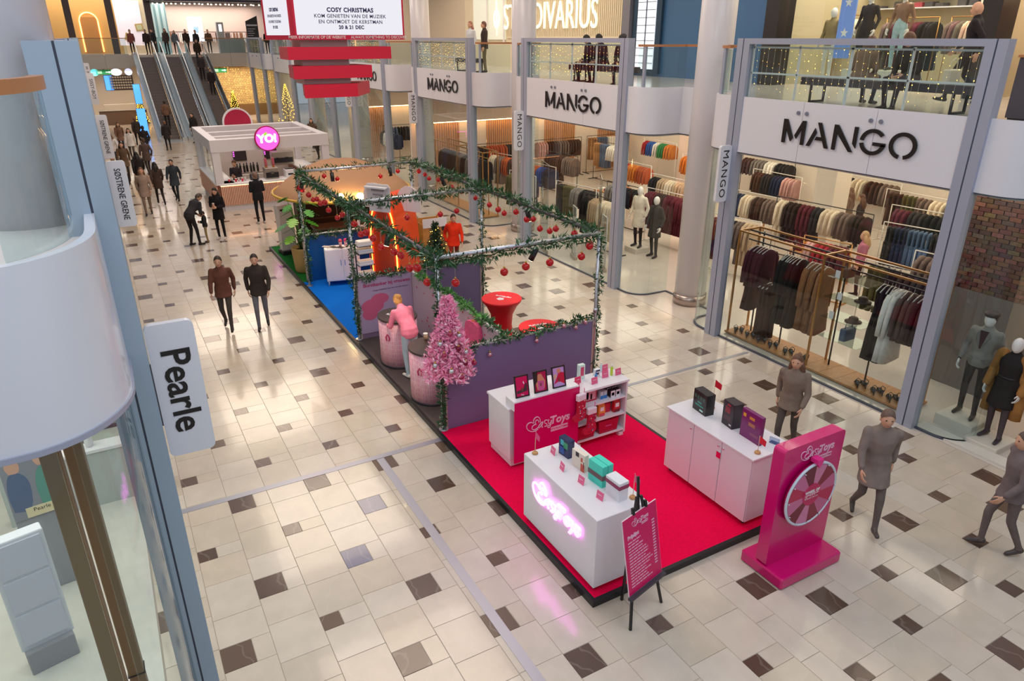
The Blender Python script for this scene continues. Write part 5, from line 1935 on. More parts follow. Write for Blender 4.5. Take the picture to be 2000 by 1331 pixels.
paper_cup('beige paper cup on the pink counter next to the pink tree', (4.42, 11.02, ZP + .99))
paper_cup('pale paper cup on the pink counter in front of the leaning woman', (4.55, 12.74, ZP + .99), '#d8cfc0')

# pink christmas tree
pt = thing('pink_christmas_tree', 'bushy pink artificial christmas tree with maroon and silver baubles', 'christmas tree', (4.10, 9.30, ZP))
MB().tube([(0, 0, 1.0), (0, 0, 2.3)], .02, 8).build('trunk', M('pink_trunk', '#8a4a60', .6), pt)
st_ = MB().tube([(0, 0, 1.1), (-.05, .20, 1.1)], .02, 8).tube([(0, 0, 1.9), (-.05, .20, 1.9)], .02, 8)
st_.build('bracket', DARK, pt)
PF = [M('pink_fir', '#ff9ac4', .6, var=.12, vscale=30), M('pink_fir_pale', '#ffd0e2', .6)]
fo = MB()
for k in range(190):
    q = k / 190
    z = 1.16 + 1.18 * q
    R_ = .40 * (1 - q) ** .85 + .03
    a = k * 2.399
    tip = V(math.cos(a) * R_ * rnd.uniform(.85, 1.1), math.sin(a) * R_ * rnd.uniform(.85, 1.1), z - .05 * (1 - q))
    b0_ = V(0, 0, z + .06)
    n = max(3, int((tip - b0_).length / .035))
    for j in range(n):
        p = b0_.lerp(tip, (j + .6) / n)
        needle_cloud(fo, p, tip - b0_, 9, .035, .085, .015, .35)
fo.build('foliage', PF, pt)['kind'] = 'stuff'
for k, (a, z, rr, m) in enumerate(((-1.9, .92, .40, 1), (-1.2, .98, .36, 0), (-2.6, .98, .36, 1), (-1.4, 1.22, .28, 0), (-2.2, 1.15, .32, 2), (-.9, 1.12, .30, 1), (-1.8, 1.45, .20, 2), (-1.1, 1.40, .22, 1), (-1.5, .80, .40, 2), (-.5, .88, .40, 2), (-2.5, 1.3, .24, 1))):
    mt = [M('bauble_maroon', '#7d1338', .15, metal=.4), M('bauble_silver', '#cfd0d6', .15, metal=.8), M('bauble_crimson', '#a5164a', .15, coat=.5)][m]
    o = link('silver_pink_bauble', MB().ell((0, 0, -.045), .042, 12, 8).mesh('bauble', mt), None, (4.10 + math.cos(a) * rr, 9.30 + math.sin(a) * rr, ZP + z + .46), (0, 0, 0))
    tag(o, ['maroon', 'silver', 'crimson'][m] + ' bauble on the pink tree, ' + ORD[k] + ' of eleven', 'bauble', ['maroon', 'silver', 'crimson'][m] + ' baubles on the pink tree')
    link('cap', CAPM, o)

# pink sweater on the divider
half = [(.06, .0), (.12, -.02), (.20, -.06), (.25, -.25), (.285, -.60), (.215, -.62), (.17, -.30), (.175, -.64)]
swm = MB()
for dx, sc_ in ((0, 1.0), (.028, .96), (-.028, .96)):
    poly = smooth2([(a * sc_, b) for a, b in half], 2) + [(-a, b) for a, b in smooth2([(a * sc_, b) for a, b in half], 2)[::-1]]
    swm.prism(poly, (dx - .018, 0, 0), (0, 1, 0), (0, 0, 1), (.036, 0, 0))
sw = swm.build('pink_sweater', FAB, None, (5.235, 10.72, 1.38), (0, 0, .12))
sw.color = (*lin('#f0648f'), 1)
tag(sw, 'pink long-sleeved sweater on a wooden hanger against the pale divider wall', 'sweater')
o = link('hanger', MB().tube([(0, -.15, -.05), (0, 0, .012), (0, .15, -.05)], .012, 5).tube([(0, 0, .01), (0, 0, .06), (.03, 0, .09), (.07, .0, .08)], .004, 5).mesh('hanger', M('hanger_orange', '#e08a30', .5)), sw)

# red bar tables
RSP = M('red_spandex', '#d8051c', .5, coat=.15)
PENT = [(math.cos(2 * PI * k / 10 + PI / 2) * (.085 if k % 2 == 0 else .068), math.sin(2 * PI * k / 10 + PI / 2) * (.085 if k % 2 == 0 else .068)) for k in range(10)]
def bar_table(label, x, y, z, R, ang):
    t = thing('bar_table', label, 'bar table', (x, y, ZP), 0, 'red covered bar tables')
    h = z - ZP
    MB().lathe([(R * .80, 0), (R * .62, h * .18), (R * .50, h * .45), (R * .56, h * .68), (R * .78, h * .86), (R * .97, h * .95), (R, h * .985), (R * .985, h)], n=36).build('cover', RSP, t)
    MB().lathe([(.02, h), (R * .98, h + .002)], n=36).build('top', M('red_spandex_top', '#e8061f', .5), t)
    u = V(math.cos(ang), math.sin(ang), 0)
    v = V(-math.sin(ang), math.cos(ang), 0)
    put_txt('lettering', 'verisure', WPR, .11, V(0, 0, h + .005) + v * -.09, u, v, t, .002, .003)
    MB().prism(PENT, V(0, 0, h + .003) + v * .06, u, v, (0, 0, .003)).build('emblem', WPR, t)
    a0 = math.radians(-115)
    rr = R * .535
    cc = V(rr * math.cos(a0), rr * math.sin(a0), h * .30)
    tu = V(-math.sin(a0), math.cos(a0), 0)
    put_txt('lettering', 'verisure', M('pale_print_dim', '#d79aa6', .5), .11, cc - V(0, 0, .08) + V(math.cos(a0), math.sin(a0), 0) * .06, tu, (0, 0, 1), t, .002, .003)
    MB().prism(PENT, cc + V(math.cos(a0), math.sin(a0), 0) * .045 + V(0, 0, .06), tu, (0, 0, 1), V(math.cos(a0), math.sin(a0), 0) * .004).build('emblem', M('pale_print_dim'), t)
bar_table('tall red covered bar table with a white emblem, farther one, by the divider wall', 6.60, 12.15, 1.13, .42, 2.2)
bar_table('red covered bar table with white upside-down lettering, nearer one, behind the front partition', 6.48, 10.44, 1.12, .40, PI - .15)
# ================================================================== FASHION STORE AND FACADE SIGNS
def stencil(ch):
    def arc(a0, a1, r0=.5, r1=.355, n=14):
        o = [(.5 + r0 * math.cos(math.radians(a0 + (a1 - a0) * k / n)), .5 + r0 * math.sin(math.radians(a0 + (a1 - a0) * k / n))) for k in range(n + 1)]
        i = [(.5 + r1 * math.cos(math.radians(a1 + (a0 - a1) * k / n)), .5 + r1 * math.sin(math.radians(a1 + (a0 - a1) * k / n))) for k in range(n + 1)]
        return o + i
    return {'M': [[(0, 0), (.15, 0), (.15, .60), (.40, .08), (.50, .25), (.17, 1), (0, 1)], [(.85, 0), (1.0, 0), (1, 1), (.85, 1), (.56, .36), (.64, .22), (.85, .66)]],
            'A': [[(.40, 1), (.56, 1), (.98, 0), (.82, 0), (.70, .28), (.36, .28), (.42, .42), (.64, .42), (.49, .78)], [(0, 0), (.16, 0), (.40, .58), (.32, .76)]],
            'N': [[(0, 0), (.15, 0), (.15, .68), (.74, 0), (.90, 0), (.17, 1), (0, 1)], [(.85, .34), (1, .17), (1, 1), (.85, 1)]],
            'G': [arc(38, 176), arc(190, 352), [(.52, .50), (1.0, .50), (1.0, .37), (.52, .37)]],
            'O': [arc(-78, 258, n=26)]}[ch]
LET = M('black_lettering', '#1d1716', .35)
bay_words = ('nearest store window', 'second store window from the front', 'third store window from the front', 'fourth window, behind the hanging screen')
for b in range(4):
    ys = Y0 + PER * b
    yM = ys + 3.40
    t = thing('shop_lettering', 'black stencil store name on the white fascia over the ' + bay_words[b], 'shop sign', (10.985, yM, 4.315))
    off = 0.0
    for ch, w in zip('MANGO', (.49, .47, .46, .47, .47)):
        mb = MB()
        for poly in stencil(ch):
            mb.prism([(px * w, pz * .415) for px, pz in poly], (0, -off, 0), (0, -1, 0), (0, 0, 1), (-.02, 0, 0))
        mb.build('letter', LET, t)
        off += w + .06

def blade_sign(label, x0, x1, y, z0, z1, text, size, bold, xs=1.0, plate=None, spacing=1.0, col='#e6e6ec', shear=0.0):
    cx = (x0 + x1) / 2
    t = thing('blade_sign', label, 'shop sign', (cx, y, z0))
    h = z1 - z0
    MB().prism(rrect(x0 - cx, x1 - cx, 0, h, .05), (0, .03, 0), (1, 0, 0), (0, 0, 1), (0, -.06, 0)).build('board', M('sign_board_' + col.strip('#'), col, .35), t)
    put_txt('lettering', text, LET, size, (0, -.0325, h / 2), (0, 0, -1), (1, 0, 0), t, .004, bold, xs=xs, spacing=spacing, shear=shear)
    if plate:
        a, b_ = plate
        p = MB().box(a - cx, b_ - cx, -.008, .012, h * .25, h * .72)
        p.build('bracket', M('bracket_grey', '#8f8a90', .4, metal=.3), t)
        rv = MB()
        for zz in (h * .3, h * .48, h * .67):
            rv.tube([((a + b_) / 2 - cx - .02, -.008, zz), ((a + b_) / 2 - cx - .02, -.016, zz)], .009, 8)
        rv.build('rivet', CHROME, t)['kind'] = 'stuff'
for b, w in ((0, 'beside the tallest looking column'), (1, 'beside the second white column'), (2, 'beside the third column near the hanging screen'), (3, 'below the hanging screen')):
    ye = Y0 + PER * b + BW
    blade_sign('upright white blade sign with the store name, ' + w, 10.68, 10.98, ye, 2.99, 4.12, 'MANGO', .215, .0, 1.1, spacing=1.15)
blade_sign('large upright white optician sign nearest the camera on the blue-grey post', 0.0, .34, 5.56, 3.02, 4.14, 'Pearle', .285, .005, 1.0, (-.10, 0.0))
blade_sign('upright white script sign, nearer one, behind the optician sign', -.01, .28, 13.9, 3.06, 4.18, 'SØSTRENE GRENE', .135, .001, .80, (-.13, -.01))
blade_sign('upright white script sign, farther one, above the crowd', -.03, .26, 22.6, 3.05, 4.19, 'SØSTRENE GRENE', .135, .001, .80, (-.15, -.03))
blade_sign('pale upright sign below the exit sign, third along the facade', -.02, .25, 34.0, 3.62, 4.8, 'SISSY-BOY', .17, .0, 1.0, (-.15, -.02))
blade_sign('small pale upright sign farthest along the facade', -.05, .22, 44.0, 4.1, 4.9, 'M  MA', .17, .0, 1.0, (-.18, -.05))

# door-side mannequin pair and store fittings --------------------------------
def lapels(t):
    k = MB()
    k.add([(-.055, .118, 1.43), (.055, .118, 1.43), (.012, .150, 1.16), (-.012, .150, 1.16)], [(0, 1, 2, 3)])
    k.add([(-.055, .10, 1.43), (.055, .10, 1.43), (.012, .13, 1.16), (-.012, .13, 1.16)], [(3, 2, 1, 0)])
    k.build('turtleneck_front', cmat('#3c1b22'), t)
    for s in (-1, 1):
        l = MB()
        l.add([(s * .06, .115, 1.44), (s * .10, .125, 1.36), (s * .075, .145, 1.30), (s * .012, .157, 1.15), (s * .02, .150, 1.2)], [(0, 1, 2, 3, 4) if s < 0 else (4, 3, 2, 1, 0)])
        l.add([(s * .06, .105, 1.44), (s * .10, .115, 1.36), (s * .075, .135, 1.30), (s * .012, .147, 1.15), (s * .02, .140, 1.2)], [(4, 3, 2, 1, 0) if s < 0 else (0, 1, 2, 3, 4)])
        l.build('lapel', cmat('#77726c'), t)
        MB().cbox((s * .11, .125, .98), (.10, .02, .03)).build('pocket_flap', cmat('#77726c'), t)


def plinth(label, x, y, a, b_, h):
    t = MB().rbox(-a / 2, a / 2, -b_ / 2, b_ / 2, 0, h, .01).build('display_plinth', M('plinth_cream', '#d9d0c2', .4), None, (x, y, 0))
    tag(t, label, 'plinth')
MSK = M('mannequin_white', '#e9e4e0', 0.3)
plinth('cream plinth under the mannequin in the grey blazer', 11.85, 5.42, .62, .62, .20)
plinth('low cream plinth under the mannequin with the camel coat', 11.68, 4.86, .62, .52, .10)
man = person('white mannequin in a grey blazer, dark turtleneck and dark cap in the corner window', (11.92, 5.45, .20), PI / 2 + .1, 'mann', 1.86, '#3c1b22', '#3a3230', '#1c1818', '#3a2a28', 'cap', '#8a8580', .84, MSK, False, 'mannequin', 'mannequin')
lapels(man)
wom = person('white mannequin in a black dress with a camel coat in the corner window', (11.70, 4.87, .10), PI / 2 - .05, 'mann', 1.76, '#2a2525', '#55484a', '#3a3036', '#222222', None, '#2b2626', .58, MSK, False, 'mannequin', 'mannequin')
cc = MB()
info = body('mann', False)
J = info['J']
for s, sd in (('L', -1), ('R', 1)):
    caps(cc, J['sh' + s] + V(0, 0, .02), J['el' + s], .085, .075)
    caps(cc, J['el' + s], J['wr' + s], .075, .062)
    cc.tube([V(sd * .17, -.04, 1.35), V(sd * .19, -.06, 1.0), V(sd * .21, -.05, .65), V(sd * .22, -.04, .42)], [.075, .08, .09, .09], 8)
vs = []
for z, w_, d_ in ((1.42, .12, -.07), (1.36, .18, -.105), (1.0, .19, -.13), (.7, .22, -.13), (.42, .24, -.12)):
    vs += [(-w_, d_ + .03, z), (0, d_ - .02, z), (w_, d_ + .03, z), (w_, d_ + .06, z), (0, d_ + .01, z), (-w_, d_ + .06, z)]
cc.add(vs, [(i * 6 + k, i * 6 + (k + 1) % 6, i * 6 + 6 + (k + 1) % 6, i * 6 + 6 + k) for i in range(4) for k in range(6)] + [(5, 4, 3, 2, 1, 0), tuple(24 + k for k in range(6))], 0, True)
cc.build('open_coat', cmat('#a8743f'), wom)
MB().tube([(.14 * math.cos(2 * PI * k / 20), .115 * math.sin(2 * PI * k / 20) + .005, 1.08) for k in range(20)], .018, 6, closed=True).build('belt', BLACK, wom)
# stone kerb under the corner window
struct('trim_90', MB().box(11.13, 11.4, 4.2, 5.8, 0, .03), [M('kerb_pale', '#d8d2c8', .4)])

plinth('low cream plinth under the pale coat mannequin behind the second store window', 13.80, 16.62, .55, .55, .16)
person('white mannequin in a long cream coat with dark boots behind the second store window', (13.80, 16.62, .16), PI / 2 + .25, 'mann', 1.84, '#e6d8c6', '#2a2322', '#241d1c', '#222222', None, '#e9dccb', .58, MSK, False, 'mannequin', 'mannequin')
person('white mannequin in a long charcoal dress beside the pale coat mannequin', (13.86, 15.92, 0), PI / 2 + .1, 'mann', 1.82, '#3a3634', '#3a3634', '#241d1c', '#222222', None, '#413c39', .58, MSK, False, 'mannequin', 'mannequin')

# brass display frame in the nearest window ----------------------------------
FXa, FXb, FYa, FYb, FZ = 11.42, 12.02, 6.22, 10.42, 2.34
bf = thing('display_frame_rail', 'long brass framed garment display on a wooden base in the nearest store window', 'display rail', (11.72, 8.32, 0))
def bl_(x, y, z):
    return (x - 11.72, y - 8.32, z)
for y in (FYa, 8.30, FYb):
    for x in (FXa, FXb):
        MB().box(x - 11.72 - .018, x - 11.72 + .018, y - 8.32 - .018, y - 8.32 + .018, .06, FZ).build('upright', GOLD, bf)
    MB().bar(bl_(FXa, y, FZ), bl_(FXb, y, FZ), .036, .036).build('cross_bar', GOLD, bf)
for x in (FXa, FXb):
    MB().bar(bl_(x, FYa, FZ), bl_(x, FYb, FZ), .036, .036).build('long_bar', GOLD, bf)
MB().bar(bl_(11.72, FYa, FZ - .02), bl_(11.72, FYb, FZ - .02), .03, .03).build('dark_bar', BLACK, bf)
MB().bar(bl_(11.72, FYa, FZ - .22), bl_(11.72, FYb, FZ - .22), .025, .025).build('hang_rail', BLACK, bf)
for y in (7.28, 8.1, 9.35, 10.15):
    MB().tube([bl_(11.85, y, .06), bl_(11.85, y, FZ - .02)], .018, 6).build('dark_upright', BLACK, bf)
nb = 12
for k in range(nb):
    a, b_ = FYa - .05 + (FYb - FYa + .1) * k / nb + .003, FYa - .05 + (FYb - FYa + .1) * (k + 1) / nb - .003
    MB().box(FXa - 11.72 - .05, FXb - 11.72 + .05, a - 8.32, b_ - 8.32, .02, .06).build('plank', WOOD, bf)
gl = glass('shelf_glass', '#dfeae6', 1.5)
for z in (.75, 1.15, 1.55, 1.95):
    MB().box(-.26, .26, -.98, -.12, z, z + .012).build('glass_shelf', gl, bf)
def hang(kind, y, col, n, dy, grp, lab, x=11.72, z=FZ - .32):
    lab0 = lab
    for k in range(n):
        o = link('hanging_' + kind, GM[kind], None, (x + rnd.uniform(-.02, .02), y - dy * k, z), (0, 0, rnd.uniform(-.15, .15) + .08))
        q = rnd.uniform(.85, 1.2)
        o.color = (*[min(1, c * q) for c in lin(col)], 1)
        o.scale = (1.12, 1.12, 1.2)
        tag(o, '%s %s' % (nth(k), lab0), kind, grp)
        link('hanger', HANGER, o)
hang('skirt', 10.22, '#4a2b26', 2, .10, 'brown skirts in the nearest window', 'brown skirt at the far end of the brass display in the nearest window', z=FZ - .85)
hang('jacket', 10.18, '#4d2028', 5, .085, 'burgundy jackets in the nearest window', 'burgundy jacket at the far end of the brass display in the nearest window')
hang('trousers', 9.80, '#4a2d25', 3, .09, 'brown trousers in the nearest window', 'brown trousers low on the brass display in the nearest window', z=FZ - 1.02)
hang('knit', 9.40, '#141213', 7, .065, 'black knits in the nearest window', 'black knit in the dense black group on the brass display')
hang('skirt', 9.36, '#2b2a24', 4, .12, 'dark skirts in the nearest window', 'very dark skirt below the black knits on the brass display', z=FZ - .88)
hang('coat', 8.78, '#8d6040', 5, .095, 'camel coats in the nearest window', 'camel coat on the brass display before the glass shelves')
hang('dress', 7.22, '#221c1c', 4, .07, 'black dresses in the nearest window', 'long black sleeveless dress on the brass display past the glass shelves')
hang('coat', 6.94, '#e5dfd8', 2, .08, 'white coats in the nearest window', 'white coat between black dresses and fur jackets on the brass display')
hang('jacket', 6.76, '#59463f', 3, .11, 'fur jackets in the nearest window', 'thick brown fur jacket at the near end of the brass display')
hang('jacket', 6.44, '#3a2426', 2, .09, 'dark jackets in the nearest window', 'dark wine jacket at the very near end of the brass display')
# strappy shoes
shm = MB()
shm.tube([(0, .11, .012), (0, .05, .012), (0, -.03, .03), (0, -.10, .075)], [.026, .032, .024, .022], 8)
shm.tube([(0, -.11, .07), (0, -.115, 0)], [.012, .006], 6)
shm.tube([(-.035, .06, .015), (-.02, .055, .05), (.02, .055, .05), (.035, .06, .015)], .006, 5)
shm.tube([(-.025, -.09, .07), (-.03, -.085, .12), (0, -.05, .135), (.03, -.085, .12), (.025, -.09, .07)], .006, 5)
SHM = shm.mesh('shoe', M('shoe_black', '#1d1718', .3))
for k, y in enumerate((10.25, 9.92, 9.60, 9.28, 8.88, 8.52, 7.18, 6.84, 6.52)):
    t = thing('high_heels', '%s pair of black strappy heels from the far end of the wooden window base' % ORD[k], 'shoes', (11.58, y, .06), -.9, 'strappy heels on the wooden base')
    for o_ in (link('shoe', SHM, t, (-.06, 0, 0)), link('shoe', SHM, t, (.06, .02, 0), (0, 0, .15))):
        o_.scale = (1.3, 1.3, 1.3)
def handbag(label, p, col, s=1.0, rz=0, hat=False):
    t = thing('hat' if hat else 'handbag', label, 'hat' if hat else 'bag', p, rz)
    m = M('bag_' + col.strip('#'), col, .6)
    if hat:
        MB().lathe([(.15 * s, 0), (.155 * s, .012), (.09 * s, .02), (.085 * s, .08 * s), (.06 * s, .10 * s), (.001, .105 * s)], n=18).build('crown', m, t)
    else:
        MB().rbox(-.13 * s, .13 * s, -.05 * s, .05 * s, 0, .18 * s, .02).build('bag_body', m, t)
        MB().tube([(-.08 * s, 0, .17 * s), (-.07 * s, 0, .27 * s), (0, 0, .31 * s), (.07 * s, 0, .27 * s), (.08 * s, 0, .17 * s)], .010, 6).build('handle', m, t)
handbag('dark brown hat on the upper glass shelf of the window display', (11.78, 7.60, 1.562), '#3b2620', 1, 0, True)
handbag('smaller brown hat on the glass shelf of the window display', (11.70, 7.66, 1.162), '#54362a', 1, 0, True)
handbag('brown handbag on the top glass shelf of the window display', (11.72, 7.95, 1.962), '#6a4330')
handbag('blue-grey denim bag on the lower glass shelf of the window display', (11.74, 7.75, .762), '#55657e', 1.3)
for k, (y, z) in enumerate(((8.0, 1.162), (7.9, 1.562), (8.02, 1.962))):
    t = thing('price_stand', 'white price stand on the %s glass shelf of the window display' % ('lowest used', 'middle', 'highest')[k], 'price stand', (11.50, y, z), PI / 2)
    MB().box(-.05, .05, -.002, .002, .0, .14).build('card', WHITE, t)
    MB().box(-.03, .03, -.004, -.002, .04, .09).build('print', BLACK, t)

# clothes rails through the store ------------------------------------------------
J1, J2 = ['jacket'], ['jacket', 'coat']
rack('just inside the nearest upright sign', 14.55, 13.5, 1.5, .25, 1.62, ['beige', 'taupe', 'black', 'black', 'burgundy'], ['coat', 'jacket', 'coat'], 'white', .11)
rack('in front of the pale box pillar', 17.55, 15.5, 1.7, .1, 1.6, ['taupe', 'brown', 'cream', 'navy'], J1, 'white', .13)
rack('right behind the brass display', 17.4, 13.0, 3.0, .1, 1.75, ['chocolate', 'taupe', 'cream', 'charcoal', 'burgundy', 'chocolate', 'cream'], J2, 'black', .14)
rack('near the back wall of the store', 21.0, 17.8, 2.2, 0, 1.6, ['pinkish', 'navy', 'charcoal', 'brown'], J1, 'white', .15)
rack('full of jeans', 17.9, 10.3, 2.0, .2, 1.6, ['black', 'charcoal', 'denim', 'denim', 'navy', 'charcoal'], ['trousers'], 'white', .11)
rack('with red knits near the corner window', 16.3, 8.2, 2.4, .1, 1.5, ['red', 'burgundy', 'olive', 'taupe', 'taupe'], ['knit'], 'white', .14)
rack('of burgundy tops behind the display', 15.0, 10.9, 1.2, .2, 1.55, ['burgundy', 'red', 'pinkish'], ['knit'], 'gold', .12)
rack('behind the mannequin with the blazer', 18.9, 7.6, 2.6, .05, 1.6, ['charcoal', 'grey', 'taupe'], J1, 'white', .15)
rack('by the back wall behind the jeans', 21.6, 12.6, 2.6, 0, 1.65, ['olive', 'cream', 'taupe', 'olive', 'brown'], ['jacket', 'trousers'], 'white', .16)
rack('far back behind the white column', 21.3, 22.0, 2.2, 0, 1.6, ['brown', 'rust', 'olive', 'orange'], J1, 'white', .16)
rack('low, behind the second window', 13.9, 20.2, 2.0, .15, 1.45, ['charcoal', 'grey', 'olive', 'black'], ['knit', 'trousers'], 'white', .12)
rack('with cream coats beside the door posts', 12.9, 17.3, 1.8, .05, 1.65, ['cream', 'cream', 'beige', 'black'], ['coat'], 'black', .10)
rack('of white and denim pieces at the back', 19.8, 26.2, 2.4, 0, 1.75, ['white', 'white', 'denim', 'camel'], ['knit', 'trousers'], 'black', .15)
rack('of navy and rust pieces, second window', 14.6, 23.6, 1.8, .1, 1.6, ['navy', 'blue', 'rust', 'camel'], J1, 'white', .14)
rack('of orange tops mid-store', 18.2, 22.4, 2.0, 0, 1.55, ['rust', 'orange', 'red'], ['knit'], 'white', .15)
rack('with bright green and blue tops far back', 22.0, 25.4, 2.2, 0, 1.8, ['orange', 'green', 'white', 'blue', 'red'], ['knit'], 'white', .15)
rack('behind the two standing mannequins', 14.9, 16.6, 1.9, .08, 1.72, ['burgundy', 'burgundy', 'chocolate', 'burgundy'], ['coat'], 'white', .10)
rack('of cream jackets past the mannequin pair', 16.7, 18.6, 1.9, .05, 1.7, ['beige', 'cream', 'beige', 'black'], ['coat', 'jacket'], 'white', .13)
rack('of brown jackets by the slatted wall', 18.6, 28.6, 2.6, PI / 2, 1.75, ['brown', 'taupe', 'brown', 'pinkish'], J1, 'black', .14)
rack('of rust pieces by the slatted wall', 15.2, 28.7, 2.6, PI / 2, 1.75, ['charcoal', 'rust', 'rust', 'charcoal', 'taupe'], J2, 'black', .14)
rack('of trousers by the slatted wall', 21.5, 28.7, 2.4, PI / 2, 1.75, ['camel', 'white', 'denim', 'camel'], ['trousers'], 'black', .15)
for q_ in (0,):
    t = thing('display_frame_rail', 'long brass framed garment display in the third store window', 'display rail', (11.95, 24.9, 0))
    for y in (-2.1, 0, 2.1):
        for x in (-.3, .3):
            MB().box(x - .018, x + .018, y - .018, y + .018, .06, 2.34).build('upright', GOLD, t)
        MB().bar((-.3, y, 2.34), (.3, y, 2.34), .036).build('cross_bar', GOLD, t)
    for x in (-.3, .3):
        MB().bar((x, -2.1, 2.34), (x, 2.1, 2.34), .036).build('long_bar', GOLD, t)
    MB().box(-.34, .34, -2.15, 2.15, .02, .06).build('base_board', WOOD, t)
rack('brass framed, in the third window', 11.95, 24.9, 3.9, 0, 2.10, ['charcoal', 'navy', 'grey', 'black', 'taupe', 'charcoal', 'black', 'navy', 'charcoal'], ['coat', 'jacket', 'coat'], 'gold', .13)
rack('on the back wall past the pillar', 22.5, 15.2, 2.4, 0, 1.7, ['taupe', 'brown', 'cream', 'charcoal'], J1, 'white', .17)
rack('on the back wall near the bricks', 22.4, 9.6, 2.6, 0, 1.7, ['black', 'grey', 'taupe', 'brown'], J1, 'white', .17)
rack('between brass display and jeans', 14.6, 8.6, 1.8, .1, 1.5, ['charcoal', 'chocolate', 'olive'], ['knit', 'trousers'], 'white', .14)
rack('of mixed knits on the back wall', 22.5, 19.6, 2.6, 0, 1.75, ['charcoal', 'white', 'grey', 'brown'], ['knit'], 'black', .17)
rack('of dark coats just past the doorway', 13.0, 22.3, 1.6, .1, 1.6, ['navy', 'charcoal', 'olive'], ['coat'], 'white', .11)
rack('of taupe coats mid-store before the slats', 16.6, 25.2, 2.0, .1, 1.65, ['taupe', 'brown', 'chocolate'], J2, 'black', .13)
rack('of rust coats by the third window', 14.6, 26.4, 2.0, .2, 1.6, ['brown', 'rust', 'taupe', 'cream'], J2, 'white', .13)
rack('of dark tops behind the cream coats', 15.2, 19.2, 1.7, .1, 1.5, ['black', 'charcoal', 'grey'], ['knit'], 'black', .13)
rack('of black coats between pillar and jeans', 19.9, 11.6, 1.8, .1, 1.6, ['black', 'charcoal', 'burgundy'], J2, 'white', .15)
rack('in the fourth window below the screen', 12.9, 35.4, 2.2, 0, 1.75, ['navy', 'grey', 'white', 'black'], J1, 'black', .15)
rack('before the second slatted wall', 14.4, 37.6, 2.2, PI / 2, 1.75, ['grey', 'charcoal', 'denim'], J1, 'black', .16)

def fold_table(label, x, y, a, b_, cols, rz=0):
    t = thing('display_table', 'wooden display table ' + label, 'table', (x, y, 0), rz)
    MB().rbox(-a / 2, a / 2, -b_ / 2, b_ / 2, .70, .75, .006).build('table_top', WOOD, t)
    for sx in (-1, 1):
        for sy in (-1, 1):
            MB().box(sx * (a / 2 - .05) - .02, sx * (a / 2 - .05) + .02, sy * (b_ / 2 - .05) - .02, sy * (b_ / 2 - .05) + .02, 0, .70).build('leg', WOOD, t)
    R = Matrix.Rotation(rz, 3, 'Z')
    n = max(2, int(b_ / .34))
    for k in range(n):
        for j in range(2):
            p = R @ V((j - .5) * a * .5, -b_ / 2 + b_ * (k + .5) / n, 0)
            hh = rnd.uniform(.05, .16)
            mb = MB()
            z = 0
            while z < hh:
                q = rnd.uniform(-.01, .01)
                mb.rbox(-.13 + q, .13 + q, -.12, .12, z, z + .028, .01)
                z += .03
            cn = cols[(k * 2 + j) % len(cols)]
            o = mb.build('folded_clothes', FAB, None, (x + p.x, y + p.y, .75), (0, 0, rz))
            o.color = (*lin(PAL[cn]), 1)
            tag(o, '%s folded pile, %s row, %s side, on the table %s' % (cn, nth(k), 'back' if j else 'front', label), 'clothes', 'folded piles ' + label)
fold_table('of navy piles at the back', 19.6, 15.4, 1.1, 2.2, ['navy', 'charcoal', 'navy', 'denim'])
fold_table('by the nearest upright sign', 15.2, 14.9, .9, 1.2, ['cream', 'pinkish', 'burgundy', 'white'])
fold_table('of red pieces mid-store', 16.6, 21.4, 1.0, 1.6, ['red', 'burgundy', 'white', 'rust'])
fold_table('behind the burgundy tops', 16.3, 12.0, .9, 1.4, ['camel', 'rust', 'burgundy', 'orange'])
fold_table('behind the corner window', 15.4, 6.9, .8, 1.6, ['black', 'burgundy', 'charcoal', 'green'])

# pillars in the store
struct('column', MB().box(18.6, 19.3, 13.6, 14.3, 0, 3.94), [M('pillar_cream', '#e6d9cc', .5)])
bp = holder('wall_pillar')
MB().box(13.15, 14.2, 5.2, 6.85, 0, 1.9).build('lower_panel', M('pillar_grey', '#7d7672', .5), bp)
MB().box(13.19, 14.2, 5.24, 6.81, 1.9, 3.95).build('core', M('mortar', '#7a6a60', .8), bp)
BRK = MC('brick', .85, False, .2, 20)
bme = {}
def brick(x0, x1, y0, y1, z0, z1):
    key = (round(x1 - x0, 3), round(y1 - y0, 3))
    if key not in bme:
        bme[key] = MB().rbox(-key[0] / 2, key[0] / 2, -key[1] / 2, key[1] / 2, 0, z1 - z0, .004).mesh('brick', BRK)
    o = link('brick', bme[key], bp, ((x0 + x1) / 2, (y0 + y1) / 2, z0))
    c = [v * rnd.uniform(.75, 1.2) for v in lin(('#7a5448', '#6d4a40', '#836053', '#64483f')[rnd.randrange(4)])]
    o.color = (*c, 1)
for r in range(26):
    z = 1.905 + r * .078
    yy = 5.24 - (.1 if r % 2 else 0)
    while yy < 6.81:
        a, b_ = max(yy, 5.24), min(yy + .20, 6.81)
        if b_ - a > .04:
            brick(13.15, 13.19, a + .005, b_ - .005, z, z + .068)
        yy += .21

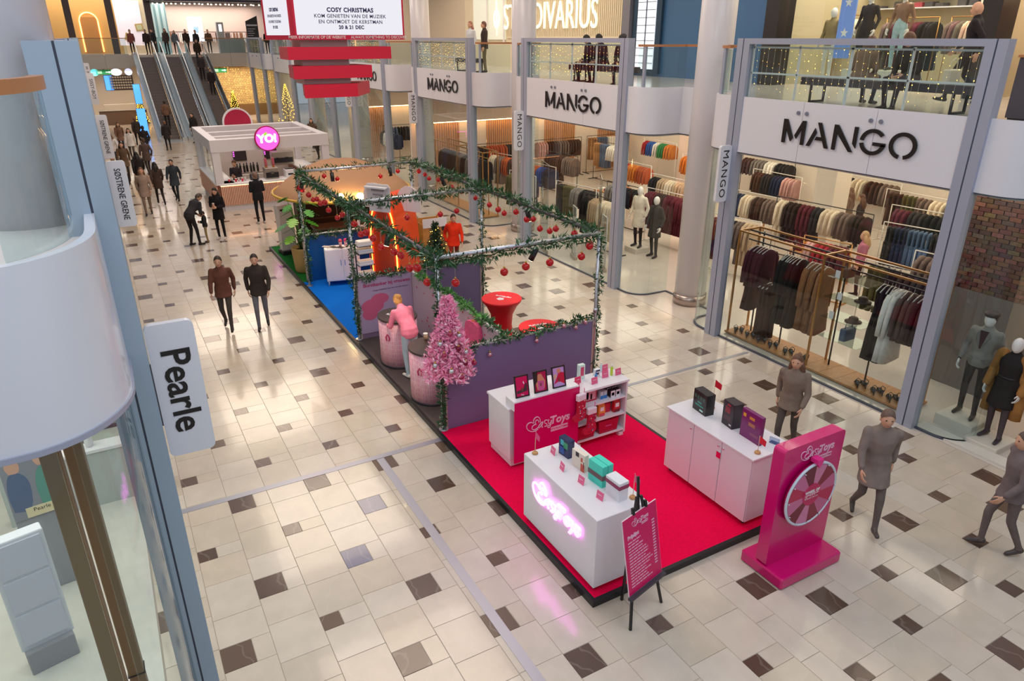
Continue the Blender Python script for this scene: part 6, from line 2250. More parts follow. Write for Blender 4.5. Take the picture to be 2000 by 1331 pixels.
# glass door fittings: anti-theft gates in the doorway
def gate(label, x, y, rz):
    t = thing('security_gate', label, 'security gate', (x, y, 0), rz)
    MB().rbox(-.28, .28, -.05, .05, 0, .10, .01).build('base', M('gate_base', '#b8a89a', .3, metal=.5), t)
    MB().rbox(-.24, .24, -.012, .012, .10, 1.55, .008).build('panel', glass('gate_acrylic', '#e9eef0', 1.5), t)
    MB().tube([(-.24, 0, .1), (-.24, 0, 1.55), (.24, 0, 1.55), (.24, 0, .1)], .014, 6).build('frame', M('gate_frame', '#d8d4d0', .35), t)
gate('clear security gate just inside the doorway, nearer the mannequins', 11.75, 15.6, 1.2)
gate('clear security gate just inside the doorway, nearer the cream coats', 11.7, 17.0, 1.2)
for k, yy in enumerate((15.0, 17.6)):
    t = thing('glass_door', 'open glass door with the store name band %s' % ('beside the grey post before the mannequin pair' if k == 0 else 'beside the second white column'), 'door', (11.15, yy, 0), 1.0 + .25 * k)
    MB().box(0, 1.0, -.006, .006, .12, 2.7).build('pane', GLASS, t)
    MB().box(0, 1.0, -.02, .02, .02, .14).build('rail', M('door_rail', '#b9a99c', .3, metal=.6), t)
    for z in (1.22, 1.42):
        MB().box(0, 1.0, -.008, .008, z, z + .014).build('stripe', BLACK, t)
    put_txt('lettering', 'MANGO', LET, .17, (.5, -.010, 1.33), (1, 0, 0), (0, 0, 1), t, .002, .001)
    MB().tube([(.93, -.05, .9), (.93, -.05, 1.9)], .012, 6).build('handle', CHROME, t)
# white fridge-like plinth in the doorway, shoppers inside the store
person('shopper in a camel coat seen through the second store window', (16.0, 20.4, 0), 2.0, 'walk2', 1.72, '#c08a52', '#8c6a48', coat='#c98f52', clen=.68)
person('shopper with long fair hair and a pink sweater among the rails', (16.0, 10.6, 0), .6, 'stand', 1.70, '#c27a8c', '#3a2a2c', hair='#b89066', style='long', coat='#b56c80', clen=.84)
person('shopper with long brown hair in dark clothes far inside the store', (20.0, 13.6, 0), .3, 'stand', 1.68, '#3c2b2c', '#2c2426', hair='#5a3826', style='long')
person('shopper in a grey-brown jacket beside the shopper with long brown hair', (20.4, 14.3, 0), .2, 'stand', 1.72, '#6a5248', '#2c2426', hair='#6b4630', style='long', coat='#7d6355', clen=.8)
# ================================================================== KIOSK, BLUE AND GREEN ZONES, UPPER FLOOR, FAR END, PEOPLE
# ------------------------------------------------------------------ orange arch
OR = M('orange_panel', '#f04a08', .4)
ar = thing('orange_arch', 'tall orange pointed arch outlined with a glowing strip, standing on the blue carpet', 'arch', (5.78, 16.93, ZP), -.95)
def arch_pts(w, h, n=10):
    """pointed arch outline from the foot up and down again"""
    s = []
    for k in range(n + 1):
        t = k / n
        s.append((-w * (1 - t ** 2.6), h * .45 + h * .55 * t ** .92) if False else (-w * math.cos(t * PI / 2) ** .75, h * .42 + h * .58 * math.sin(t * PI / 2)))
    return [(-w, 0)] + s + [(-x, z) for x, z in s[:-1]][::-1] + [(w, 0)]
oo, ii = arch_pts(.47, 2.38), arch_pts(.30, 2.12)
D_ = .95
vs, fs = [], []
n = len(oo)
for y in (0, D_):
    vs += [(x, y, z) for x, z in oo] + [(x, y, z) for x, z in ii]
for i in range(n - 1):
    fs += [(i, n + i, n + i + 1, i + 1), (2 * n + i, 2 * n + i + 1, 3 * n + i + 1, 3 * n + i),
           (i, i + 1, 2 * n + i + 1, 2 * n + i), (n + i, 3 * n + i, 3 * n + i + 1, n + i + 1)]
fs += [(0, 2 * n, 3 * n, n), (n - 1, 2 * n - 1, 4 * n - 1, 3 * n - 1)]
MB().add(vs, fs).build('shell', OR, ar)
md_ = [((a[0] + b[0]) / 2, -.012, (a[1] + b[1]) / 2) for a, b in zip(oo, ii)]
ORL = M('orange_neon', '#ffd9a0', .4, emit='#ff9a30', es=9.0)
MB().tube(md_, .016, 8).build('light_strip', ORL, ar)
hd_ = MB().prism([(-.30, 0), (.30, 0), (.36, .62), (.30, .70), (-.30, .70), (-.36, .62)], (0, -.06, 2.0), (1, 0, 0), (0, -.05, 1), (0, .03, 0))
hd_.build('header_board', M('header_white', '#d8cfcf', .4), ar)
MB().prism([(-.30, 0), (.30, 0), (.33, .04), (-.33, .04)], (0, -.11, 2.60), (1, 0, 0), (0, 0, 1), (0, -.10, 0)).build('header_cap', WHITE, ar)
for k, z in enumerate((2.52, 2.42, 2.16, 2.08)):
    MB().box(-.18 + .04 * k, .18 - .03 * k, -.115 + .02 * (k > 1), -.10 + .02 * (k > 1), z, z + (.055 if k == 0 else .03)).build('print', M('header_print', '#9c8d92', .5), ar)
for s in (-1, 1):
    MB().prism([(-.34, 0), (.34, 0)] + [(.34 * math.cos(PI * q / 12), .30 + .34 * math.sin(PI * q / 12)) for q in range(13)], (s * .52, .50, 1.95), (1, 0, 0), (0, 0, 1), (0, -.03, 0)).build('wing_panel', M('board_pale', '#e2d8d6', .5), ar)

# white cabinet with two doors, cups and flyers
cb = thing('locker_cabinet', 'small white two-door cabinet on legs standing before the blue partition', 'cabinet', (4.92, 17.80, ZP), -.22)
MB().rbox(-.44, .44, -.17, .22, .13, .99, .01).build('body', WHITE, cb)
for sx in (-.39, .39):
    for sy in (-.13, .15):
        MB().tube([(sx, sy, .13), (sx * 1.04, sy, 0)], [.022, .014], 8).build('leg', WHITE, cb)
for s in (-1, 1):
    d = MB().rbox(min(0, s * .42) + .008 * (s > 0), max(0, s * .42) - .008 * (s < 0), -.185, -.17, .15, .97, .004).build('door', M('door_white_b', '#ece6ea', .3), cb)
    MB().bar((s * .05, -.195, .55), (s * .05, -.195, .70), .012).build('handle', CHROME, d)
for k, (x, c) in enumerate(((4.92, '#e8506a'), (5.06, '#ef2f86'))):
    t = thing('shaker_cup', 'clear cup with a %s lid on the white cabinet' % ('coral red' if k == 0 else 'hot pink'), 'cup', (x, 17.85, ZP + .99))
    MB().lathe([(.035, 0), (.045, .13)], n=14).build('cup_body', M('cup_pinkish', '#e2a9b6', .2, coat=.4), t)
    MB().lathe([(.048, .13), (.05, .16), (.036, .19), (.001, .195)], n=14).build('lid', M('lid_' + c.strip('#'), c, .3), t)
for k, (x, y, c) in enumerate(((4.63, 17.90, '#c9beb8'), (4.74, 17.86, '#3a3434'), (4.88, 17.74, '#4a3f40'), (4.58, 17.98, '#b8a9a4'))):
    o = MB().cbox((0, 0, .003 + .004 * k), (.14, .20, .004)).build('flyer', M('flyer_' + c.strip('#'), c, .5), None, (x, y, ZP + .99), (0, 0, .3 * k))
    tag(o, ('pale folded' if k == 0 else 'dark' if k == 1 else 'dark brown' if k == 2 else 'greyish') + ' flyer lying on the white cabinet', 'flyer', 'flyers on the white cabinet')
# tray shelf with paper stacks
tr = thing('leaflet_rack', 'black rack with shelves of white paper next to the orange arch', 'rack', (5.20, 16.75, ZP))
for s in (-.2, .2):
    MB().box(s - .012, s + .012, .08, .12, 0, 1.3).build('upright', BLACK, tr)
for z in (.45, .75, 1.05, 1.25):
    MB().box(-.21, .21, -.15, .12, z, z + .015).build('shelf', BLACK, tr)
for k, z in enumerate((.465, .765, 1.065, 1.265)):
    mb = MB()
    for j in range(5):
        q = rnd.uniform(-.02, .02)
        mb.box(-.18 + q, .18 + q, -.14 + q, .10 + q, .022 * j, .022 * j + .019)
    o = mb.build('paper_stack', M('paper_white'), None, (5.20, 16.75, ZP + z))
    tag(o, 'white paper stack on the %s shelf of the black rack by the orange arch' % ('lowest', 'second', 'third', 'top')[k], 'paper stack', 'paper stacks on the rack')
for x, ch in ((5.72, 'O'),):
    t = thing('letter_sign', 'white letter O standing on top of the blue partition', 'letter', (x, 18.40, 1.36))
    put_txt('letter', ch, WHITE, .34, (0, -.02, .125), (1, 0, 0), (0, 0, 1), t, .04, .012)

# green christmas tree behind the poster wall
gt = thing('green_christmas_tree', 'dark green christmas tree with red baubles and warm lights behind the poster wall', 'christmas tree', (6.42, 15.05, ZP))
MB().tube([(0, 0, 0), (0, 0, 2.0)], .03, 8).build('trunk', M('trunk_brown', '#4a3324', .8), gt)
fo, lb = MB(), MB()
for k in range(170):
    q = k / 170
    z = .25 + 1.75 * q
    R_ = .62 * (1 - q) ** .9 + .03
    a = k * 2.399
    tip = V(math.cos(a) * R_ * rnd.uniform(.85, 1.1), math.sin(a) * R_ * rnd.uniform(.85, 1.1), z - .08 * (1 - q))
    b0_ = V(0, 0, z + .06)
    n = max(3, int((tip - b0_).length / .05))
    for j in range(n):
        needle_cloud(fo, b0_.lerp(tip, (j + .6) / n), tip - b0_, 7, .035, .085, .012, .08)
    if k % 3 == 0:
        lb.ell(tip, .010, 6, 4)
fo.build('foliage', [M('deep_fir', '#173a1c', .7, var=.25, vscale=20), FROST], gt)['kind'] = 'stuff'
lb.build('lights', BULB, gt)['kind'] = 'stuff'
for k in range(9):
    a, z = -2.6 + .42 * k, .55 + .95 * ((k * .37) % 1)
    R_ = .62 * (1 - (z - .25) / 1.75) ** .9 + .05
    bauble('%s red bauble around the dark green christmas tree, counted from the arch' % ORD[k], (6.42 + math.cos(a) * R_, 15.05 + math.sin(a) * R_, ZP + z), 1.0, 0, 'red baubles on the green tree')

# ------------------------------------------------------------------ green zone
pr = thing('parasol', 'wide cream parasol with a gold rim lit from below at the rear of the stand', 'parasol', (5.95, 20.8, ZP))
cv = MB()
n = 32
vs = []
prof = [(.02, 2.86), (.6, 2.78), (1.2, 2.55), (1.7, 2.22), (1.98, 1.98)]
for r, z in prof + [(r, z - .02) for r, z in prof[::-1]]:
    for k in range(n):
        a = 2 * PI * k / n
        sc = 1.0 + .012 * math.cos(8 * a) * (r > .3)
        vs.append((r * sc * math.cos(a), r * sc * math.sin(a), z - ZP - .03 * (1 - abs(math.cos(4 * a))) * (r > .9)))
fs = [(i * n + k, i * n + (k + 1) % n, (i + 1) * n + (k + 1) % n, (i + 1) * n + k) for i in range(len(prof) * 2 - 1) for k in range(n)]
PCM = M('parasol_cream', '#e0b892', .7)
_nt = PCM.node_tree
_tr = _nt.nodes.new('ShaderNodeBsdfTranslucent')
_tr.inputs[0].default_value = (*lin('#ecc39a'), 1)
_mx = _nt.nodes.new('ShaderNodeMixShader')
_mx.inputs[0].default_value = .5
_nt.links.new(_nt.nodes['Principled BSDF'].outputs[0], _mx.inputs[1])
_nt.links.new(_tr.outputs[0], _mx.inputs[2])
_nt.links.new(_mx.outputs[0], _nt.nodes['Material Output'].inputs[0])
cv.add(vs, fs, 0, True).build('canopy', PCM, pr)
MB().tube([(1.98 * math.cos(2 * PI * k / 40), 1.98 * math.sin(2 * PI * k / 40), 1.97 - ZP) for k in range(40)], .04, 6, closed=True).build('rim', M('rim_gold', '#d8a93a', .4), pr)
MB().tube([(0, 0, 0), (0, 0, 2.78)], .03, 10).build('pole', ALU, pr)
for k in range(8):
    a = 2 * PI * k / 8
    MB().tube([(.03, 0, 2.60), (1.9 * math.cos(a), 1.9 * math.sin(a), 1.95 - ZP)], .012, 5).build('rib', ALU, pr)
for k, (x, y) in enumerate(((5.35, 18.95), (5.85, 18.78))):
    t = thing('lamp', 'warm glowing lamp clipped under the front of the cream parasol, %s one' % ('first' if k == 0 else 'second'), 'lamp', (x, y, 2.12))
    MB().ell((0, 0, 0), .10, 12, 8).build('bulb', M('lamp_glow', '#fff0d0', .4, emit='#ffcf80', es=60.0), t)
    MB().tube([(0, 0, .07), (0, .05, .16)], .012, 6).build('stem', GOLD, t)
    l = bpy.data.lights.new('lamp_light', 'POINT')
    l.energy = 60
    l.color = (1, .8, .5)
    l.shadow_soft_size = .10
    lo = bpy.data.objects.new('lamp_light', l)
    COL.objects.link(lo)
    lo.parent = t
    lo.location = (.0, -.02, .0)
t = thing('bar_counter', 'dark brown bar counter with a pale top edge under the cream parasol', 'counter', (5.7, 19.9, ZP))
MB().rbox(-.9, 1.0, -.3, .3, 0, 1.02, .01).build('body', M('dark_brown_wood', '#3a2119', .5), t)
MB().rbox(-.94, 1.04, -.34, .34, 1.02, 1.07, .008).build('top', M('bar_top_dark', '#5a4438', .4), t)
t = thing('back_cabinet', 'dark brown cabinet standing behind the stools under the cream parasol', 'cabinet', (5.9, 21.6, ZP))
MB().rbox(-1.2, 1.2, -.25, .25, 0, 1.75, .01).build('body', M('dark_brown_wood'), t)
for z in (.5, .95, 1.4):
    MB().box(-1.15, 1.15, -.28, -.25, z, z + .03).build('shelf', M('bar_top_dark'), t)
for k, x in enumerate((5.1, 5.7, 6.3)):
    q = thing('bar_stool', 'dark bar stool under the parasol, %s from the aisle' % ORD[k], 'stool', (x, 20.75, ZP), 0, 'bar stools')
    MB().lathe([(.17, .72), (.18, .75), (.15, .78)], n=16).build('seat', M('stool_dark', '#2a1c18', .5), q)
    for j in range(4):
        a = PI / 4 + j * PI / 2
        MB().tube([(.1 * math.cos(a), .1 * math.sin(a), .72), (.2 * math.cos(a), .2 * math.sin(a), 0)], .013, 6).build('leg', BLACK, q)
# monstera
mp_ = thing('potted_monstera', 'big-leaved green plant in a tall sand-coloured pot at the rear post', 'potted plant', (4.28, 19.35, ZP))
MB().lathe([(.22, 0), (.26, .06), (.31, .62), (.31, .70), (.27, .70), (.26, .64), (.001, .63)], n=24).build('pot', M('pot_sand', '#b3935a', .6), mp_)
MB().lathe([(.2, .635), (.001, .66)], n=16).build('soil', M('soil', '#3a2a1e', .9), mp_)
LF = M('monstera_leaf', '#3f8a2a', .35, var=.3, vscale=6)
LFL = M('monstera_leaf_light', '#7fb83a', .35, var=.2, vscale=6)
def monstera_leaf(size):
    pts = []
    for k in range(15):
        t = k / 14
        w = math.sin(PI * min(1, t * 1.02)) ** .7 * (.55 - .18 * t)
        if k % 3 == 1 and 2 < k < 13:
            w *= .42
        pts.append((w, t))
    out = [(a * size, b * size) for a, b in pts]
    return out + [(-a, b) for a, b in out[::-1]][1:-1]
for k in range(20):
    a = k * 2.4 + .5
    h = .50 + .062 * k
    R_ = .30 + .12 * math.sin(k * 1.7)
    base = V(.05 * math.cos(a), .05 * math.sin(a), .65)
    tip = V(R_ * math.cos(a), R_ * math.sin(a), h + .35)
    MB().tube([base, base.lerp(tip, .5) + V(0, 0, .15), tip], .009, 5).build('stem', M('stem_green', '#3f6b2a', .6), mp_)
    out = V(math.cos(a), math.sin(a), -.55).normalized()
    sd = V(-math.sin(a), math.cos(a), .15 * math.sin(k)).normalized()
    nn_ = sd.cross(out)
    MB().prism(monstera_leaf(rnd.uniform(.30, .42)), tip, sd, out, nn_ * .006).build('leaf', LFL if k % 4 == 0 else LF, mp_)
# white display totem
dt_ = thing('display_totem', 'white slanted display stand with a black base on the green turf', 'display stand', (4.32, 21.35, ZP), .12)
MB().prism([(-.02, .10), (.20, .10), (.34, 1.40), (.20, 1.46), (.02, 1.46), (-.10, 1.30)], (-.2, 0, 0), (0, 1, 0), (0, 0, 1), (.42, 0, 0)).build('body', M('totem_white', '#d5cfc9', .4), dt_)
MB().rbox(-.24, .26, -.14, .28, 0, .12, .01).build('base', DARK, dt_)
MB().box(-.17, .19, -.13, -.10, 1.33, 1.38).build('slot', DARK, dt_)
# pine crate stall and person in red beside it
cr_ = thing('wooden_crate', 'tall pine crate with a white header board standing on the floor beside the stand', 'crate', (7.92, 18.9, 0))
PINE = M('pine', '#c98b45', .55, var=.12, vscale=10)
for k in range(4):
    MB().box(-.40, .40, -.46, -.44, .02 + .29 * k, .02 + .29 * k + .28).build('plank', PINE, cr_)
    MB().box(.38, .40, -.44, .44, .02 + .29 * k, .02 + .29 * k + .28).build('plank', PINE, cr_)
    MB().box(-.40, -.38, -.44, .44, .02 + .29 * k, .02 + .29 * k + .28).build('plank', PINE, cr_)
MB().box(-.40, .40, .44, .46, .02, 1.18).build('back_panel', PINE, cr_)
for sx in (-.42, .42):
    for sy in (-.45, .45):
        MB().box(sx - .03, sx + .03, sy - .03, sy + .03, 0, 1.22).build('corner_post', PINE, cr_)
MB().box(-.44, .30, -.49, -.47, 1.10, 1.36).build('header_board', WHITE, cr_)
MB().box(.15, .27, -.50, -.47, .98, 1.10).build('lock_plate', BLACK, cr_)

# ------------------------------------------------------------------ yoghurt kiosk
KX0, KX1, KY0, KY1 = 3.58, 7.65, 28.7, 33.3
KW = M('kiosk_white', '#dcd8dc', .4)
ki = thing('kiosk', 'white framed kiosk with a wood-slatted counter and open beams on top', 'kiosk', (5.6, 31.0, 0))
def K(x, y):
    return x - 5.6, y - 31.0
for x in (KX0, KX1):
    for y in (KY0, KY1):
        a, b_ = K(x, y)
        MB().rbox(a - .14, a + .14, b_ - .14, b_ + .14, 1.0, 2.62, .01).build('post', KW, ki)
for y in (KY0, KY1):
    MB().rbox(KX0 - 5.6 - .16, KX1 - 5.6 + .16, y - 31 - .16, y - 31 + .16, 2.20, 2.64, .01).build('beam', KW, ki)
for x in (KX0, KX1):
    MB().rbox(x - 5.6 - .15, x - 5.6 + .15, KY0 - 31, KY1 - 31, 2.21, 2.63, .01).build('beam', KW, ki)
for y in (30.0, 31.5):
    MB().rbox(KX0 - 5.6, KX1 - 5.6, y - 31 - .12, y - 31 + .12, 2.40, 2.60, .01).build('cross_beam', KW, ki)
KWD = M('kiosk_wood', '#dfae94', .5, var=.1, vscale=8)
for (x0, x1, y0, y1) in ((KX0, KX1, KY0 - .12, KY0 + .5), (KX0 - .12, KX0 + .5, KY0, KY1), (KX1 - .5, KX1 + .12, KY0, KY1)):
    MB().rbox(x0 - 5.6 - .04, x1 - 5.6 + .04, y0 - 31 - .04, y1 - 31 + .04, .97, 1.03, .008).build('counter_top', WHITE, ki)
    MB().box(x0 - 5.6, x1 - 5.6, y0 - 31, y1 - 31, .22, .97).build('counter_core', M('kiosk_core', '#9a6b55', .6), ki)
    MB().box(x0 - 5.6 + .05, x1 - 5.6 - .05, y0 - 31 + .05, y1 - 31 - .05, 0, .22).build('plinth', KW, ki)
sl_ = MB()
x = KX0
while x < KX1:
    sl_.box(x - 5.6, x - 5.6 + .042, KY0 - .15 - 31, KY0 - .12 - 31, .22, .94)
    x += .062
y = KY0 - .1
while y < KY1:
    sl_.box(KX0 - .15 - 5.6, KX0 - .12 - 5.6, y - 31, y - 31 + .042, .22, .94)
    y += .062
sl_.build('wood_slat', KWD, ki)['kind'] = 'stuff'
MB().box(KX0 - 5.6, KX1 - 5.6, KY0 - .158 - 31, KY0 - .15 - 31, .945, .965).build('light_strip', M('kiosk_led', '#ffd0a0', .4, emit='#ffa765', es=8.0), ki)
MB().box(KX0 - 5.6 - .006, KX0 - 5.6 + .006, KY0 - 31 + .15, KY1 - 31 - .15, 1.03, 2.2).build('side_pane', GLASS, ki)
MB().box(KX0 - 5.6 + .2, KX1 - 5.6 - .2, KY1 - 31 - .1, KY1 - 31 - .05, 0, 2.1).build('back_panel', M('kiosk_tile', '#d8cec8', .4), ki)
for k in range(2):
    x0 = -.75 + 1.3 * k
    MB().box(x0, x0 + .55, KY1 - 31 - .16, KY1 - 31 - .11, 1.15, 1.78).build('menu_screen', M('menu_dark', '#3a3236', .3), ki)
    dots = MB()
    for q in range(7):
        dots.cbox((x0 + .04 + .08 * q, KY1 - 31 - .17, 1.76), (.04, .02, .03))
    for q in range(5):
        dots.cbox((x0 + .03, KY1 - 31 - .17, 1.69 - .08 * q), (.04, .02, .03))
    dots.build('marquee_lights', M('magenta_led', '#ff90ff', .4, emit='#ff40f0', es=7.0), ki)['kind'] = 'stuff'
lg = thing('round_sign', 'round glowing pink sign with white lettering on the front beam of the kiosk', 'sign', (5.46, 28.50, 2.60))
MB().tube([(0, .02, 0), (0, -.10, 0)], .46, 36).build('rim', M('sign_rim', '#c0206a', .35), lg)
MB().tube([(0, -.10, 0), (0, -.115, 0)], .42, 36).build('face', M('sign_pink', '#ee6fe0', .4, emit='#f05ae0', es=.75), lg)
YW = M('sign_white_glow', '#ffffff', .4, emit='#fff0ff', es=1.6)
put_txt('lettering', 'YO!', YW, .40, (-.005, -.12, -.01), (1, 0, 0), (0, 0, 1), lg, .01, .022)
MB().prism(smooth2([(-.12, .10), (-.10, .20), (.0, .23), (-.02, .14), (-.12, .10)], 3)[:-1], (0, -.125, 0), (1, 0, 0), (0, 0, 1), (0, -.01, 0)).build('leaf_emblem', M('leaf_glow', '#9fe04a', .4, emit='#8fd83a', es=.8), lg)
rs = thing('round_sign', 'round crimson sign with a white rim rising behind the kiosk', 'sign', (5.3, 33.6, 2.70))
MB().tube([(0, .02, 0), (0, -.08, 0)], .62, 36).build('rim', WHITE, rs)
MB().tube([(0, -.08, 0), (0, -.095, 0)], .55, 36).build('face', M('crimson_face', '#b3163f', .4), rs)
# kiosk equipment
def machine(name, label, cat, x, y, z, w, d, h, body_, extra):
    t = thing(name, label, cat, (x, y, z))
    MB().rbox(-w / 2, w / 2, -d / 2, d / 2, 0, h, .02).build('housing', body_, t)
    for (x0, x1, y0, y1, z0, z1, m, nm) in extra:
        MB().box(x0, x1, y0, y1, z0, z1).build(nm, m, t)
    return t
STL = M('steel_machine', '#b6aca2', .3, metal=.7)
machine('yoghurt_machine', 'steel dispenser with a black front on the kiosk counter', 'machine', 5.55, 29.05, 1.03, .5, .5, .42, STL, [(-.24, .24, -.28, -.25, .05, .25, BLACK, 'front_panel'), (-.05, .05, -.3, -.25, .2, .3, CHROME, 'spout')])
machine('waffle_machine', 'white appliance on the kiosk counter next to the steel dispenser', 'machine', 6.25, 29.0, 1.03, .38, .4, .30, WHITE, [(-.16, .16, -.1, .1, .30, .33, DARK, 'lid'), (-.1, .1, -.215, -.2, .1, .16, DARK, 'display')])
machine('coffee_machine', 'large steel espresso machine at the back of the kiosk', 'machine', 6.7, 32.2, 1.03, .9, .5, .55, STL, [(-.4, .4, -.28, -.25, .1, .3, DARK, 'drip_bay'), (-.3, -.2, -.33, -.25, .25, .32, BLACK, 'group_head'), (.1, .2, -.33, -.25, .25, .32, BLACK, 'group_head')])
machine('till', 'dark cash till screen on the kiosk counter', 'till', 4.9, 29.0, 1.03, .3, .25, .22, DARK, [(-.14, .14, -.14, -.125, .05, .2, M('till_glass', '#4a5560', .2), 'screen')])
machine('topping_cabinet', 'pale topping cabinet inside the kiosk', 'cabinet', 5.2, 30.6, 0, 1.5, .7, 1.05, M('topping_white', '#cfc6c0', .4), [(-.7, .7, -.3, .3, 1.05, 1.09, STL, 'top')])
for k in range(7):
    bottle('dark sauce bottle %s in the row at the left-hand kiosk corner' % ORD[k], (4.05 + .10 * k, 31.0 + .1 * (k % 2), 1.09) if False else (4.55 + .13 * k, 30.45 + .12 * (k % 2), 1.09), .045, .36, '#2a2220', '#1c1616', 'dark sauce bottles in the kiosk')
for k in range(6):
    paper_cup('stacked yoghurt cup %s along the kiosk counter' % ORD[k], (3.95 + .12 * k, 28.85 + .1 * (k % 2), 1.03), '#d8cfca' if k % 2 else '#d83a4a', .045, .12, 'cups on the kiosk counter')
for k in range(2):
    t = thing('topping_dispenser', 'pink topping tube %s standing on the steel dispenser' % ORD[k], 'dispenser', (5.40 + .28 * k, 29.05, 1.45))
    MB().lathe([(.05, 0), (.05, .30), (.04, .34), (.02, .36)], n=12).build('tube', M('tube_pink', '#e06a80', .3), t)
    MB().lathe([(.055, .0), (.055, .04)], n=12).build('collar', M('collar_yellow', '#e8a02a', .4), t)

# ------------------------------------------------------------------ hanging screen
hs = thing('hanging_screen', 'large hanging video screen announcing Cosy Christmas with three stepped red bars below it', 'screen', (7.0, 22.8, 4.4))
def H(x, y, z):
    return V(x - 7.0, y - 22.8, z - 4.4)
RB = M('red_bar', '#d0143c', .45)
def bar(x0, x1, z0, z1, fl, sr):
    v = [H(x0, 22.0, z0), H(x1, 22.0, z0), H(x1 + sr, 23.4, z0), H(x0 - fl, 23.4, z0), H(x0, 22.0, z1), H(x1, 22.0, z1), H(x1 + sr, 23.4, z1), H(x0 - fl, 23.4, z1)]
    MB().add(v, [(3, 2, 1, 0), (4, 5, 6, 7), (0, 1, 5, 4), (1, 2, 6, 5), (2, 3, 7, 6), (3, 0, 4, 7)]).build('red_bar', RB, hs)
bar(5.10, 8.19, 5.50, 5.84, -.08, .1)
bar(5.20, 7.55, 4.98, 5.33, -.2, -.1)
bar(5.46, 7.06, 4.45, 4.82, -.3, .85)
MB().box(*[q for p in ((5.55 - 7, 6.95 - 7), (22.3 - 22.8, 23.3 - 22.8), (4.82 - 4.4, 6.05 - 4.4)) for q in p]).build('core', M('screen_core', '#b9a9ac', .6), hs)
MB().box(5.36 - 7, 8.66 - 7, 22.02 - 22.8, 23.3 - 22.8, 6.03 - 4.4, 8.3 - 4.4).build('cabinet', M('screen_frame', '#c8143f', .4), hs)
SCRW = M('screen_white', '#1a1a1a', .3, emit='#f8f6ff', es=.95)
MB().box(5.42 - 7, 8.60 - 7, 22.0 - 22.8, 22.02 - 22.8, 6.16 - 4.4, 8.2 - 4.4).build('display', SCRW, hs)
MB().add([H(5.36, 22.02, 6.03), H(4.80, 23.3, 6.03), H(4.80, 23.3, 8.3), H(5.36, 22.02, 8.3)], [(0, 3, 2, 1)]).add([H(5.36, 22.06, 6.03), H(4.84, 23.3, 6.03), H(4.84, 23.3, 8.3), H(5.36, 22.06, 8.3)], [(0, 1, 2, 3)]).build('side_cabinet', M('screen_frame'), hs)
MB().add([H(5.27, 22.2, 6.15), H(4.83, 23.2, 6.15), H(4.83, 23.2, 8.2), H(5.27, 22.2, 8.2)], [(0, 3, 2, 1)]).build('side_display', SCRW, hs)
NVY = M('screen_navy', '#2c3568', .5)
for s_, z, sz, b in (('COSY CHRISTMAS', 6.815, .16, .007), ('KOM GENIETEN VAN DE MUZIEK', 6.655, .135, .002), ('EN ONTMOET DE KERSTMAN', 6.505, .135, .002), ('20 & 21 DEC', 6.36, .13, .006)):
    put_txt('lettering', s_, NVY, sz, H(7.02, 21.995, z), (1, 0, 0), (0, 0, 1), hs, .002, b, spacing=1.08)
    u = (V(5.27, 22.2, 0) - V(4.83, 23.2, 0)).normalized()
    put_txt('side_lettering', s_, NVY, sz * .75, H(5.02, 22.72, z) + V(-.02, -.01, 0), u, (0, 0, 1), hs, .002, b, xs=.42)
put_txt('strip_lettering', 'MEER INFORMATIE OP DE WEBSITE', WHITE, .105, H(6.0, 22.015, 6.095), (1, 0, 0), (0, 0, 1), hs, .002, .001)
put_txt('strip_lettering', 'ALWAYS SOMETHING TO DISCOVER', WHITE, .105, H(7.85, 22.015, 6.095), (1, 0, 0), (0, 0, 1), hs, .002, .001)
for x in (5.6, 8.4):
    MB().tube([H(x, 22.6, 8.3), H(x, 22.6, 11.4)], .02, 6).build('cable', STEELD, hs)

# ------------------------------------------------------------------ upper floor on the store side
ZU = 4.9
def fit_txt(name, s, mat, origin, u, w, width, height, parent, depth=.05, bold=.0):
    o = put_txt(name, s, mat, 1.0, (0, 0, 0), (1, 0, 0), (0, 1, 0), parent, depth, bold)
    me = o.data
    xs_ = [v.co.x for v in me.vertices]
    ys_ = [v.co.y for v in me.vertices]
    sx, sy = width / (max(xs_) - min(xs_)), height / (max(ys_) - min(ys_))
    x0, y0 = min(xs_), min(ys_)
    u, w, origin = Vector(u), Vector(w), Vector(origin)
    n = u.cross(w)
    for v in me.vertices:
        v.co = origin + u * ((v.co.x - x0) * sx) + w * ((v.co.y - y0) * sy) + n * v.co.z
    return o
GLOW = M('sign_glow', '#fffbe8', .4, emit='#fff3d0', es=.9)
sg = thing('illuminated_sign', 'glowing white fashion store name with a violin emblem on the ribbed cream wall upstairs', 'shop sign', (16.22, 26.5, 6.4))
fit_txt('lettering', 'STRADIVARIUS', GLOW, (0, 3.0, 0), (0, -1, 0), (0, 0, 1), 6.9, .98, sg, .05, -.006)
em = MB()
em.tube([V(0, 3.65 + .24 * math.cos(2 * PI * k / 20), .42 + .36 * math.sin(2 * PI * k / 20)) for k in range(20)], .045, 6, closed=True)
em.tube([(0, 3.65, -.25), (0, 3.65, 1.15)], .04, 6)
em.tube([(0, 3.65 + .09 * math.cos(2 * PI * k / 14), .3 + .12 * math.sin(2 * PI * k / 14)) for k in range(14)], .025, 6, closed=True)
em.build('emblem', GLOW, sg)
def bench(label, x, y, L, rz):
    t = thing('bench', label, 'bench', (x, y, ZU), rz)
    MB().rbox(-.25, .25, -L / 2, L / 2, .33, .47, .012).build('seat', M('bench_dark', '#2f2a31', .5), t)
    for s in (-1, 1):
        MB().tube([(-.2, s * (L / 2 - .25), .36), (-.2, s * (L / 2 - .25), .02), (.2, s * (L / 2 - .25), .02), (.2, s * (L / 2 - .25), .36)], .03, 6).build('leg_frame', BLACK, t)
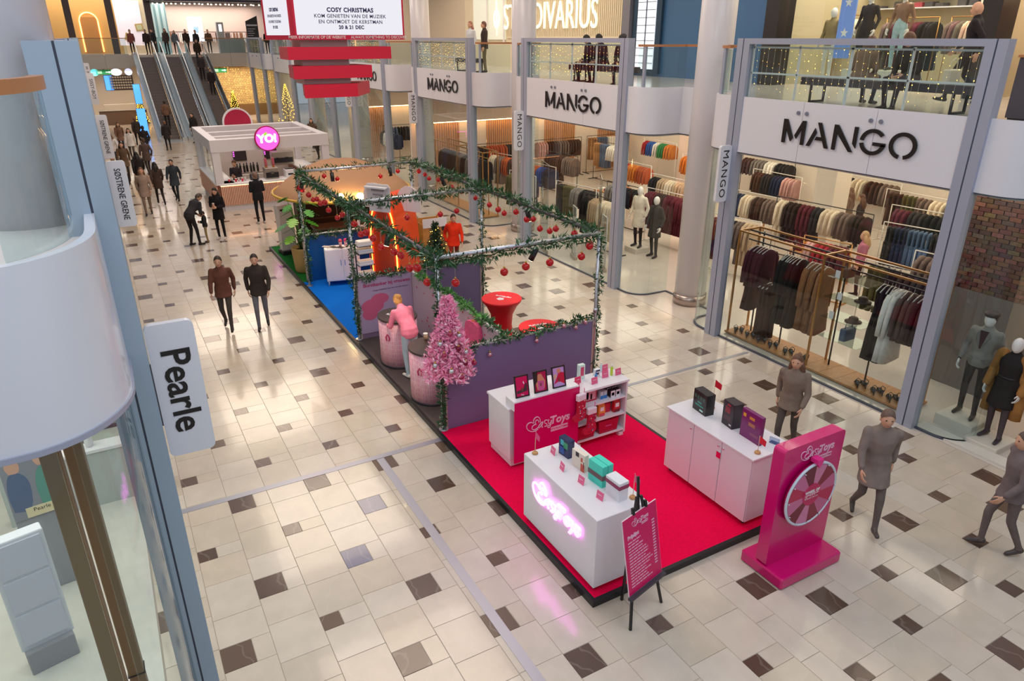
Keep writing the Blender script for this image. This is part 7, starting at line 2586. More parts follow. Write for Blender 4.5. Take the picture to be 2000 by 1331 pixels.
bench('dark bench behind the second balustrade with a seated pair', 12.6, 17.2, 2.7, 0)
bench('dark bench behind the nearest balustrade with seated people', 12.7, 8.65, 3.35, 0)
bench('dark bench behind the third balustrade', 12.75, 25.9, 1.8, 0)
person('seated person in black leaning forward on the second balustrade bench, nearer the column', (12.70, 17.85, ZU), PI / 2 - .2, 'sit', 1.75, '#262228', '#211d20', coat='#262228', clen=.84, hair='#1c1614')
person('seated person in black next to the leaning one on the second balustrade bench', (12.72, 17.35, ZU), PI / 2 + .15, 'sit', 1.78, '#2b262a', '#1f1c20', coat='#2d282c', clen=.84, hair='#241a16')
person('person in black with a cap seated at the near end of the second balustrade bench', (12.70, 16.35, ZU), PI / 2 + .5, 'sit', 1.75, '#3a1f24', '#1f1c20', coat='#2a2226', clen=.84, hair='#17161c', style='cap')
person('seated person with brown hair and taupe jacket, back to the nearest balustrade', (12.78, 9.25, ZU), -PI / 2 + .1, 'sit', 1.70, '#7a6250', '#2c3446', coat='#7d6553', clen=.84, hair='#5a3a28', style='long')
person('seated person in a dark coat facing the aisle on the nearest balustrade bench', (12.66, 8.15, ZU), PI / 2 - .1, 'sit', 1.78, '#2b2426', '#2a2427', coat='#2d2629', clen=.84, hair='#6b4a34')
person('bald man in dark clothes walking with a blue bag behind the nearest balustrade bench', (14.6, 8.3, ZU), .4, 'walk', 1.80, '#2a2529', '#26222a', style=None, coat='#2c272b', clen=.8)
person('standing person in dark coat and khaki trousers at the third balustrade', (12.85, 24.85, ZU), 1.2, 'stand', 1.72, '#3a302c', '#6a5f45', coat='#3f342f', clen=.78, hair='#6d4a38')
person('person in a white jacket standing beside the khaki trousers at the third balustrade', (12.75, 25.75, ZU), 1.8, 'stand', 1.74, '#d5d8dc', '#7a94b8', coat='#d0d4da', clen=.82, hair='#9a6a58', style='long')
handbag('cream tote bag on the bench behind the nearest balustrade', (12.7, 7.45, ZU + .47), '#d9ccb2', 1.3)
t = thing('storage_cabinet', 'dark grey cabinet on the upper floor past the near end of the nearest balustrade', 'cabinet', (12.65, 5.75, ZU))
MB().rbox(-.35, .35, -.5, .5, .05, .92, .01).build('body', M('cabinet_dark', '#4a4650', .5), t)
MB().rbox(-.37, .37, -.52, .52, .92, .96, .008).build('top', M('handrail_wood'), t)
MB().box(-.32, .32, -.47, .47, 0, .05).build('plinth', DARK, t)


def umannequin(label, x, y, pz, **k):
    p = MB().rbox(-.3, .3, -.3, .3, 0, pz, .01).build('display_plinth', M('plinth_cream'), None, (x, y, ZU))
    tag(p, 'pale plinth under the ' + label.split(',')[0].replace('white ', ''), 'plinth')
    person('white ' + label.replace('white ', ''), (x, y, ZU + pz), PI / 2, 'mann', 1.78, skin=MSK, face=False, name='mannequin', cat='mannequin', style=None, **k)
umannequin('white mannequin in an olive jacket and white shorts, upstairs window', 17.15, 13.45, .12, top='#8c7a55', bottom='#e8e2da', shoes='#e8e2da', coat='#8f7d58', clen=.84)
umannequin('white mannequin in a black sequin top, upstairs window', 17.3, 12.55, .45, top='#2a2628', bottom='#2a2628', shoes='#e0dad2')
umannequin('white mannequin in a brown waistcoat and pale jeans, upstairs window', 17.15, 11.55, .45, top='#8d6a58', bottom='#a9c3cc', shoes='#3a2a22')
def urack(where, x, y, L, cols, kinds, hgt):
    t = thing('clothes_rail', 'upstairs clothes rail ' + where, 'clothes rail', (x, y, ZU), 0, 'upstairs clothes rails')
    MB().tube([(0, -L / 2, hgt), (0, L / 2, hgt)], .014, 6).build('rail', GOLD, t)
    for s in (-1, 1):
        MB().tube([(0, s * L / 2, 0), (0, s * L / 2, hgt)], .014, 6).build('upright', GOLD, t)
        MB().box(-.2, .2, s * L / 2 - .02, s * L / 2 + .02, 0, .03).build('foot', GOLD, t)
    n = int(L / .12)
    for k in range(n):
        kd = kinds[k * len(kinds) // n]
        cn = cols[k * len(cols) // n]
        o = link('hanging_' + kd, GM[kd], None, (x, y - L / 2 + L * (k + .5) / n, ZU + hgt - .1), (0, 0, rnd.uniform(-.15, .15)))
        o.color = (*[min(1, v * rnd.uniform(.85, 1.2)) for v in lin(PAL[cn])], 1)
        tag(o, '%s %s, %s from the near end, upstairs rail %s' % (cn, kd, nth(n - 1 - k), where), kd, 'upstairs garments ' + where)
urack('beside the dark pillar', 18.6, 13.9, 1.0, ['charcoal', 'cream', 'burgundy', 'charcoal', 'burgundy'], ['jacket'], 1.75)
urack('between the mannequins', 18.4, 12.1, 1.4, ['black', 'burgundy', 'burgundy', 'taupe'], ['coat'], 1.65)
urack('near the second dark pillar', 18.4, 10.2, 1.8, ['brown', 'black', 'cream', 'taupe'], ['coat', 'jacket'], 1.65)
for k in range(5):
    t = thing('pendant_lamp', '%s glowing globe pendant from the dark pillar in the upstairs shop' % ORD[k], 'lamp', (17.8 + .35 * (k % 2), 9.5 + .30 * k, 7.05 + .12 * (k % 3)), 0, 'globe pendants upstairs')
    MB().ell((0, 0, 0), .085, 12, 8).build('globe', M('globe_glow', '#fff0d0', .4, emit='#ffcf8a', es=10.0), t)
    MB().tube([(0, 0, .08), (0, 0, 2.2)], .006, 5).build('cord', BLACK, t)
t = thing('banner', 'tall blue banner with white stars in the upstairs shop window', 'banner', (17.0, 12.95, ZU))
MB().box(-.02, .02, -.22, .22, .7, 4.2).build('cloth', M('banner_blue', '#6f8fd8', .6, emit='#6f8fd8', es=.25), t)
STAR = [(math.cos(PI / 2 + PI * k / 5) * (.12 if k % 2 == 0 else .05), math.sin(PI / 2 + PI * k / 5) * (.12 if k % 2 == 0 else .05)) for k in range(10)]
for z in (1.3, 2.0, 2.7):
    MB().prism(STAR, (-.021, 0, z), (0, -1, 0), (0, 0, 1), (-.006, 0, 0)).build('star', WHITE, t)
shq = thing('wall_shelf', 'lit shelves with folded stock on the back wall of the upstairs shop', 'shelf', (19.7, 11.8, ZU))
for z in (1.9, 2.3, 2.7):
    MB().box(-.2, .18, -2.4, 2.4, z, z + .03).build('shelf', WHITE, shq)
fs_ = MB()
for z in (1.93, 2.33):
    for k in range(16):
        if rnd.random() < .8:
            fs_.rbox(-.15, .15, -2.3 + .29 * k, -2.3 + .29 * k + .22, z, z + rnd.uniform(.06, .2), .01, rnd.randrange(3))
fs_.build('folded_stock', [M('stock_white', '#e5ddd0', .8), M('stock_red', '#a8434a', .8), M('stock_dark', '#4a4444', .8)], shq)['kind'] = 'stuff'
t = thing('gift_display', 'white shelf display packed with red and white gifts in the upstairs corner shop', 'display', (17.4, 7.6, ZU))
for z in (.3, .75, 1.2, 1.55):
    MB().box(-.5, .5, -.7, .7, z, z + .04).build('shelf', WHITE, t)
MB().box(.46, .5, -.7, .7, 0, 1.6).build('back_panel', WHITE, t)
gm_ = MB()
for z in (.34, .79, 1.24, 1.59):
    for k in range(9):
        for j in range(3):
            gm_.rbox(-.45 + .28 * j, -.45 + .28 * j + .2, -.66 + .148 * k, -.66 + .148 * k + .11, z, z + rnd.uniform(.08, .28), .01, rnd.randrange(3))
gm_.build('gifts', [M('gift_red', '#c02a3c', .5), M('gift_white', '#eadfd6', .5), M('gift_pink', '#d98a9a', .5)], t)['kind'] = 'stuff'
fl = thing('floor_lamp', 'tall warm floor lamp at the back of the upstairs corner shop', 'lamp', (18.6, 7.0, ZU))
MB().tube([(0, 0, 0), (0, 0, 1.5)], .02, 8).build('pole', BLACK, fl)
MB().lathe([(.16, 1.3), (.13, 2.2)], n=16).build('lamp_shade', M('shade_glow', '#ffe9c0', .5, emit='#ffd9a0', es=3.0), fl)
MB().lathe([(.16, 0), (.15, .03)], n=16).build('base', BLACK, fl)

# ------------------------------------------------------------------ escalators
ES = M('escalator_step', '#7a6d69', .45, metal=.2)
EST = M('escalator_steel', '#c4cace', .25, metal=.4)
HRB = M('handrail_black', '#2a2a2e', .4)
for k, xc in enumerate((4.05, 5.75, 7.45)):
    t = thing('escalator', '%s escalator counted from the crowded side of the aisle' % ORD[k], 'escalator', (xc, 56.5, 0))
    yb, yt = -4.6, 5.0
    L = math.hypot(yt - yb, 4.9)
    mb = MB()
    ns = 30
    for q in range(ns):
        y0_, z0_ = yb + (yt - yb) * q / ns, 4.9 * q / ns
        mb.box(-.5, .5, y0_, y0_ + (yt - yb) / ns, z0_ - .3, z0_ + .02)
    mb.build('steps', ES, t)['kind'] = 'stuff'
    MB().prism([(yb - 1.2, 0), (yb, 0), (yt, 4.9), (yt + .6, 4.9), (yt + .6, 4.1), (yt - .6, 4.1), (yb + .6, -.0)], (-.82, 0, 0), (0, 1, 0), (0, 0, 1), (1.64, 0, 0)).build('truss', M('truss_grey', '#8f9296', .4), t) if False else None
    for s in (-1, 1):
        a, b_ = V(s * .62, yb - .8, 0), V(s * .62, yt + .4, 4.9)
        MB().prism([(yb - .9, 0), (yb - .2, 0), (yt, 4.78), (yt + .5, 4.9), (yt + .5, 5.7), (yt - .1, 5.65), (yb - .3, .95), (yb - .8, .85)], (s * .60 - .02, 0, 0), (0, 1, 0), (0, 0, 1), (.04, 0, 0)).build('balustrade', glass('escalator_glass', '#c9dde0', 1.6, .05, 2.0), t)
        MB().prism([(yb - .9, 0), (yb - .2, 0), (yt, 4.75), (yt + .5, 4.88), (yt + .5, 5.08), (yt, 5.0), (yb - .2, .22), (yb - .9, .22)], (s * .68 - .14, 0, 0), (0, 1, 0), (0, 0, 1), (.28, 0, 0)).build('skirt', EST, t)
        MB().tube([(s * .60, yb - .9, .30), (s * .60, yb - 1.0, .62), (s * .60, yb - .8, .90), (s * .60, yb - .3, 1.0), (s * .60, yt, 5.75), (s * .60, yt + .6, 5.82)], .045, 8).build('handrail', EST if k < 2 else HRB, t)
        MB().prism([(yb - .6, -.0), (yb + .3, 0), (yt, 4.45), (yt, 4.8)], (s * .82 - .02, 0, 0), (0, 1, 0), (0, 0, 1), (.04, 0, 0)).build('side_cladding', EST, t)
    MB().box(-.6, .6, yb - 1.6, yb, 0, .012).build('landing_plate', EST, t)

# ------------------------------------------------------------------ far end fittings
def exit_sign(label, x, y, z, w):
    t = thing('exit_sign', label, 'exit sign', (x, y, z))
    MB().box(-.02, .02, -.02, .02, w * .32, 4.12 - z).build('rod', STEELD, t)
    MB().box(-w / 2, w / 2, -.04, .04, 0, w * .32).build('case', M('exit_green', '#1a7a48', .4, emit='#17804a', es=.5), t)
    MB().prism([(.05, -.03), (.25, -.03), (.25, -.09), (.38, 0), (.25, .09), (.25, .03), (.05, .03)], (w * .08, -.045, w * .16), (w, 0, 0), (0, 0, w), (0, -.01, 0)).build('arrow', M('exit_white', '#e8fff0', .4, emit='#dff5e8', es=.8), t)
    MB().box(-w * .40, -w * .12, -.05, -.04, w * .06, w * .26).build('pictogram', M('exit_pale', '#8fd0a8', .4, emit='#8fd0a8', es=.4), t)
exit_sign('green exit sign with an arrow above the bright food counter', 1.15, 62.4, 3.6, 1.0)
exit_sign('green exit sign with an arrow above the golden brick wall', 9.2, 63.0, 3.55, 1.0)
for k, (x, c, w) in enumerate(((.55, '#6fd8e0', .55), (1.95, '#f4f4ff', .75), (2.75, '#cfd4ff', .5))):
    t = thing('hanging_lightbox', ('cyan', 'white', 'pale violet')[k] + ' rounded hanging lightbox beside the exit sign above the food counter', 'lightbox', (x, 62.4, 3.75))
    MB().prism([(w / 2 * math.cos(2 * PI * q / 20), .24 * math.sin(2 * PI * q / 20)) for q in range(20)], (0, .04, 0), (1, 0, 0), (0, 0, 1), (0, -.08, 0)).build('face', M('lightbox_%d' % k, c, .4, emit=c, es=1.1), t)
    MB().tube([(0, 0, .2), (0, 0, .37)], .015, 5).build('rod', STEELD, t)
fc = thing('food_counter', 'brown food counter with a steel top at the far end below the exit sign', 'counter', (1.9, 63.4, 0))
MB().rbox(-1.6, 1.6, -.4, .4, 0, 1.0, .02).build('body', M('counter_brown', '#6b5342', .5), fc)
MB().rbox(-1.65, 1.65, -.45, .45, 1.0, 1.06, .01).build('top', STL, fc)
MB().box(-1.2, 1.5, -.2, .3, 1.06, 1.45).build('glass_case', M('case_pale', '#c9bba8', .3), fc)
mbo = thing('menu_board', 'dark menu board with rows of white print above the food counter', 'menu board', (2.35, 67.94, 2.2))
MB().box(-.85, .85, -.05, .05, 0, 1.1).build('panel', M('menu_dark'), mbo)
pr_ = MB()
for q in range(5):
    for j in range(9):
        pr_.box(-.78 + .175 * j, -.78 + .175 * j + .13, -.06, -.05, .1 + .2 * q, .22 + .2 * q)
pr_.build('print', M('menu_print', '#d8cdbb', .5), mbo)['kind'] = 'stuff'
BLS = M('blue_screen', '#58a6f0', .3, emit='#4f9cf5', es=1.5)
for k, (x, y, z, w, h, l) in enumerate(((1.45, 67.92, 2.2, .55, 1.1, 'bright blue screen next to the menu board'), (3.0, 61.0, 1.6, .45, 1.35, 'tall blue digital screen hanging by the first escalator'), (2.62, 53.6, .1, .5, 1.75, 'slim standing blue digital screen before the first escalator'))):
    t = thing('digital_screen', l, 'screen', (x, y, z))
    MB().box(-w / 2, w / 2, -.03, .03, 0, h).build('face', BLS, t)
    MB().box(-w / 2 - .02, w / 2 + .02, .03, .07, -.02 if z > .5 else -z, h + .02).build('housing', DARK, t)
def fairy_tree(label, x, y, h, r, green=True):
    t = thing('lit_christmas_tree', label, 'christmas tree', (x, y, 0))
    f2, l2 = MB(), MB()
    for k in range(150):
        q = k / 150
        a = k * 2.399
        R_ = r * (1 - q) + .02
        p = V(math.cos(a) * R_, math.sin(a) * R_, .2 + (h - .2) * q)
        if green:
            needle_cloud(f2, p * .9 + V(0, 0, .02), V(math.cos(a), math.sin(a), -.2), 8, .06, .16, .03, .02)
        l2.ell(p, .028, 5, 4)
    MB().tube([(0, 0, 0), (0, 0, h)], .035, 6).build('trunk', M('trunk_brown'), t)
    if green:
        f2.build('foliage', [M('deep_fir'), FROST], t)['kind'] = 'stuff'
    l2.build('lights', M('tree_gold_light', '#ffcf70', .4, emit='#ffb840', es=7.0), t)['kind'] = 'stuff'
fairy_tree('small lit christmas tree beside the far food counter', 3.05, 62.2, 1.9, .45)
fairy_tree('tall cone of golden lights standing behind the kiosk', 11.6, 52.0, 3.2, .8, False)
fairy_tree('lit christmas tree before the golden brick wall', 9.6, 61.0, 2.3, .5)
# upper far floor: neon arch, poster, white counter, totem, screen
na = thing('neon_arch', 'glowing orange outline of an arch in the golden shop front upstairs', 'neon sign', (.95, 67.45, ZU))
MB().tube([(-.62, 0, .15), (-.62, 0, 2.3)] + [(.62 * math.cos(PI - PI * k / 14), 0, 2.3 + .62 * math.sin(PI * k / 14)) for k in range(15)] + [(.62, 0, 2.3), (.62, 0, .15)], .05, 6).build('tube', M('arch_neon', '#ffd0a0', .4, emit='#ffa850', es=5.0), na)
MB().box(-.55, .55, .02, .04, .1, 2.6).build('door_leaf', M('arch_inner', '#a8763f', .5), na)
po2 = thing('wall_poster', 'large pale poster with two framed pictures in the upstairs far shop window', 'poster', (3.6, 67.3, ZU + .6))
MB().box(-.8, 1.0, -.03, .03, 0, 3.2).build('sheet', M('poster_pale', '#e4dcea', .5, emit='#e4dcea', es=.25), po2)
for (x, z) in ((-.1, .6), (.75, 1.3)):
    R = Euler((0, .3 * (1 if x < 0 else -.4), 0)).to_matrix()
    MB().cbox((x, -.05, z), (.55, .03, .55), 0, R).build('framed_picture', M('picture_gold', '#b59a62', .5), po2)
    MB().cbox((x, -.07, z), (.36, .02, .36), 0, R).build('picture', M('picture_sage', '#b9bf9c', .5), po2)
st2 = thing('light_screen', 'bright white standing display screen in the far upstairs shop', 'screen', (8.35, 66.5, ZU))
MB().box(-.55, .55, -.04, .04, .9, 2.7).build('face', M('far_screen_white', '#ffffff', .3, emit='#f4f6ff', es=1.6), st2)
MB().box(-.15, .22, -.05, -.04, 1.5, 1.95).build('picture', M('far_screen_blue', '#a9cfe6', .4, emit='#a0c8e4', es=.6), st2)
MB().box(-.06, .06, .0, .08, 0, .9).build('stand', BLACK, st2)
ic = thing('info_counter', 'pale grey information counter with an upright end at the balustrade by the escalators', 'counter', (10.35, 63.0, ZU))
MB().rbox(-.95, .95, -.3, .3, 0, 1.15, .03).build('body', M('info_grey', '#b9b7b3', .4), ic)
MB().rbox(-.95, -.45, -.28, .28, 1.15, 2.25, .03).build('tower', M('info_grey'), ic)
MB().box(-.80, -.60, -.30, -.28, 1.6, 2.1).build('screen', M('far_screen_white'), ic)
tm = thing('info_totem', 'black information totem with rows of white print beside the information counter', 'totem', (12.1, 63.2, ZU))
MB().prism([(-.45, 0), (.45, 0), (.45, 2.75), (-.45, 2.35)], (0, .06, 0), (1, 0, 0), (0, 0, 1), (0, -.12, 0)).build('body', M('totem_black', '#2a2a30', .4), tm)
tp = MB()
tp.box(-.4, .4, -.07, -.06, 2.0, 2.12)
for q in range(9):
    tp.box(-.38, -.38 + rnd.uniform(.35, .7), -.07, -.06, .5 + .16 * q, .54 + .16 * q)
tp.build('print', M('totem_print', '#c9c9d0', .5), tm)['kind'] = 'stuff'
sw_ = thing('store_window_display', 'pale blue mannequin display behind the upstairs glass by the escalators', 'display', (5.9, 66.9, ZU))
MB().box(-.7, .5, -.05, .05, 0, 4.2).build('glass_panel', M('aqua_panel', '#7fa6ae', .2, coat=.4), sw_)
for k in range(3):
    MB().box(-.6 + .38 * k, -.38 + .38 * k, -.08, -.05, 1.2, 4.0).build('hanging_cloth', M('aqua_cloth', '#b5d2d6', .7), sw_)
bt = thing('upper_shop_rail', 'row of clothes rails in the rosy upstairs shop', 'clothes rail', (8.0, 69.2, ZU))
MB().tube([(-3, 0, 1.6), (5, 0, 1.6)], .03, 6).build('rail', BLACK, bt)
for x in (-3, 1, 5):
    MB().tube([(x, 0, 0), (x, 0, 1.6)], .03, 6).build('upright', BLACK, bt)
gmx = MB()
for k in range(60):
    gmx.box(-2.9 + .13 * k, -2.9 + .13 * k + .09, -.25, .2, 1.6 - rnd.uniform(.5, .9), 1.55, rnd.randrange(4))
gmx.build('garments', [M('far_g1', '#c9b0aa', .8), M('far_g2', '#5a4a48', .8), M('far_g3', '#9a6a50', .8), M('far_g4', '#e0d5cf', .8)], bt)['kind'] = 'stuff'
tk = thing('track_light', 'row of small bright spots along the dark ceiling of the far upstairs shop', 'track light', (9.0, 64.5, 8.45))
tkm = MB()
for k in range(26):
    tkm.cbox((-3.9 + .32 * k, rnd.uniform(-.3, .6), 0), (.10, .12, .08))
tkm.build('spots', M('track_glow', '#fff0d8', .4, emit='#ffe6c0', es=6.0), tk)['kind'] = 'stuff'
MB().box(-4.2, 5.0, -.05, .05, .05, .1).build('track', BLACK, tk)
gl_ = holder('window_90')
for k in range(2):
    MB().box(-.25 + 1.6 * k + .01, 1.35 + 1.6 * k - .01, 62.02, 62.04, 4.98, 6.0).build('pane', GLASSR, gl_)
    MB().box(8.2 + 2.0 * k + .01, 10.2 + 2.0 * k - .01, 62.02, 62.04, 4.98, 6.0).build('pane', GLASSR, gl_)
MB().box(-.3, 3.1, 62.0, 62.06, 6.0, 6.05).box(8.1, 12.3, 62.0, 62.06, 6.0, 6.05).build('handrail', M('handrail_wood'), gl_)
light_curtain(11.12, 55.9, 59.8, 16, 8, 'fairy lights on the last balustrade beside the information totem', 0)

# ------------------------------------------------------------------ optician behind the near facade
BRO = M('optician_brown', '#8f7050', .4)
for k, (x, y) in enumerate(((-.66, 4.75), (-.57, 5.1))):
    t = thing('door_post', 'tall brown post in the optician shopfront under the curved fascia, %s one' % ('nearer' if k == 0 else 'farther'), 'post', (x, y, 0))
    MB().rbox(-.055, .055, -.06, .06, .0, 3.96, .006).build('body', BRO, t)
    MB().box(-.062, .062, -.067, .067, 1.45, 1.46).build('joint', DARK, t)
    MB().box(-.08, .08, -.08, .08, 0, .12).build('foot', STL, t)
ds = thing('display_stand', 'white three-panel leaflet stand inside the optician shop', 'display stand', (-1.50, 7.30, 0), .25)
MB().rbox(-.22, .22, -.12, .12, 0, .28, .01).build('base', M('stand_grey', '#9c9ca2', .5), ds)
MB().rbox(-.24, .24, -.05, .10, .28, 1.60, .01).build('frame_body', M('stand_white', '#dfe0e8', .4), ds)
for k in range(3):
    MB().box(-.20, .20, -.065, -.05, .34 + .42 * k, .34 + .42 * k + .38).build('panel', M('stand_lilac', '#d3d4e4', .3), ds)
pc = thing('poster', 'poster of a smiling couple in blue and green behind the brown posts of the optician', 'poster', (-1.43, 8.5, 1.05), .15)
pc.scale = (.62, .62, .62)
MB().box(-.40, .50, .02, .05, -1.69, 0).build('stand_panel', M('stand_grey', '#9c9ca2', .5), pc)
MB().box(-.40, .50, -.015, .015, 0, 1.45).build('sheet', M('poster_grey', '#8d8f98', .4), pc)
def pb(poly, name, c, k):
    MB().prism(smooth2(poly + [poly[0]], 3)[:-1], (0, -.016 - .001 * k, 0), (1, 0, 0), (0, 0, 1), (0, -.001, 0)).build(name, M('pp_' + c.strip('#'), c, .5), pc)
pb([(-.36, .2), (-.10, .2), (-.02, .7), (-.12, .95), (-.30, .95), (-.38, .6)], 'print', '#5a6a8c', 0)
pb([(.08, .2), (.48, .2), (.48, .8), (.34, 1.0), (.14, .95), (.06, .6)], 'print', '#5f9a8a', 1)
pb([(-.28, .98), (-.14, .98), (-.10, 1.12), (-.16, 1.26), (-.27, 1.26), (-.32, 1.12)], 'print', '#d6a58c', 2)
pb([(.16, 1.02), (.31, 1.02), (.35, 1.17), (.30, 1.33), (.17, 1.33), (.11, 1.17)], 'print', '#d9a88e', 3)
pb([(-.30, 1.18), (-.12, 1.18), (-.13, 1.30), (-.22, 1.34), (-.31, 1.28)], 'print', '#8a6a52', 4)
MB().box(-.20, .30, -.03, -.015, .02, .22).build('label_panel', M('label_cream', '#e8d9b0', .5), pc)
put_txt('lettering', 'Pearle', LET, .11, (.05, -.031, .155), (1, 0, 0), (0, 0, 1), pc, .002)
lc = thing('low_cabinet', 'long pale low wall with a white cap inside the optician shop', 'cabinet', (-1.15, 10.2, 0))
MB().rbox(-.9, .6, -.1, .1, 0, .85, .01).build('body', M('lowwall_grey', '#b9c0bd', .4), lc)
MB().rbox(-.93, .63, -.13, .13, .85, .90, .008).build('cap', WHITE, lc)
sb = MB()
tk2 = thing('slat_panel', 'pale wooden slat panel at the back of the optician shop', 'panel', (-3.2, 10.8, 0))
for k in range(14):
    MB().box(-.8 + .11 * k, -.8 + .11 * k + .06, -.03, .03, .3, 3.2).build('slat', M('pale_slat', '#cdb188', .5), tk2)
dec = thing('dried_plant', 'small grey-green dried plant in a white vase on the low wall of the optician', 'plant', (-.95, 10.2, .90))
MB().lathe([(.04, 0), (.06, .08), (.035, .17), (.04, .19)], n=14).build('vase', WHITE, dec)
pm = MB()
for k in range(26):
    a = k * 2.4
    needle_cloud(pm, V(.1 * math.cos(a) * rnd.random(), .1 * math.sin(a) * rnd.random(), .25 + .3 * rnd.random()), V(0, 0, 1), 5, .03, .08, .012, .3)
pm.build('sprigs', [M('sage_leaf', '#8f9c86', .7), FROST], dec)['kind'] = 'stuff'

# ------------------------------------------------------------------ people on the ground floor
person('man in a dark jacket bending down toward a small child near the kiosk', (1.95, 24.0, 0), -.95, 'bend', 1.78, '#2e2c30', '#2a2628', '#1d1a1a', hair='#4a3a30', coat='#343236', clen=.84)
person('small child in a dark jacket and khaki trousers before the bending man', (2.38, 24.25, 0), 1.4, 'hold', 1.02, '#2a2a2c', '#9a8460', '#4a3020', hair='#2a1c16', coat='#2c2b2e', clen=.84, name='person')
person('woman with long black hair and black coat holding a cup near the kiosk', (2.86, 24.45, 0), 2.6, 'hold', 1.68, '#1f1c1f', '#1d1b1d', '#d8c9c0', hair='#17110f', style='long', coat='#1d1a1d', clen=.68)
paper_cup('red and white cup in the hands of the woman with long black hair', (2.73, 24.26, 1.12), '#d8a0a0', .035, .10)
person('man in a black padded jacket standing at the kiosk counter', (4.42, 26.0, 0), .15, 'hold', 1.80, '#1e1d21', '#1f1d20', '#c9bdb4', hair='#7a5a50', coat='#1e1d22', clen=.80)
person('woman in a pink sweater and pale jeans leaning over the pink counter', (4.36, 11.66, ZP), .15, 'lean', 1.68, '#f08098', '#a9bcc6', '#e6ddd4', hair='#d89a55', style='bun', coat='#f0839c', clen=.84)
person('person in an orange-red jacket passing beside the pine crate', (8.0, 17.5, 0), 2.9, 'walk2', 1.66, '#c02a14', '#8a2a1c', hair='#2a1a16', coat='#d8300f', clen=.8)
person('kiosk worker in a dark top behind the kiosk counter at the aisle corner', (4.35, 29.75, 0), 2.6, 'hold', 1.70, '#3a3236', '#2a2628', hair='#5a3a28', style='bun')
# pair walking towards the camera in the aisle
person('walking person in a reddish-brown coat on the open floor beside the stand', (1.72, 16.1, 0), PI - .25, 'walk', 1.74, '#5a3a30', '#4a423c', hair='#3a2a22', coat='#6a4236', clen=.70)
person('walking person in dark clothes beside the reddish-brown coat on the open floor', (2.42, 15.8, 0), PI - .2, 'walk2', 1.76, '#332b28', '#6d6a72', hair='#2a1f1a', coat='#3a302c', clen=.80)
# crowd further down
crowd = [(.42, 30.6, 0, 'walk', '#352a28', '#2c2624'), (1.05, 29.4, 3.0, 'walk2', '#a08a7c', '#8a7668'), (1.62, 31.0, .1, 'walk', '#4a3a33', '#332c2a'), (.25, 33.4, 3.1, 'walk2', '#2a2525', '#3a3230'),
         (1.15, 33.6, 0, 'walk', '#2c2727', '#2a2424'), (.75, 37.2, 3.1, 'walk', '#66503f', '#3b3230'), (1.75, 38.6, .1, 'walk2', '#574640', '#3c3431'), (2.25, 31.4, 3.0, 'walk', '#3a3f46', '#2c3036'),
         (.45, 42.0, 0, 'walk2', '#d8d0ca', '#4a4a52'), (1.35, 43.5, 3.1, 'walk', '#dcd5ce', '#5a5048'), (2.1, 44.6, 0, 'walk2', '#2c2829', '#2a2628'), (1.0, 47.5, 3.0, 'walk', '#7a5a48', '#3a3230'),
         (2.0, 49.5, 0, 'walk', '#3a302e', '#2a2626'), (3.4, 47.0, .2, 'stand', '#302a2a', '#262223'), (5.2, 49.5, 2.6, 'stand', '#2a2627', '#242022'), (10.9, 43.2, 2.8, 'walk', '#5a4436', '#3a302a'), (10.2, 39.6, .3, 'walk2', '#4a3b33', '#352d2a')]
cdesc = ['dark brown coat at the front of the crowd', 'light taupe coat at the front of the crowd', 'brown coat just behind the light taupe coat', 'black coat under the farther script sign', 'black coat in the middle of the crowd', 'tan coat behind the black coats', 'greyish brown coat near the kiosk side', 'slate grey coat walking apart before the kiosk',
         'white top far back in the crowd, first of two', 'white top and brown trousers far back in the crowd', 'black coat beside the white tops', 'rust brown coat near the far food counter', 'dark coat at the foot of the first escalator', 'dark jacket beside the slim blue screen', 'black jacket at the foot of the second escalator', 'brown coat behind the kiosk on the store side', 'dark brown coat at the kiosk rear corner']
for (x, y, rz, ps, c, b_), d in zip(crowd, cdesc):
    person('person in a ' + d, (x, y, 0), rz + rnd.uniform(-.2, .2), ps, rnd.uniform(1.64, 1.80), c, b_, hair=rnd.choice(['#2a1d17', '#4a3324', '#6d4a32', '#1c1512']), style=rnd.choice(['short', 'long']), coat=c, clen=rnd.choice([.68, .8]))
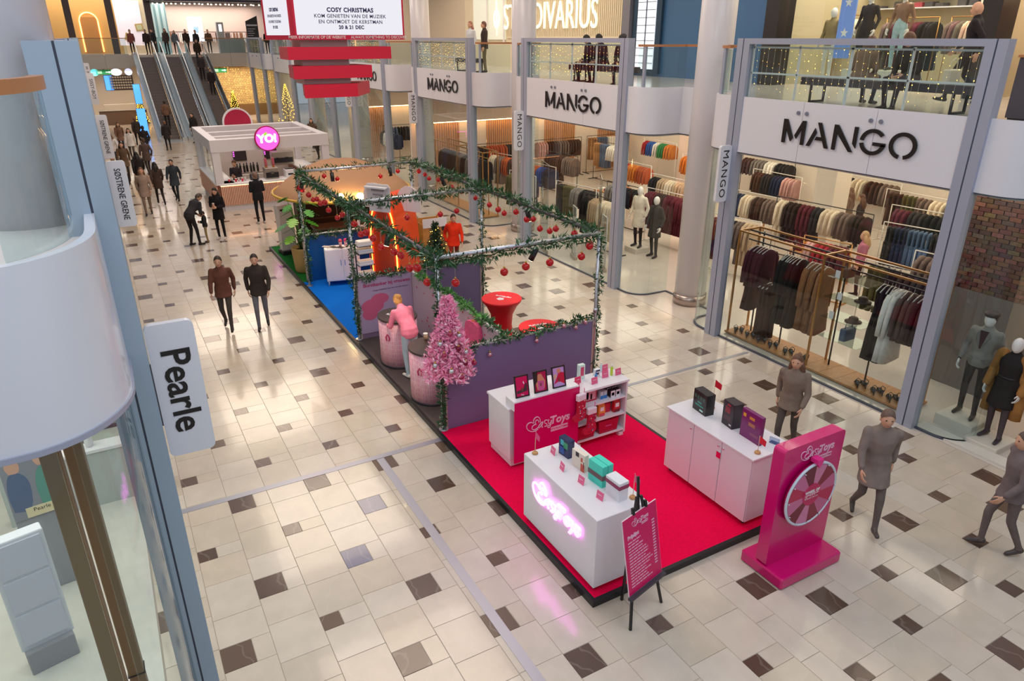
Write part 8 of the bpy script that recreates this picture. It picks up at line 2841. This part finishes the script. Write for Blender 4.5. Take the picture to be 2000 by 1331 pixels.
# people at the head of the escalators and riding
esc = [(3.35, 62.6, 4.9, '#8a4a44', 'red-brown coat at the head of the first escalator'), (4.35, 62.4, 4.9, '#3a2c2a', 'dark coat at the head of the first escalator'), (4.95, 64.5, 4.9, '#2a2a2c', 'black coat behind the escalator head'),
       (5.7, 62.8, 4.9, '#4a3d38', 'brown coat at the head of the second escalator'), (6.4, 63.5, 4.9, '#6a7074', 'grey coat between the second and third escalator heads'), (7.1, 62.7, 4.9, '#3b2a22', 'dark brown coat at the head of the third escalator'),
       (7.9, 63.6, 4.9, '#2c2a30', 'black coat to the store side of the third escalator head'), (9.0, 65.0, 4.9, '#5a3f30', 'brown coat near the information counter'), (13.0, 62.6, 4.9, '#221f24', 'black coat beside the information totem')]
for x, y, z, c, d in esc:
    person('person in a ' + d, (x, y, z), rnd.uniform(2.4, 3.6), 'stand', rnd.uniform(1.66, 1.8), c, '#2a2628', hair=rnd.choice(['#2a1d17', '#4a3324', '#6d4a32']), style=rnd.choice(['short', 'long']), coat=c, clen=.8)
for k, (xc, q, c, d) in enumerate(((7.45, .86, '#3a2c22', 'tan bag and dark coat high on the third escalator'), (7.3, .66, '#3a3436', 'grey-black coat halfway up the third escalator'), (7.6, .48, '#2a2425', 'black coat lower on the third escalator'), (4.05, .12, '#7a5a48', 'rusty brown coat low on the first escalator'))):
    yy = 51.9 + 9.6 * q
    person('person in a ' + d, (xc, yy, 4.9 * q + .02), PI if k < 3 else 0, 'stand', 1.72, c, '#2a2628', hair='#3a281e', style='short', coat=c, clen=.8)
# passers-by in the near right part of the floor
person('walking person in a long dark grey-brown coat beside the prize wheel', (8.05, 4.55, 0), 2.35, 'walk', 1.78, '#7d6f68', '#6a5f5a', '#4a4240', hair='#6a5448', coat='#85776f', clen=.62)
person('walking person in dark brown clothes at the frame edge of the near floor', (9.05, 3.35, 0), .9, 'walk2', 1.74, '#6a5d5c', '#6f6260', '#4a4040', hair='#5a483f', coat='#76696a', clen=.72)
person('blurred-looking passer-by in a dark coat on the red carpet behind the easel', (5.62, 6.35, ZP), 2.9, 'stand', 1.70, '#4a2a35', '#38232b', '#2b1c22', hair='#4a3228', coat='#4c2b36', clen=.68) if False else None
person('passer-by with a grey-brown jacket behind the white cabinet', (8.55, 6.35, 0), 2.0, 'walk2', 1.72, '#75685f', '#5a504b', '#3c3634', hair='#6a4a38', style='long', coat='#857568', clen=.8)
